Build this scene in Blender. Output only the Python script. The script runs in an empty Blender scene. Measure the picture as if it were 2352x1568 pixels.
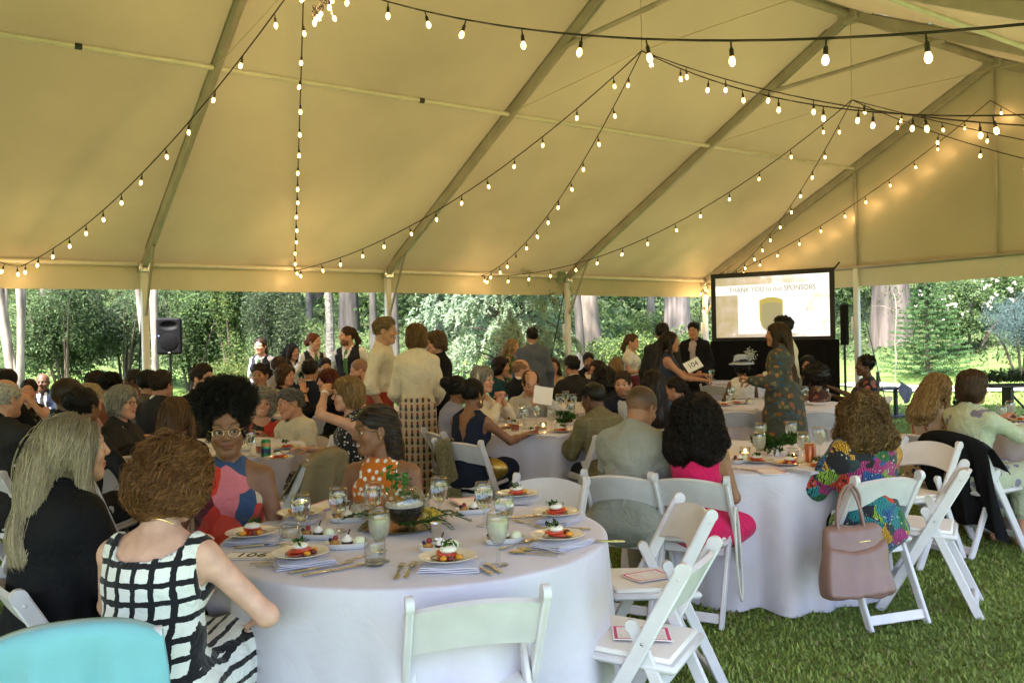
import bpy, math, random
import numpy as np
from mathutils import Matrix, Vector, Quaternion

# ------------------------------------------------------------------ camera, light, exposure
SC = bpy.context.scene
COL = SC.collection
F, PIT, ROLL, HC = 1990.0, -0.0046, 0.0214, 1.55          # focal length (px of a 2352 px wide frame), pitch, roll, eye height
cam_d = bpy.data.cameras.new('camera')
cam_d.sensor_width = 36.0
cam_d.lens = F / 2352.0 * 36.0
cam_d.clip_start = 0.05
cam_d.clip_end = 600.0
cam_o = bpy.data.objects.new('camera', cam_d)
COL.objects.link(cam_o)
cam_o.matrix_world = Matrix.Translation((0, 0, HC)) @ Matrix.Rotation(math.pi / 2 + PIT, 4, 'X') @ Matrix.Rotation(-ROLL, 4, 'Z')
SC.camera = cam_o
SC.render.resolution_x, SC.render.resolution_y = 1024, 682

SUN_AZ = np.array([-0.50, -0.866])                            # horizontal direction the light comes from
SUN_EL = math.radians(60)
world = bpy.data.worlds.new('World')
SC.world = world
world.use_nodes = True
wn = world.node_tree.nodes
wl = world.node_tree.links
sky = wn.new('ShaderNodeTexSky')
sky.sky_type = 'NISHITA'
sky.sun_disc = False
sky.sun_elevation = SUN_EL
sky.sun_rotation = math.atan2(SUN_AZ[0], SUN_AZ[1])
sky.air_density = 1.0
sky.dust_density = 2.0
sky.ozone_density = 1.0
wl.new(sky.outputs[0], wn['Background'].inputs[0])
wn['Background'].inputs[1].default_value = 0.15
sun_d = bpy.data.lights.new('sun', 'SUN')
sun_d.energy = 5.0
sun_d.angle = math.radians(2.0)
sun_d.color = (1.0, 0.955, 0.88)
sun_o = bpy.data.objects.new('sun', sun_d)
COL.objects.link(sun_o)
sun_o.rotation_euler = Vector((-SUN_AZ[0] * math.cos(SUN_EL), -SUN_AZ[1] * math.cos(SUN_EL), -math.sin(SUN_EL))).to_track_quat('-Z', 'Y').to_euler()
SC.view_settings.view_transform = 'Standard'
SC.view_settings.look = 'None'
SC.view_settings.gamma = 1.0
SC.view_settings.exposure = 2.58
SC.view_settings.use_curve_mapping = False
cy = SC.cycles
cy.use_denoising = True
cy.use_adaptive_sampling = True
cy.adaptive_threshold = 0.025
cy.max_bounces = 8
cy.diffuse_bounces = 4
cy.glossy_bounces = 4
cy.transmission_bounces = 8
cy.transparent_max_bounces = 12
cy.caustics_reflective = False
cy.caustics_refractive = False
cy.sample_clamp_indirect = 8.0

# ------------------------------------------------------------------ small helpers
def arr(*a):
    return np.array(a, float)

def ray(px, py):
    dx, dy = px - 1176.0, 784.0 - py
    cr, sr = math.cos(ROLL), math.sin(ROLL)
    X, Y = (dx * cr + dy * sr) / F, (-dx * sr + dy * cr) / F
    c, s = math.cos(PIT), math.sin(PIT)
    return arr(X, c - Y * s, s + Y * c)

def at(px, py, d):
    """surveyed point: sight line through a photo pixel, taken at distance d"""
    return arr(0, 0, HC) + ray(px, py) * d

def gp(px, py, z=0.0):
    """surveyed point: where a sight line meets the level z"""
    r = ray(px, py)
    return arr(0, 0, HC) + r * ((z - HC) / r[2])

# the tent's own axes: a = metres back from the far end, v = metres in from the far long side
AL = 0.6087
TU = arr(math.cos(AL), math.sin(AL))
TV = arr(math.sin(AL), -math.cos(AL))
C0 = arr(3.7616, 16.8068)
BAY, HALF, EAVE, RIDGE, PUR = 3.41, 5.5057, 2.55, 5.294, 0.5945

def tp(a, v, z):
    q = C0 - a * TU + v * TV
    return arr(q[0], q[1], z)

def tcoord(x, y):
    dx, dy = x - C0[0], y - C0[1]
    return -(dx * TU[0] + dy * TU[1]), dx * TV[0] + dy * TV[1]

def sstep(e0, e1, x):
    t = np.clip((x - e0) / (e1 - e0), 0, 1)
    return t * t * (3 - 2 * t)

def ground_z(x, y):
    a, v = tcoord(np.asarray(x, float), np.asarray(y, float))
    s = np.maximum(-v, -a)                                   # metres outside the two far sides
    s = np.where(v > 14, s - (v - 14) * 0.25, s)
    z = 0.11 * np.clip(s - 0.8, 0, 7.5) * sstep(0.0, 3.0, s)
    z = z + 0.19 * np.clip(s - 8.0, 0, 60)
    z = z + 0.10 * np.sin(x * 0.31 + 1.0) * np.sin(y * 0.27) * sstep(3, 10, s)
    return z

def nrm(v):
    v = np.asarray(v, float)
    return v / (np.linalg.norm(v, axis=-1, keepdims=True) + 1e-12)

def rotz(t):
    c, s = math.cos(t), math.sin(t)
    return np.array([[c, -s, 0], [s, c, 0], [0, 0, 1.0]])

def rotx(t):
    c, s = math.cos(t), math.sin(t)
    return np.array([[1.0, 0, 0], [0, c, -s], [0, s, c]])

def roty(t):
    c, s = math.cos(t), math.sin(t)
    return np.array([[c, 0, s], [0, 1.0, 0], [-s, 0, c]])

# ------------------------------------------------------------------ mesh building
def mesh_np(name, V, faces, smooth=True, angle=None):
    V = np.asarray(V, np.float32).reshape(-1, 3)
    me = bpy.data.meshes.new(name)
    faces = [np.asarray(f, np.int32) for f in faces if len(f)]
    me.vertices.add(len(V))
    me.vertices.foreach_set('co', V.ravel())
    nl = sum(f.size for f in faces)
    npoly = sum(len(f) for f in faces)
    me.loops.add(nl)
    me.loops.foreach_set('vertex_index', np.concatenate([f.ravel() for f in faces]))
    me.polygons.add(npoly)
    st, o = [], 0
    for f in faces:
        st.append(o + np.arange(len(f), dtype=np.int32) * f.shape[1])
        o += f.size
    me.polygons.foreach_set('loop_start', np.concatenate(st))
    me.update(calc_edges=True)
    if smooth:
        me.shade_smooth()
        if angle is not None:
            me.set_sharp_from_angle(angle=math.radians(angle))
    else:
        me.shade_flat()
    return me

def set_col(me, C, name='Col'):
    C = np.asarray(C, np.float32)
    if C.shape[1] == 3:
        C = np.hstack([C, np.ones((len(C), 1), np.float32)])
    a = me.color_attributes.new(name, 'FLOAT_COLOR', 'POINT')
    a.data.foreach_set('color', C.ravel())

def link(name, me, m=None, parent=None, label=None, cat=None, group=None, kind=None):
    o = bpy.data.objects.new(name, me)
    COL.objects.link(o)
    if m is not None and me is not None and not me.materials:
        me.materials.append(m)
    if parent is not None:
        o.parent = parent
    tag(o, label, cat, group, kind)
    return o

def tag(o, label=None, cat=None, group=None, kind=None):
    for k, v in (('label', label), ('category', cat), ('group', group), ('kind', kind)):
        if v:
            o[k] = v
    return o

def empty(name, label, cat, loc=(0, 0, 0), rz=0.0, group=None):
    o = bpy.data.objects.new(name, None)
    o.empty_display_size = 0.1
    COL.objects.link(o)
    o.location = loc
    o.rotation_euler = (0, 0, rz)
    return tag(o, label, cat, group)

def kids(o):
    return KIDS.get(o.name, [])

KIDS = {}
def copy_tree(o, loc=None, rz=None, label=None, group=None, parent=None):
    c = o.copy()
    COL.objects.link(c)
    c.parent = parent
    if parent is not None:
        c.matrix_parent_inverse = Matrix.Identity(4)
    if loc is not None:
        c.location = loc
    if rz is not None:
        c.rotation_euler = (0, 0, rz)
    if label:
        c['label'] = label
    if group:
        c['group'] = group
    for ch in o.children:
        copy_tree(ch, parent=c)
    return c

class MB:
    """collects shapes of ONE part"""
    def __init__(s):
        s.V, s.F, s.n = [], {}, 0
    def add(s, V, *faces):
        V = np.asarray(V, float).reshape(-1, 3)
        for f in faces:
            f = np.asarray(f, int)
            if len(f):
                s.F.setdefault(f.shape[1], []).append(f + s.n)
        s.V.append(V)
        s.n += len(V)
        return s
    def rbox(s, c, size, r=0.004, R=None):
        h = np.asarray(size, float) / 2
        r = min(r, h.min() * 0.8)
        V = []
        for sx in (-1, 1):
            for sy in (-1, 1):
                for sz in (-1, 1):
                    g = arr(sx, sy, sz)
                    for ax in range(3):
                        p = g * (h - r)
                        p[ax] = g[ax] * h[ax]
                        V.append(p)
        V = np.array(V)
        ix = lambda sx, sy, sz, ax: ((sx * 2 + sy) * 2 + sz) * 3 + ax
        Q, T = [], []
        for ax in range(3):
            b, c2 = (ax + 1) % 3, (ax + 2) % 3
            for sg in (0, 1):
                def cor(i, j):
                    k = [0, 0, 0]
                    k[ax], k[b], k[c2] = sg, i, j
                    return k
                q = [ix(*cor(0, 0), ax), ix(*cor(1, 0), ax), ix(*cor(1, 1), ax), ix(*cor(0, 1), ax)]
                Q.append(q if sg else q[::-1])
            for i in (0, 1):
                for j in (0, 1):
                    k0, k1 = [0, 0, 0], [0, 0, 0]
                    k0[ax], k1[ax] = 0, 1
                    k0[b] = k1[b] = i
                    k0[c2] = k1[c2] = j
                    q = [ix(*k0, b), ix(*k1, b), ix(*k1, c2), ix(*k0, c2)]
                    Q.append(q if (i ^ j) else q[::-1])
        for sx in (0, 1):
            for sy in (0, 1):
                for sz in (0, 1):
                    t = [ix(sx, sy, sz, 0), ix(sx, sy, sz, 1), ix(sx, sy, sz, 2)]
                    T.append(t if (sx + sy + sz) % 2 else t[::-1])
        if R is not None:
            V = V @ np.asarray(R).T
        return s.add(V + np.asarray(c, float), Q, T)
    def board(s, a, b, w, side, thick, r=0.004):
        """a board from a to b, width w along 'side', thickness thick across"""
        a, b = np.asarray(a, float), np.asarray(b, float)
        z = nrm(b - a)
        x = nrm(np.asarray(side, float) - z * np.dot(side, z))
        y = np.cross(z, x)
        return s.rbox((a + b) / 2, (w, thick, np.linalg.norm(b - a)), r, np.stack([x, y, z], 1))
    def tube(s, P, r, n=8, caps=True):
        P = np.asarray(P, float)
        r = np.broadcast_to(np.asarray(r, float), (len(P),))
        T = np.gradient(P, axis=0)
        T = nrm(T)
        up = arr(0, 0, 1) if abs(T[0][2]) < 0.9 else arr(1, 0, 0)
        N = np.zeros_like(P)
        N[0] = nrm(np.cross(T[0], up))
        for i in range(1, len(P)):
            N[i] = nrm(N[i - 1] - T[i] * np.dot(N[i - 1], T[i]))
        B = np.cross(T, N)
        an = np.arange(n) * 2 * math.pi / n
        V = P[:, None] + (N[:, None] * np.cos(an)[None, :, None] + B[:, None] * np.sin(an)[None, :, None]) * r[:, None, None]
        i, j = np.meshgrid(np.arange(len(P) - 1), np.arange(n), indexing='ij')
        j2 = (j + 1) % n
        Q = np.stack([i * n + j, i * n + j2, (i + 1) * n + j2, (i + 1) * n + j], -1).reshape(-1, 4)
        s.add(V.reshape(-1, 3), Q)
        if caps:
            for k, flip in ((0, True), (len(P) - 1, False)):
                ring = V[k]
                c = ring.mean(0)
                jj = np.arange(n)
                f = np.stack([np.full(n, n), jj, (jj + 1) % n], 1)
                s.add(np.vstack([ring, c]), f[:, ::-1] if flip else f)
        return s
    def lathe(s, prof, n=24, c=(0, 0, 0), R=None):
        prof = np.asarray(prof, float)
        an = np.arange(n) * 2 * math.pi / n
        V = np.stack([prof[:, 0][:, None] * np.cos(an), prof[:, 0][:, None] * np.sin(an), np.broadcast_to(prof[:, 1][:, None], (len(prof), n))], -1)
        i, j = np.meshgrid(np.arange(len(prof) - 1), np.arange(n), indexing='ij')
        j2 = (j + 1) % n
        Q = np.stack([i * n + j, i * n + j2, (i + 1) * n + j2, (i + 1) * n + j], -1).reshape(-1, 4)
        V = V.reshape(-1, 3)
        if R is not None:
            V = V @ np.asarray(R).T
        return s.add(V + np.asarray(c, float), Q)
    def ellipsoid(s, c, r, n=12, m=8, R=None):
        t = np.linspace(math.pi, 0, m + 1)
        prof = np.stack([np.maximum(np.sin(t), 1e-4), np.cos(t)], 1)
        k = MB().lathe(prof, n)
        V = np.vstack(k.V) * np.asarray(r, float)
        if R is not None:
            V = V @ np.asarray(R).T
        return s.add(V + np.asarray(c, float), *[np.vstack(f) for f in k.F.values()])
    def surf(s, P, closed=False):
        """grid of points (m,n,3)"""
        m, n = P.shape[:2]
        i, j = np.meshgrid(np.arange(m - 1), np.arange(n if closed else n - 1), indexing='ij')
        j2 = (j + 1) % n
        Q = np.stack([i * n + j, i * n + j2, (i + 1) * n + j2, (i + 1) * n + j], -1).reshape(-1, 4)
        return s.add(P.reshape(-1, 3), Q)
    def sheet(s, P, th):
        """grid surface with real thickness"""
        P = np.asarray(P, float)
        du, dv = np.gradient(P, axis=0), np.gradient(P, axis=1)
        N = nrm(np.cross(du, dv))
        A, B = P + N * th / 2, P - N * th / 2
        s.surf(A[:, ::-1])
        s.surf(B)
        for e0, e1 in ((A[0], B[0]), (B[-1], A[-1]), (B[:, 0], A[:, 0]), (A[:, -1], B[:, -1])):
            s.surf(np.stack([e0, e1]))
        return s
    def mesh(s, name='m', smooth=True, angle=40):
        return mesh_np(name, np.vstack(s.V), [np.vstack(f) for f in s.F.values()], smooth, angle)
    def build(s, name, m, parent=None, smooth=True, angle=40, **k):
        return link(name, s.mesh(name, smooth, angle), m, parent, **k)

# ------------------------------------------------------------------ materials
MATS = {}
def nodes_of(name):
    m = bpy.data.materials.new(name)
    m.use_nodes = True
    nt = m.node_tree
    return m, nt, nt.nodes['Principled BSDF']

def lin(h):
    """sRGB hex or 0-255 triple to linear"""
    if isinstance(h, str):
        h = tuple(int(h[i:i + 2], 16) for i in (0, 2, 4))
    return tuple(((c / 255) / 12.92 if c / 255 <= 0.04045 else ((c / 255 + 0.055) / 1.055) ** 2.4) for c in h)

def mat(name, col, rough=0.6, metal=0.0, var=0.12, scale=6.0, bump=0.0, bscale=60.0, spec=0.5, coat=0.0, sheen=0.0, trans=0.0, ior=1.45, emit=None, estr=0.0, sss=0.0):
    if name in MATS:
        return MATS[name]
    m, nt, b = nodes_of(name)
    N, L = nt.nodes, nt.links
    col = tuple(col)[:3]
    b.inputs['Roughness'].default_value = rough
    b.inputs['Metallic'].default_value = metal
    b.inputs['Specular IOR Level'].default_value = spec
    b.inputs['IOR'].default_value = ior
    b.inputs['Coat Weight'].default_value = coat
    b.inputs['Sheen Weight'].default_value = sheen
    b.inputs['Transmission Weight'].default_value = trans
    b.inputs['Subsurface Weight'].default_value = sss
    if sss:
        b.inputs['Subsurface Radius'].default_value = (0.012, 0.005, 0.003)
    tc = N.new('ShaderNodeTexCoord')
    if var > 0:
        nz = N.new('ShaderNodeTexNoise')
        nz.inputs['Scale'].default_value = scale
        nz.inputs['Detail'].default_value = 4
        L.new(tc.outputs['Object'], nz.inputs['Vector'])
        r = N.new('ShaderNodeValToRGB')
        r.color_ramp.elements[0].position = 0.3
        r.color_ramp.elements[1].position = 0.7
        r.color_ramp.elements[0].color = (*[c * (1 - var) for c in col], 1)
        r.color_ramp.elements[1].color = (*[min(1, c * (1 + var)) for c in col], 1)
        L.new(nz.outputs[0], r.inputs[0])
        L.new(r.outputs[0], b.inputs['Base Color'])
    else:
        b.inputs['Base Color'].default_value = (*col, 1)
    if bump > 0:
        n2 = N.new('ShaderNodeTexNoise')
        n2.inputs['Scale'].default_value = bscale
        n2.inputs['Detail'].default_value = 3
        L.new(tc.outputs['Object'], n2.inputs['Vector'])
        bp = N.new('ShaderNodeBump')
        bp.inputs['Strength'].default_value = bump
        bp.inputs['Distance'].default_value = 0.01
        L.new(n2.outputs[0], bp.inputs['Height'])
        L.new(bp.outputs[0], b.inputs['Normal'])
    if emit:
        b.inputs['Emission Color'].default_value = (*emit, 1)
        b.inputs['Emission Strength'].default_value = estr
    MATS[name] = m
    return m

def col_mat(name, rough=0.6, sheen=0.0, sss=0.0, var=0.1, scale=8.0, transl=0.0, spec=0.5, bump=0.0, bscale=80):
    """base colour from the mesh's own colour attribute 'Col'"""
    if name in MATS:
        return MATS[name]
    m, nt, b = nodes_of(name)
    N, L = nt.nodes, nt.links
    at_ = N.new('ShaderNodeAttribute')
    at_.attribute_name = 'Col'
    tc = N.new('ShaderNodeTexCoord')
    nz = N.new('ShaderNodeTexNoise')
    nz.inputs['Scale'].default_value = scale
    nz.inputs['Detail'].default_value = 3
    L.new(tc.outputs['Object'], nz.inputs['Vector'])
    mr = N.new('ShaderNodeMapRange')
    mr.inputs[1].default_value, mr.inputs[2].default_value = 0.3, 0.7
    mr.inputs[3].default_value, mr.inputs[4].default_value = 1 - var, 1 + var
    L.new(nz.outputs[0], mr.inputs[0])
    mx = N.new('ShaderNodeMix')
    mx.data_type = 'RGBA'
    mx.blend_type = 'MULTIPLY'
    mx.inputs[0].default_value = 1.0
    L.new(at_.outputs['Color'], mx.inputs[6])
    L.new(mr.outputs[0], mx.inputs[7])
    L.new(mx.outputs[2], b.inputs['Base Color'])
    b.inputs['Roughness'].default_value = rough
    b.inputs['Sheen Weight'].default_value = sheen
    b.inputs['Specular IOR Level'].default_value = spec
    b.inputs['Subsurface Weight'].default_value = sss
    if sss:
        b.inputs['Subsurface Radius'].default_value = (0.010, 0.004, 0.002)
    if bump:
        n2 = N.new('ShaderNodeTexNoise')
        n2.inputs['Scale'].default_value = bscale
        L.new(tc.outputs['Object'], n2.inputs['Vector'])
        bp = N.new('ShaderNodeBump')
        bp.inputs['Strength'].default_value = bump
        bp.inputs['Distance'].default_value = 0.01
        L.new(n2.outputs[0], bp.inputs['Height'])
        L.new(bp.outputs[0], b.inputs['Normal'])
    if transl:
        tr = N.new('ShaderNodeBsdfTranslucent')
        L.new(mx.outputs[2], tr.inputs[0])
        ms = N.new('ShaderNodeMixShader')
        ms.inputs[0].default_value = transl
        L.new(b.outputs[0], ms.inputs[1])
        L.new(tr.outputs[0], ms.inputs[2])
        L.new(ms.outputs[0], N['Material Output'].inputs[0])
    MATS[name] = m
    return m

def glass_mat(name, col=(1, 1, 1), rough=0.0, ior=1.45):
    if name in MATS:
        return MATS[name]
    return mat(name, col, rough, trans=1.0, ior=ior, var=0)

def thin_glass(name, tint=(0.945, 0.955, 0.95), extra=0.05):
    """thin-walled glass: clear with Fresnel reflections"""
    m, nt, bs = nodes_of(name)
    N, L = nt.nodes, nt.links
    N.remove(bs)
    tr, gl, fr, mx, ad, pw = (N.new('ShaderNode' + k) for k in ('BsdfTransparent', 'BsdfGlossy', 'LayerWeight', 'MixShader', 'Math', 'Math'))
    tr.inputs[0].default_value = (*tint, 1)
    gl.inputs['Roughness'].default_value = 0.015
    fr.inputs[0].default_value = 0.5
    pw.operation = 'POWER'
    pw.inputs[1].default_value = 3.2
    ad.operation = 'MULTIPLY_ADD'
    ad.inputs[1].default_value = 0.8
    ad.inputs[2].default_value = extra
    L.new(fr.outputs['Facing'], pw.inputs[0])
    L.new(pw.outputs[0], ad.inputs[0])
    L.new(ad.outputs[0], mx.inputs[0])
    L.new(tr.outputs[0], mx.inputs[1])
    L.new(gl.outputs[0], mx.inputs[2])
    L.new(mx.outputs[0], N['Material Output'].inputs[0])
    return m

def cloudy(name, col, clear):
    """a clouded drink: scattering body that lets part of the light straight through"""
    m, nt, bs = nodes_of(name)
    N, L = nt.nodes, nt.links
    bs.inputs['Base Color'].default_value = (*col, 1)
    bs.inputs['Roughness'].default_value = 0.15
    tl, tr, m1, m2 = (N.new('ShaderNode' + k) for k in ('BsdfTranslucent', 'BsdfTransparent', 'MixShader', 'MixShader'))
    tl.inputs[0].default_value = (*col, 1)
    m1.inputs[0].default_value = 0.4
    m2.inputs[0].default_value = clear
    L.new(bs.outputs[0], m1.inputs[1])
    L.new(tl.outputs[0], m1.inputs[2])
    L.new(m1.outputs[0], m2.inputs[1])
    L.new(tr.outputs[0], m2.inputs[2])
    L.new(m2.outputs[0], N['Material Output'].inputs[0])
    return m

# ------------------------------------------------------------------ implicit surfaces for bodies, hair and clothes
class Field:
    def __init__(s, lo, hi, h):
        s.lo, s.h = np.asarray(lo, float), h
        s.n = np.maximum(np.ceil((np.asarray(hi, float) - s.lo) / h).astype(int) + 1, 4)
        s.v = np.full(s.n, 0.3, np.float32)
        s.ax = [(s.lo[i] + np.arange(s.n[i]) * h).astype(np.float32) for i in range(3)]
    def block(s, lo, hi):
        i0 = np.clip(np.floor((np.asarray(lo) - s.lo) / s.h).astype(int), 0, s.n)
        i1 = np.clip(np.ceil((np.asarray(hi) - s.lo) / s.h).astype(int) + 1, 0, s.n)
        if np.any(i1 <= i0):
            return None, None
        sl = tuple(slice(a, b) for a, b in zip(i0, i1))
        return sl, (s.ax[0][sl[0]][:, None, None], s.ax[1][sl[1]][None, :, None], s.ax[2][sl[2]][None, None, :])
    def put(s, lo, hi, fn, k, mode):
        m = 2.2 * k + 3 * s.h
        sl, P = s.block(np.asarray(lo) - m, np.asarray(hi) + m)
        if sl is None:
            return s
        d = fn(*P).astype(np.float32)
        v = s.v[sl]
        if mode == 'u':
            g = np.clip(0.5 + 0.5 * (v - d) / k, 0, 1)
            s.v[sl] = v * (1 - g) + d * g - k * g * (1 - g)
        elif mode == 's':
            g = np.clip(0.5 - 0.5 * (v + d) / k, 0, 1)
            s.v[sl] = v * (1 - g) - d * g + k * g * (1 - g)
        return s
    def rc(s, a, b, ra, rb, k=0.03, mode='u', grow=0.0):
        a, b = np.asarray(a, float), np.asarray(b, float)
        ra, rb = ra + grow, rb + grow
        ab = b - a
        L2 = max(float(ab @ ab), 1e-9)
        def fn(x, y, z):
            px, py, pz = x - a[0], y - a[1], z - a[2]
            t = np.clip((px * ab[0] + py * ab[1] + pz * ab[2]) / L2, 0, 1)
            return np.sqrt((px - t * ab[0]) ** 2 + (py - t * ab[1]) ** 2 + (pz - t * ab[2]) ** 2) - (ra + t * (rb - ra))
        R = max(ra, rb)
        return s.put(np.minimum(a, b) - R, np.maximum(a, b) + R, fn, k, mode)
    def el(s, c, r, R=None, k=0.03, mode='u', grow=0.0):
        c, r = np.asarray(c, float), np.asarray(r, float) + grow
        R = np.eye(3) if R is None else np.asarray(R)
        ext = np.sqrt(((R * r) ** 2).sum(1))
        def fn(x, y, z):
            p = (x - c[0], y - c[1], z - c[2])
            q = [p[0] * R[0, i] + p[1] * R[1, i] + p[2] * R[2, i] for i in range(3)]
            k0 = np.sqrt(sum((q[i] / r[i]) ** 2 for i in range(3)))
            k1 = np.sqrt(sum((q[i] / r[i] ** 2) ** 2 for i in range(3))) + 1e-6
            return k0 * (k0 - 1) / k1
        return s.put(c - ext, c + ext, fn, k, mode)
    def half(s, p, n, k=0.01):
        """cut away everything on the side n points to"""
        n = nrm(n)
        p = np.asarray(p, float)
        x, y, z = s.ax[0][:, None, None], s.ax[1][None, :, None], s.ax[2][None, None, :]
        d = ((x - p[0]) * n[0] + (y - p[1]) * n[1] + (z - p[2]) * n[2]).astype(np.float32)
        g = np.clip(0.5 + 0.5 * (d - s.v) / k, 0, 1)
        s.v = s.v * (1 - g) + d * g + k * g * (1 - g)
        return s
    def noise(s, amp, freq, seed, stretch=(1, 1, 1), n=5):
        rg = np.random.default_rng(seed)
        x, y, z = s.ax[0][:, None, None], s.ax[1][None, :, None], s.ax[2][None, None, :]
        t = 0
        for i in range(n):
            w = nrm(rg.normal(size=3)) * np.asarray(stretch) * freq * rg.uniform(0.6, 1.7)
            t = t + np.sin(w[0] * x + w[1] * y + w[2] * z + rg.uniform(0, 6.28)) * (1.0 / n)
        s.v = (s.v + amp * 1.8 * t).astype(np.float32)
        return s
    def sample(s, P):
        g = (P - s.lo) / s.h
        i = np.clip(np.floor(g).astype(int), 0, s.n - 2)
        f = np.clip(g - i, 0, 1)
        o = 0
        for dx in (0, 1):
            for dy in (0, 1):
                for dz in (0, 1):
                    w = (f[:, 0] if dx else 1 - f[:, 0]) * (f[:, 1] if dy else 1 - f[:, 1]) * (f[:, 2] if dz else 1 - f[:, 2])
                    o = o + w * s.v[i[:, 0] + dx, i[:, 1] + dy, i[:, 2] + dz]
        return o
    def grad(s, P):
        e = s.h
        return nrm(np.stack([s.sample(P + e * np.eye(3)[i]) - s.sample(P - e * np.eye(3)[i]) for i in range(3)], 1))
    def nets(s):
        """naive surface nets -> vertices, quads"""
        v = s.v
        v[[0, -1]] = 0.3
        v[:, [0, -1]] = 0.3
        v[:, :, [0, -1]] = 0.3
        I = v < 0
        c = I[:-1, :-1, :-1].astype(np.int8)
        for dx, dy, dz in ((0, 0, 1), (0, 1, 0), (0, 1, 1), (1, 0, 0), (1, 0, 1), (1, 1, 0), (1, 1, 1)):
            c = c + I[dx:I.shape[0] - 1 + dx, dy:I.shape[1] - 1 + dy, dz:I.shape[2] - 1 + dz]
        act = np.argwhere((c > 0) & (c < 8))
        if not len(act):
            return np.zeros((0, 3)), np.zeros((0, 4), int)
        idx = np.full(c.shape, -1, np.int32)
        idx[act[:, 0], act[:, 1], act[:, 2]] = np.arange(len(act))
        cv = {}
        for dx in (0, 1):
            for dy in (0, 1):
                for dz in (0, 1):
                    cv[dx, dy, dz] = v[act[:, 0] + dx, act[:, 1] + dy, act[:, 2] + dz]
        S = np.zeros((len(act), 3))
        W = np.zeros(len(act))
        for axis in range(3):
            for i in (0, 1):
                for j in (0, 1):
                    k0 = [i, j]
                    k0.insert(axis, 0)
                    k1 = list(k0)
                    k1[axis] = 1
                    a, b = cv[tuple(k0)], cv[tuple(k1)]
                    cr = (a < 0) != (b < 0)
                    t = np.where(cr, a / np.where(cr, a - b, 1), 0)
                    p = np.tile(np.array(k0, float), (len(act), 1))
                    p[:, axis] = t
                    S += p * cr[:, None]
                    W += cr
        V = s.lo + (act + S / W[:, None]) * s.h
        Q = []
        for axis in range(3):
            sh = [slice(1, -1)] * 3
            sh[axis] = slice(0, -1)
            s2 = list(sh)
            s2[axis] = slice(1, None)
            A, B = I[tuple(sh)], I[tuple(s2)]
            e = np.argwhere(A != B)
            inside = A[e[:, 0], e[:, 1], e[:, 2]]
            off = np.ones(3, int)
            off[axis] = 0
            e = e + off
            b, c2 = (axis + 1) % 3, (axis + 2) % 3
            q = []
            for db, dc in ((-1, -1), (0, -1), (0, 0), (-1, 0)):
                g = e.copy()
                g[:, b] += db
                g[:, c2] += dc
                q.append(idx[g[:, 0], g[:, 1], g[:, 2]])
            q = np.stack(q, 1)
            q[~inside] = q[~inside][:, ::-1]
            Q.append(q)
        Q = np.vstack(Q)
        return V, Q[(Q >= 0).all(1)]

# ------------------------------------------------------------------ heads
def make_head(sex, h):
    f = Field((-0.11, -0.13, -0.2), (0.11, 0.14, 0.15), h)
    male = sex == 'm'
    f.el((0, -0.012, 0.03), (0.076, 0.098, 0.088), k=0.02)
    f.el((0, 0.028, -0.035), (0.061, 0.062, 0.085), k=0.02)
    f.el((0, 0.054, -0.092), (0.034 if male else 0.027, 0.032, 0.026), k=0.022)
    for sx in (-1, 1):
        f.rc((sx * (0.053 if male else 0.049), -0.002, -0.052), (sx * 0.018, 0.062, -0.100), 0.021, 0.017, k=0.022)
        f.rc((sx * 0.016, 0.083, 0.024), (sx * 0.047, 0.064, 0.022), 0.012 if male else 0.009, 0.010, k=0.014)
        f.el((sx * 0.041, 0.060, -0.028), (0.022, 0.024, 0.024), k=0.018)
        f.el((sx * 0.031, 0.103, -0.001), (0.020, 0.022, 0.013), k=0.012, mode='s')
        f.rc((sx * 0.021, 0.0815, 0.0085), (sx * 0.042, 0.0765, 0.0075), 0.0058, 0.0052, k=0.004)
        f.rc((sx * 0.023, 0.0800, -0.0105), (sx * 0.041, 0.0755, -0.0095), 0.0050, 0.0046, k=0.004)
        f.el((sx * 0.012, 0.095, -0.030), (0.009, 0.010, 0.008), k=0.006)
        f.el((sx * 0.078, -0.010, -0.008), (0.008, 0.019, 0.031), rotz(sx * 0.35), k=0.006)
        f.el((sx * 0.084, -0.006, -0.004), (0.004, 0.009, 0.016), rotz(sx * 0.35), k=0.004, mode='s')
        f.el((sx * 0.011, 0.0855, -0.0585), (0.014, 0.0095, 0.0055), k=0.007)
        f.el((sx * 0.008, 0.0848, -0.0705), (0.014, 0.0095, 0.0065), k=0.007)
    f.rc((0, 0.084, 0.016), (0, 0.108 if male else 0.104, -0.025), 0.008, 0.0115, k=0.010)
    f.rc((-0.02, 0.0945, -0.0645), (0.02, 0.0945, -0.0645), 0.0022, 0.0022, k=0.004, mode='s')
    f.rc((0, -0.022, -0.05), (0, -0.038, -0.20), 0.058 if male else 0.049, 0.06 if male else 0.05, k=0.02)
    V, Q = f.nets()
    return V, Q

def eyeball():
    b = MB().ellipsoid((0, 0, 0), (0.0125, 0.0125, 0.0125), 14, 10, rotx(-math.pi / 2))
    return np.vstack(b.V), [np.vstack(x) for x in b.F.values()]

HEADS = {}
def head_proto(sex, h):
    if (sex, h) not in HEADS:
        HEADS[sex, h] = make_head(sex, h)
    return HEADS[sex, h]

def bump01(x, c, w):
    return np.clip(1 - np.abs(x - c) / w, 0, 1)

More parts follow.
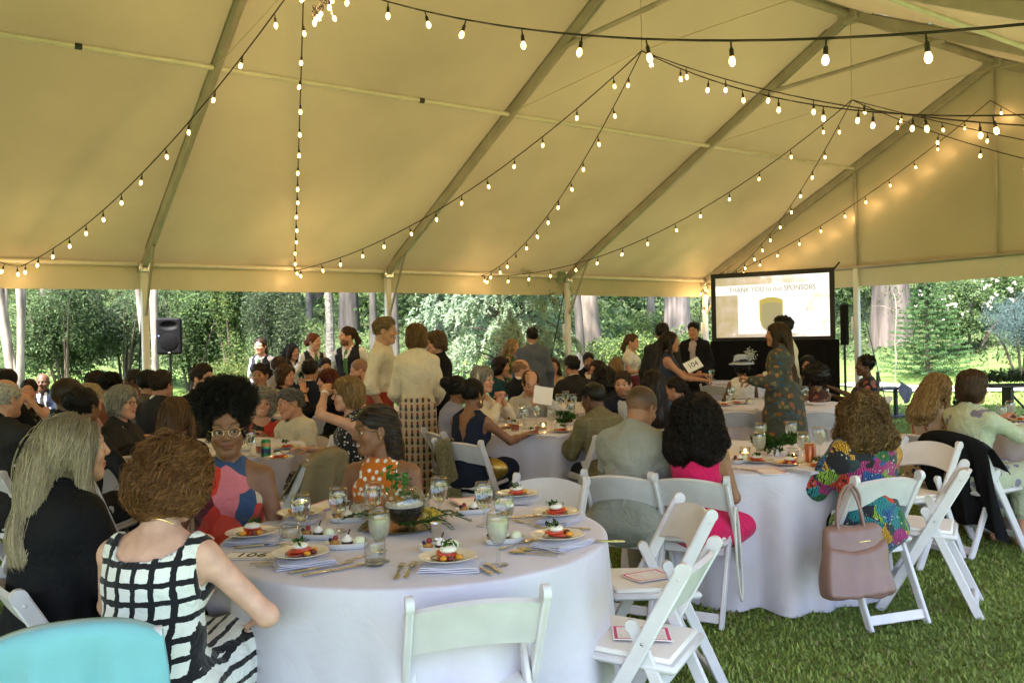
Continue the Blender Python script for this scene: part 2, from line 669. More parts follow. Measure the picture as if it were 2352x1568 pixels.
def head_mesh(sex, h, skin, hair, smile=0.5, brow=1.0, beard=None, look=0.0, lipc=None, old=0.0):
    """vertices, quads+tris, colours in head space (face along +Y)"""
    V, Q = head_proto(sex, h)
    V = V.copy()
    C = np.tile(np.asarray(skin, float), (len(V), 1))
    x, y, z = V[:, 0], V[:, 1], V[:, 2]
    front = sstep(0.05, 0.075, y)
    def blend(w, c):
        nonlocal C
        w = np.clip(w, 0, 1)[:, None]
        C = C * (1 - w) + np.asarray(c, float) * w
    ch = front * np.exp(-((np.abs(x) - 0.04) / 0.018) ** 2 - ((z + 0.03) / 0.02) ** 2)
    blend(0.25 * ch, np.asarray(skin) * arr(1.25, 0.8, 0.75))
    ax = np.abs(x)
    lift = smile * 15.0 * np.clip(ax - 0.004, 0, 1) ** 2 * 1.0
    zz = z - lift
    lip = front * sstep(0.029, 0.021, ax) * np.maximum(bump01(zz, -0.0605, 0.009), bump01(zz, -0.0705, 0.010)) * 1.6
    if lipc is None:
        lipc = np.asarray(skin) * arr(0.95, 0.55, 0.52)
    if sex == 'm':
        lip = lip * 0.6
    blend(lip, lipc)
    line = front * sstep(0.033, 0.026, ax) * np.exp(-((zz + 0.0648) / 0.0026) ** 2)
    if smile > 0.9:
        blend(front * sstep(0.024, 0.018, ax) * np.exp(-((zz + 0.0655) / 0.0045) ** 2) * 1.3, (0.62, 0.58, 0.52))
    else:
        blend(line * 0.75, np.asarray(skin) * 0.22)
    bz = 0.0235 + 0.010 * np.sin(np.clip((ax - 0.012) / 0.04, 0, 1) * 2.3)
    br = sstep(0.045, 0.06, y) * sstep(0.010, 0.015, ax) * sstep(0.054, 0.047, ax) * np.exp(-((z - bz) / (0.0042 if sex == 'm' else 0.0034)) ** 2)
    blend(br * 0.85 * brow, np.asarray(hair) * 0.7)
    lid = sstep(0.05, 0.06, y) * np.exp(-((ax - 0.031) / 0.015) ** 2 - ((z - 0.008) / 0.006) ** 2)
    blend(lid * 0.45, np.asarray(skin) * 0.45)
    if old:
        nl = front * np.exp(-((ax - 0.026 - (-(z + 0.03)) * 0.35) / 0.004) ** 2) * sstep(-0.07, -0.05, z) * sstep(-0.02, -0.035, z)
        blend(nl * 0.5 * old, np.asarray(skin) * 0.5)
    if beard is not None:
        bw = sstep(-0.045, -0.062, z) * sstep(-0.01, 0.02, y + (-z - 0.06) * 0.2) * (1 - np.clip(lip, 0, 1)) * sstep(-0.135, -0.115, z)
        must = front * np.exp(-((z + 0.049) / 0.006) ** 2) * sstep(0.03, 0.02, ax)
        blend(np.maximum(bw, must) * 0.8, beard)
    Vs, Fs, Cs, n = [V], [Q], [C], len(V)
    eV, eF = eyeball()
    for sx in (-1, 1):
        q = eV @ rotz(-look).T
        d = eV[:, 1] / 0.0125
        cc = np.where((d > 0.94)[:, None], (0.006, 0.005, 0.005), np.where((d > 0.80)[:, None], (0.035, 0.02, 0.012), (0.55, 0.52, 0.48)))
        Vs.append(q * arr(1.05, 1, 0.92) + arr(sx * 0.031, 0.0735, -0.0005))
        Cs.append(cc)
        for g in eF:
            Fs.append(g + n)
        n += len(q)
    return np.vstack(Vs), Fs, np.vstack(Cs)

# ------------------------------------------------------------------ hands: wrist at 0, fingers along +Y, back of the hand +Z, thumb to +X
def make_hand(curl, h, spread=0.06):
    f = Field((-0.075, -0.05, -0.11), (0.085, 0.21, 0.05), h)
    f.rc((0, -0.05, 0), (0, 0.0, 0), 0.027, 0.024, k=0.02)
    f.el((0, 0.045, -0.002), (0.039, 0.052, 0.015), k=0.016)
    f.el((0.022, 0.03, -0.008), (0.018, 0.034, 0.016), k=0.012)
    for i, (x, L, r) in enumerate(((0.028, 0.068, 0.0088), (0.0095, 0.076, 0.0092), (-0.0095, 0.070, 0.0088), (-0.027, 0.056, 0.0078))):
        p = arr(x * 0.95, 0.085 - abs(i - 1.2) * 0.004, 0)
        ang, sp = 0.12 * curl, (1.5 - i) * spread
        for seg, fr in enumerate((0.45, 0.31, 0.26)):
            ang += curl * (0.55, 0.85, 0.6)[seg]
            d = arr(math.sin(sp) * math.cos(ang), math.cos(sp) * math.cos(ang), -math.sin(ang))
            q = p + d * L * fr
            f.rc(p, q, r * (1 - 0.09 * seg), r * (0.91 - 0.09 * seg), k=0.004)
            p = q
    p = arr(0.03, 0.018, -0.008)
    for d, L, r0, r1 in ((arr(0.62, 0.70, -0.25 - 0.3 * curl), 0.040, 0.0125, 0.0100), (arr(0.30 - 0.4 * curl, 0.85, -0.3 - 0.4 * curl), 0.030, 0.0100, 0.0088), (arr(0.15 - 0.5 * curl, 0.9, -0.35 - 0.5 * curl), 0.024, 0.009, 0.007)):
        q = p + nrm(d) * L
        f.rc(p, q, r0, r1, k=0.006)
        p = q
    return f.nets()

HANDS = {}
def hand_proto(kind, h):
    if (kind, h) not in HANDS:
        HANDS[kind, h] = make_hand({'relax': 0.45, 'grip': 1.15, 'flat': 0.10, 'curl': 0.8}[kind], h)
    return HANDS[kind, h]

# ------------------------------------------------------------------ cloth materials
def cloth(name, kind='plain', cols=((0.5, 0.5, 0.5),), rough=0.85, sheen=0.15, scale=1.0, weave=0.35, even=0):
    if name in MATS:
        return MATS[name]
    m, nt, b = nodes_of(name)
    N, L = nt.nodes, nt.links
    b.inputs['Roughness'].default_value = rough
    lum_ = max(max(q) for q in cols)
    b.inputs['Sheen Weight'].default_value = sheen * min(1.0, lum_ * 2.2) ** 2
    b.inputs['Specular IOR Level'].default_value = 0.12 if lum_ < 0.08 else 0.25
    tc = N.new('ShaderNodeTexCoord')
    OUT = tc.outputs['Object']
    def math_(op, a, bb=None, c=None):
        n = N.new('ShaderNodeMath')
        n.operation = op
        for i, v in enumerate((a, bb, c)):
            if v is None:
                continue
            if hasattr(v, 'links'):
                L.new(v, n.inputs[i])
            else:
                n.inputs[i].default_value = v
        return n.outputs[0]
    def noise(sc, det=3, vec=None):
        n = N.new('ShaderNodeTexNoise')
        n.inputs['Scale'].default_value = sc
        n.inputs['Detail'].default_value = det
        L.new(vec if vec is not None else OUT, n.inputs['Vector'])
        return n
    def ramp(fac, stops, const=False):
        r = N.new('ShaderNodeValToRGB')
        cr = r.color_ramp
        cr.interpolation = 'CONSTANT' if const else 'LINEAR'
        while len(cr.elements) < len(stops):
            cr.elements.new(0.5)
        for e, (p, c) in zip(cr.elements, stops):
            e.position = p
            e.color = (*tuple(c)[:3], 1)
        L.new(fac, r.inputs[0])
        return r.outputs[0]
    def mixc(fac, a, c):
        n = N.new('ShaderNodeMix')
        n.data_type = 'RGBA'
        for sock, v in ((n.inputs[0], fac), (n.inputs[6], a), (n.inputs[7], c)):
            if hasattr(v, 'links'):
                L.new(v, sock)
            elif isinstance(v, (int, float)):
                sock.default_value = v
            else:
                sock.default_value = (*tuple(v)[:3], 1)
        return n.outputs[2]
    def warp(amount, sc):
        nz = noise(sc)
        v = N.new('ShaderNodeVectorMath')
        v.operation = 'MULTIPLY_ADD'
        L.new(nz.outputs['Color'], v.inputs[0])
        v.inputs[1].default_value = (amount,) * 3
        L.new(OUT, v.inputs[2])
        return v.outputs[0]
    def flat2(vec, sc=1.0):
        sp = N.new('ShaderNodeSeparateXYZ')
        L.new(vec, sp.inputs[0])
        cb = N.new('ShaderNodeCombineXYZ')
        L.new(sp.outputs[0], cb.inputs[0])
        L.new(sp.outputs[2], cb.inputs[1])
        return cb.outputs[0], sp
    def voro(vec, sc, rnd=1.0, feat='F1', dim='2D'):
        v = N.new('ShaderNodeTexVoronoi')
        v.voronoi_dimensions = dim
        v.feature = feat
        v.inputs['Scale'].default_value = sc
        v.inputs['Randomness'].default_value = rnd
        L.new(vec, v.inputs['Vector'])
        return v
    c = [tuple(q) for q in cols]
    big = noise(5.0 * scale)
    if kind == 'plain':
        col = ramp(big.outputs[0], [(0.3, [q * 0.95 for q in c[0]]), (0.7, [min(1, q * 1.04) for q in c[0]])])
    elif kind == 'grid':                                          # wobbly dark window-pane lines on white
        w = warp(0.014, 34.0)
        v2, sp = flat2(w)
        def line(o):
            f = math_('FRACT', math_('MULTIPLY', o, 1 / (0.075 * scale)))
            return math_('LESS_THAN', f, 0.32)
        col = mixc(math_('MAXIMUM', line(sp.outputs[0]), line(sp.outputs[2])), c[0], c[1])
    elif kind == 'dots':
        v2, sp = flat2(warp(0.02, 9.0))
        v = voro(v2, 17.0 / scale, 0.75)
        col = mixc(math_('LESS_THAN', v.outputs['Distance'], 0.25), c[0], c[1])
    elif kind == 'blocks':
        v2, sp = flat2(warp(0.10, 4.0))
        v = voro(v2, 7.0 / scale, 1.0)
        sc_ = N.new('ShaderNodeSeparateColor')
        L.new(v.outputs['Color'], sc_.inputs[0])
        col = ramp(sc_.outputs[0], [(i / len(c), q) for i, q in enumerate(c)], True)
    elif kind == 'wild':
        w = warp(0.16, 9.0)
        v = voro(w, 11.0 / scale, 1.0, dim='3D')
        sc_ = N.new('ShaderNodeSeparateColor')
        L.new(v.outputs['Color'], sc_.inputs[0])
        base = ramp(sc_.outputs[0], [(i / len(c), q) for i, q in enumerate(c)], True)
        wv = N.new('ShaderNodeTexWave')
        wv.inputs['Scale'].default_value = 34.0
        wv.inputs['Distortion'].default_value = 9.0
        L.new(OUT, wv.inputs['Vector'])
        col = mixc(math_('GREATER_THAN', wv.outputs['Fac'], 0.72), base, (0.012, 0.012, 0.015))
        v3 = voro(w, 26.0 / scale, 1.0, dim='3D')
        col = mixc(math_('LESS_THAN', v3.outputs['Distance'], 0.17), col, (0.40, 0.40, 0.33))
    elif kind == 'floral':                                        # c0 ground, others blossoms
        w = warp(0.05, 22.0)
        v = voro(w, 13.0 / scale, 1.0, dim='3D')
        sc_ = N.new('ShaderNodeSeparateColor')
        L.new(v.outputs['Color'], sc_.inputs[0])
        pet = ramp(sc_.outputs[1], [(i / max(1, len(c) - 1), q) for i, q in enumerate(c[1:])], True)
        col = mixc(math_('LESS_THAN', v.outputs['Distance'], 0.40), c[0], pet)
    elif kind == 'speck':
        v = voro(OUT, 42.0 / scale, 1.0, dim='3D')
        col = mixc(math_('LESS_THAN', v.outputs['Distance'], 0.30), c[0], c[1])
    elif kind == 'plaid':
        sp = N.new('ShaderNodeSeparateXYZ')
        L.new(OUT, sp.inputs[0])
        def line(o, n, wd):
            return math_('LESS_THAN', math_('FRACT', math_('MULTIPLY', o, n)), wd)
        k = math_('MAXIMUM', line(sp.outputs[0], 11.0 / scale, 0.10), line(sp.outputs[2], 11.0 / scale, 0.10))
        col = mixc(math_('MULTIPLY', k, 0.6), c[0], c[1])
    elif kind == 'check':
        w = warp(0.012, 30.0)
        ck = N.new('ShaderNodeTexChecker')
        ck.inputs['Scale'].default_value = 18.0 / scale
        L.new(w, ck.inputs[0])
        ck.inputs[1].default_value = (*c[0], 1)
        ck.inputs[2].default_value = (*c[1], 1)
        col = ck.outputs[0]
    elif kind == 'motif':                                         # rows of small printed sprigs
        v2, sp = flat2(OUT)
        mp = N.new('ShaderNodeMapping')
        mp.inputs['Scale'].default_value = (1.45, 1.0, 1)
        L.new(v2, mp.inputs[0])
        v = voro(mp.outputs[0], 13.0 / scale, 0.06)
        col = mixc(math_('LESS_THAN', v.outputs['Distance'], 0.27), c[0], c[2])
        mp2 = N.new('ShaderNodeMapping')
        mp2.inputs['Scale'].default_value = (1.45, 1.0, 1)
        mp2.inputs['Location'].default_value = (0, -0.028, 0)
        L.new(v2, mp2.inputs[0])
        v4 = voro(mp2.outputs[0], 13.0 / scale, 0.06)
        col = mixc(math_('LESS_THAN', v4.outputs['Distance'], 0.19), col, c[1])
    elif kind == 'stripe':
        sp = N.new('ShaderNodeSeparateXYZ')
        L.new(OUT, sp.inputs[0])
        col = mixc(math_('LESS_THAN', math_('FRACT', math_('MULTIPLY', sp.outputs[2], 14.0 / scale)), 0.4), c[0], c[1])
    if hasattr(col, 'links'):
        shade = noise(14.0)
        mr = N.new('ShaderNodeMapRange')
        mr.inputs[1].default_value, mr.inputs[2].default_value = 0.3, 0.7
        mr.inputs[3].default_value, mr.inputs[4].default_value = (0.93, 1.04) if not even else (0.985, 1.01)
        L.new(shade.outputs[0], mr.inputs[0])
        mx = N.new('ShaderNodeMix')
        mx.data_type = 'RGBA'
        mx.blend_type = 'MULTIPLY'
        mx.inputs[0].default_value = 1.0
        L.new(col, mx.inputs[6])
        L.new(mr.outputs[0], mx.inputs[7])
        L.new(mx.outputs[2], b.inputs['Base Color'])
    f1 = noise(17.0, 4)
    f3 = noise(7.0, 2)
    f3.inputs['Distortion'].default_value = 1.2
    cre = math_('POWER', math_('ABSOLUTE', math_('SUBTRACT', f3.outputs[0], 0.5)), 0.5)
    f2 = noise(420.0, 1)
    h = math_('MULTIPLY_ADD', f2.outputs[0], 0.04 * weave, math_('MULTIPLY_ADD', cre, 0.9, f1.outputs[0]))
    bp = N.new('ShaderNodeBump')
    bp.inputs['Strength'].default_value = 0.6 if not even else 0.13
    bp.inputs['Distance'].default_value = 0.02
    L.new(h, bp.inputs['Height'])
    L.new(bp.outputs[0], b.inputs['Normal'])
    MATS[name] = m
    return m

SKIN_M = col_mat('skin', rough=0.52, var=0.11, scale=26, spec=0.4, bump=0.10, bscale=240)
HAIR_M = col_mat('hair', rough=0.48, var=0.15, scale=60, spec=0.28)

# ------------------------------------------------------------------ hair
def hair_field(style, h, seed, o):
    big = style in ('long', 'wavy', 'curly')
    drop = o.get('drop', 0.36)
    lo = (-0.24, -0.24, -0.14)
    hi = (0.24, 0.16, 0.30)
    if style in ('bob', 'curlbob', 'braids'):
        lo = (-0.22, -0.24, -0.26)
    if big or style in ('braids', 'pony'):
        lo = (-0.26, -0.30, -drop - 0.12)
    f = Field(lo, hi, h)
    g = o.get('vol', 0.0)
    f.el((0, -0.017, 0.037), (0.083 + g, 0.106 + g, 0.092 + g), k=0.02)
    if style in ('short', 'fade', 'fringe', 'bun', 'puff', 'pony', 'braids', 'cap', 'afro'):
        if style == 'short':
            f.el((0, 0.015, 0.075), (0.072, 0.075, 0.058), k=0.02)
        if style == 'fringe':
            f.el((0, 0.03, 0.10), (0.062, 0.12, 0.085), k=0.015, mode='s')
    if style in ('bob', 'curlbob'):
        w = 0.018 if style == 'curlbob' else 0.0
        f.el((0, -0.035, -0.02), (0.098 + w, 0.094 + w, 0.105 + w), k=0.03)
        f.el((0, -0.01, 0.06), (0.092 + w, 0.105 + w, 0.075 + w), k=0.03)
        if style == 'curlbob':
            f.el((0, -0.02, 0.02), (0.115, 0.112, 0.10), k=0.03)
    if big:
        w = {'long': 0.0, 'wavy': 0.02, 'curly': 0.055}[style] + o.get('wide', 0.0)
        f.el((0, -0.03, 0.0), (0.092 + w * 0.7, 0.092 + w * 0.6, 0.10 + w * 0.5), k=0.03)
        by = o.get('by', 0.05)
        f.el((0, -0.075 - by * 0.9, -drop * 0.5), (0.092 + w, 0.048 + w * 0.55, drop * 0.58), k=0.05)
        f.el((0, -0.09 - by * 1.3, -drop * 0.82), (0.082 + w * 1.2, 0.042 + w * 0.6, drop * 0.27), k=0.05)
        if o.get('sides', 1):
            for sx in (-1, 1):
                f.rc((sx * 0.088, -0.01, 0.02), (sx * (0.098 + w * 0.8), o.get('fwd', 0.01), -drop * 0.62), 0.022, 0.024, k=0.03)
    if style == 'puff':
        f.el((0.0, -0.055, 0.132), (0.120, 0.098, 0.078), k=0.03)
    if style == 'afro':
        f.el((0, -0.03, 0.045), (0.125 + g, 0.122 + g, 0.115 + g), k=0.03)
    if style == 'bun':
        f.el(o.get('bun', (0, -0.125, 0.045)), (0.052, 0.045, 0.05), k=0.012)
    if style == 'pony':
        f.rc((0, -0.115, 0.03), (0, -0.15, -drop * 0.45), 0.030, 0.036, k=0.02)
        f.rc((0, -0.15, -drop * 0.45), (0, -0.14, -drop), 0.034, 0.014, k=0.02)
    if style == 'braids':
        f.el((0, -0.085, -0.06), (0.085, 0.055, 0.16), k=0.04)
        f.rc((0.02, -0.10, -0.10), (0.05, -0.13, -drop), 0.055, 0.045, k=0.03)
    # openings: face, ears, nape
    if style == 'puff':
        f.el((0, 0.110, -0.025), (0.10, 0.088, 0.120), k=0.012, mode='s')
        f.half((0, 0, -0.045), (0, 0, -1), 0.02)
    elif style in ('short', 'fade', 'fringe', 'cap'):
        f.el((0, 0.105, -0.04), (0.088, 0.078, 0.108 if style != 'fade' else 0.112), k=0.012, mode='s')
        for sx in (-1, 1):
            f.el((sx * 0.09, 0.0, -0.042), (0.03, 0.042, 0.058), k=0.012, mode='s')
        f.half((0, 0, -0.062), (0, 0.35, -1), 0.01)
    elif style == 'afro':
        f.el((0, 0.125, -0.045), (0.085, 0.098, 0.108), k=0.012, mode='s')
        f.half((0, 0, -0.075), (0, 0.5, -1), 0.03)
    elif style in ('bun', 'pony', 'braids'):
        f.el((0, 0.105, -0.045), (0.086, 0.078, 0.118), k=0.012, mode='s')
        for sx in (-1, 1):
            f.el((sx * 0.092, 0.005, -0.045), (0.03, 0.045, 0.06), k=0.012, mode='s')
        if style != 'braids':
            f.el((0, 0.05, -0.13), (0.14, 0.14, 0.075), k=0.015, mode='s')
        else:
            f.el((0, 0.06, -0.12), (0.12, 0.10, 0.10), k=0.015, mode='s')
    elif style in ('bob', 'curlbob'):
        f.el((0, 0.110, -0.055), (0.074, 0.085, 0.118), k=0.012, mode='s')
        f.half((0, 0, -o.get('len', 0.115)), (0, 0.25, -1), 0.012)
        f.el((0, 0.03, -0.13), (0.055, 0.10, 0.06), k=0.015, mode='s')
    else:
        f.el((0, 0.110, -0.055), (0.074, 0.085, 0.118), k=0.012, mode='s')
        f.el((0, 0.075, -0.20), (0.085, 0.10, 0.12), k=0.02, mode='s')
    amp, fr = {'curly': (0.010, 55), 'afro': (0.008, 80), 'puff': (0.008, 80), 'curlbob': (0.010, 50), 'wavy': (0.005, 40), 'fade': (0.0, 10)}.get(style, (0.003, 55))
    if amp:
        f.noise(amp, fr, seed, (1, 1, 0.5 if style in ('long', 'wavy', 'bob') else 1))
    return f

def tubes3(P, r):
    """P (n,s,3), r (n,s) -> 3-sided tubes"""
    n, s_, _ = P.shape
    T = nrm(np.gradient(P, axis=1))
    up = np.where(np.abs(T[..., 2:3]) < 0.85, arr(0, 0, 1), arr(1, 0, 0))
    A = nrm(np.cross(T, up))
    B = np.cross(T, A)
    an = np.arange(3) * 2 * math.pi / 3
    V = P[:, :, None] + (A[:, :, None] * np.cos(an)[None, None, :, None] + B[:, :, None] * np.sin(an)[None, None, :, None]) * r[:, :, None, None]
    base = (np.arange(n)[:, None, None] * s_ + np.arange(s_ - 1)[None, :, None]) * 3
    j = np.arange(3)[None, None, :]
    j2 = (j + 1) % 3
    Q = np.stack([base + j, base + j2, base + 3 + j2, base + 3 + j], -1).reshape(-1, 4)
    return V.reshape(-1, 3), Q

def hair_mesh(style, col, lod, seed, o):
    rg = np.random.default_rng(seed)
    h = (0.0055, 0.0075, 0.011)[lod]
    f = hair_field(style, h, seed, o)
    if lod == 0 and style not in ('fade', 'cap', 'puff', 'braids', 'short', 'fringe'):
        keep_v = f.v.copy()
        f.v = f.v + 0.008
        V, Q = f.nets()
        f.v = keep_v
    else:
        V, Q = f.nets()
    col = np.asarray(col, float)
    hi_c = np.asarray(o.get('hi', col * 1.6), float)
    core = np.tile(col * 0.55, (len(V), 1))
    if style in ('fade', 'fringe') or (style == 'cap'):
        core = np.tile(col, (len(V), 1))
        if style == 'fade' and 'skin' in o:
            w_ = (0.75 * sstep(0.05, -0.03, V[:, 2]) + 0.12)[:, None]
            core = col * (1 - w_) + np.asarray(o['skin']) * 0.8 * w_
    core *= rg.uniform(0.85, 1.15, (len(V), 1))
    parts_V, parts_F, parts_C = [V], [Q], [core]
    n = o.get('n', (3200, 1000, 340)[lod])
    if style in ('fade', 'cap'):
        n = 0
    if n and len(V):
        S = V[rg.integers(0, len(V), n)]
        N = f.grad(S)
        kinky = style in ('afro', 'puff')
        steps = 9 if kinky else (16 if lod == 0 else 11)
        Ls = o.get('lock', {'afro': 0.03 + 0.5 * max(o.get('vol', 0), -0.02), 'long': 0.30, 'wavy': 0.26, 'curly': 0.20, 'bob': 0.13, 'curlbob': 0.10, 'short': 0.045, 'fringe': 0.04, 'bun': 0.07, 'pony': 0.12, 'braids': 0.22}.get(style, 0.045))
        Lr = Ls * rg.uniform(0.6, 1.15, n)
        if style == 'puff':
            Lr = Lr * np.where((S[:, 1] > 0.0) & (S[:, 2] < 0.10), 0.3, 1.0)
        P = np.zeros((n, steps, 3))
        lift = rg.uniform(-0.006, 0.003, n) + (rg.random(n) < 0.05) * rg.uniform(0.002, 0.012, n)
        p = S + N * 0.002
        ph = rg.uniform(0, 6.28, n)
        side = np.sign(S[:, 0] + rg.normal(0, 0.01, n))[:, None]
        jit = rg.normal(0, 0.22, (n, 3))
        for k in range(steps):
            P[:, k] = p
            N = f.grad(p)
            if kinky:
                d = nrm(N + jit * 1.6)
                p = p + d * (Lr / steps * 0.9)[:, None]
                continue
            up = np.clip(N[:, 2:3], 0, 1)
            if style in ('short', 'fringe', 'bun', 'pony', 'braids'):
                gdir = arr(0, -1.0, -0.25) + side * arr(0.45, 0, 0) + jit * 0.7
            else:
                gdir = arr(0, -0.25, -1.0) + up * (side * arr(1.2, 0, 0) + arr(0, -0.5, 0)) + jit * o.get('jit', 1.6 if style == 'curlbob' else 0.6)
            d = nrm(gdir - N * (gdir * N).sum(1, keepdims=True))
            p = p + d * (Lr / steps)[:, None]
            e = f.sample(p)
            keep = np.clip(e - lift, -0.02, 0.02)
            p = p - N * keep[:, None] * 0.8
        rc_ = o.get('coil', {'curly': 0.010, 'wavy': 0.006, 'curlbob': 0.011, 'afro': 0.005, 'puff': 0.005, 'braids': 0.0}.get(style, 0.002))
        turns = o.get('turns', {'curly': 5.0, 'wavy': 2.0, 'curlbob': 1.3, 'afro': 2.5, 'puff': 2.5}.get(style, 1.0))
        T = nrm(np.gradient(P, axis=1))
        A = nrm(np.cross(T, arr(0.3, 0.2, 1.0)))
        B = np.cross(T, A)
        tt = np.linspace(0, 1, steps)[None]
        an = ph[:, None] + tt * turns * 6.28 * rg.uniform(0.7, 1.3, (n, 1))
        env = np.minimum(1, tt * 3) * rc_
        P = P + A * (np.cos(an) * env)[..., None] + B * (np.sin(an) * env)[..., None]
        r0 = o.get('thick', {'afro': 0.0028, 'puff': 0.0026, 'curly': 0.0038, 'curlbob': 0.0042, 'braids': 0.0042}.get(style, 0.0030)) * (0.8, 1.15, 1.8)[lod]
        R = r0 * rg.uniform(0.6, 1.2, (n, 1)) * np.sqrt(np.clip(1.04 - tt ** 2.2, 0.03, 1))
        tv, tq = tubes3(P, np.broadcast_to(R, (n, steps)))
        w = rg.beta(1.2, 2.6, n) * (1.0)
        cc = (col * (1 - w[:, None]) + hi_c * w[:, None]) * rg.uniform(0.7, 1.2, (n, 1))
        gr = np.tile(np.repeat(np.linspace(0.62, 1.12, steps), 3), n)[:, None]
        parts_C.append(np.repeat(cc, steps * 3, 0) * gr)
        parts_F.append(tq + len(V))
        parts_V.append(tv)
    return np.vstack(parts_V), parts_F, np.vstack(parts_C)

# ------------------------------------------------------------------ a person
def ik(a, t, l1, l2, pole):
    d = t - a
    L = np.linalg.norm(d)
    if L > (l1 + l2) * 0.985:
        t = a + d / L * (l1 + l2) * 0.985
        d = t - a
        L = np.linalg.norm(d)
    L = max(L, abs(l1 - l2) + 0.02)
    u = d / np.linalg.norm(d)
    x = (l1 * l1 - l2 * l2 + L * L) / (2 * L)
    y = math.sqrt(max(l1 * l1 - x * x, 0))
    p = np.asarray(pole, float)
    p = nrm(p - u * np.dot(p, u))
    return a + u * x + p * y, t

PEOPLE = {}
NP = [0]
def person(label, hx, hy, d, face, pose='sit', sex='f', skin=(0.42, 0.25, 0.17), hair=('short', (0.03, 0.02, 0.015), {}), top=None, bottom=None,
           head=(0, 0, 0), lean=0.06, tilt=0.0, hands=None, hk=('relax', 'relax'), bulk=1.0, smile=0.4, beard=None, look=0.0, extra=(), fixs=None, chair=True, poles=None, ups=(None, None), cat='person', hsc=1.0, legrot=0.0):
    NP[0] += 1
    seed = 100 + NP[0]
    lod = 0 if d < 5.0 else (1 if d < 9.2 else 2)
    hb = (0.011, 0.015, 0.021)[lod]
    male = sex == 'm'
    sit = pose == 'sit'
    # --- skeleton in units of a 1.74 m body
    zp = 0.53 if sit else 0.93
    X = arr(1, 0, 0)
    def sd(l, t=1.0):
        return nrm(arr(math.sin(tilt * t), math.sin(l), math.cos(l)))
    pel = arr(0, 0, zp)
    waist = pel + 0.17 * sd(lean * 0.5, 0.6)
    chest = waist + 0.17 * sd(lean * 0.95)
    neck = chest + 0.155 * sd(lean * 1.15)
    sp = sd(lean * 1.0)
    fw = nrm(np.cross(sp, X)) * -1
    fw = fw if fw[1] > 0 else -fw
    xr = np.cross(fw, sp)
    RT = np.stack([xr, fw, sp], 1)
    hyaw, hpit, hrol = head
    RH = rotz(-hyaw) @ rotx(-hpit) @ roty(hrol)
    up_h = nrm(sp + RH @ arr(0, 0, 1) * 1.2)
    hc = neck + up_h * 0.150 + arr(0, 0.03, 0) * math.cos(hyaw) + arr(0.03 * math.sin(hyaw), 0, 0)
    sw = (0.174 if male else 0.146) * (0.6 + 0.4 * bulk)
    shl, shr = neck - sp * 0.072 - xr * sw, neck - sp * 0.072 + xr * sw
    l1, l2 = (0.285, 0.255) if male else (0.27, 0.24)
    if hands is None:
        hands = ((-0.16, 0.40, 0.80), (0.16, 0.40, 0.80)) if sit else ((-0.25, 0.03, 0.83), (0.25, 0.03, 0.83))
    pl = poles or ((-0.35, -0.45, -1), (0.35, -0.45, -1))
    ell, wrl = ik(shl, arr(*hands[0]), l1, l2, pl[0])
    elr, wrr = ik(shr, arr(*hands[1]), l1, l2, pl[1])
    legs = []
    for sx in (-1, 1):
        hip = arr(sx * 0.085, 0.0, zp - 0.03)
        if sit:
            kn = arr(sx * 0.10, 0.41, 0.52)
            an = arr(sx * 0.10, 0.40, 0.085)
            if legrot:
                kn, an, hip = (rotz(-legrot) @ q for q in (kn, an, hip))
        else:
            kn = arr(sx * 0.09, 0.02, 0.50)
            an = arr(sx * 0.095, -0.015, 0.085)
        legs.append((hip, kn, an))
    # --- scale and place
    P = at(hx, hy, d)
    th = math.radians(face - 180)
    s = fixs
    gz = float(ground_z(P[0], P[1]))
    if s is None:
        s = (P[2] - gz) / hc[2]
        lo_, hi_ = (0.86, 1.10) if sit else (0.86, 1.12)
        if not lo_ <= s <= hi_:
            print('SCALE', label[:40], round(s, 3))
        s = float(np.clip(s, lo_, hi_))
    off = rotz(th) @ (hc * s)
    root = empty('person', label, cat, (P[0] - off[0], P[1] - off[1], gz), th)
    root.scale = (s, s, s)
    S = dict(pel=pel, waist=waist, chest=chest, neck=neck, hc=hc, RH=RH, RT=RT, shl=shl, shr=shr, ell=ell, elr=elr, wrl=wrl, wrr=wrr, legs=legs, xr=xr, fw=fw, sp=sp, s=s, root=root, sit=sit, male=male, hb=hb, seed=seed, lod=lod, bulk=bulk, sw=sw)
    b = bulk
    am = (0.047, 0.039, 0.028) if male else (0.041 * (0.5 + 0.5 * b), 0.034, 0.0235)
    S['am'] = am
    # --- bounds
    lo = np.min([pel - 0.3, ell - 0.12, elr - 0.12, wrl - 0.12, wrr - 0.12, hc - 0.2], 0)
    hi = np.max([pel + 0.3, ell + 0.12, elr + 0.12, wrl + 0.12, wrr + 0.12, hc + 0.05, shl + 0.12, shr + 0.12], 0)
    lo[2] = 0.0
    if sit:
        hi[1] = max(hi[1], 0.66)
        if legrot:
            hi[0] = max(hi[0], 0.62)
    S['lo'], S['hi'] = lo, hi
    # --- skin body: torso, neck, arms, legs grown as one surface
    f = Field(lo, hi, hb)
    torso(f, S, -0.006)
    nr = 0.056 if male else 0.045
    f.rc(neck - sp * 0.04, hc - RH @ arr(0, 0.025, 0.06), nr, nr * 0.95, k=0.03)
    arms(f, S, 0.0, 1.0, 1.0)
    legs_(f, S, 0.0)
    V, Q = f.nets()
    skin = np.asarray(skin, float)
    Cb = np.tile(skin, (len(V), 1))
    Vs, Fs, Cs, n = [V], [Q], [Cb], len(V)
    hh = (0.0032, 0.005, 0.008)[lod]
    hcol = np.asarray(hair[1] if hair else skin * 0.2, float)
    hV, hF, hC = head_mesh(sex, hh, skin, np.minimum(hcol, 0.12), smile, 1.0 if lod < 2 else 0.8, beard, look)
    hs = (1.02 if male else 0.97) / s * min(1.03, max(0.97, s)) * hsc
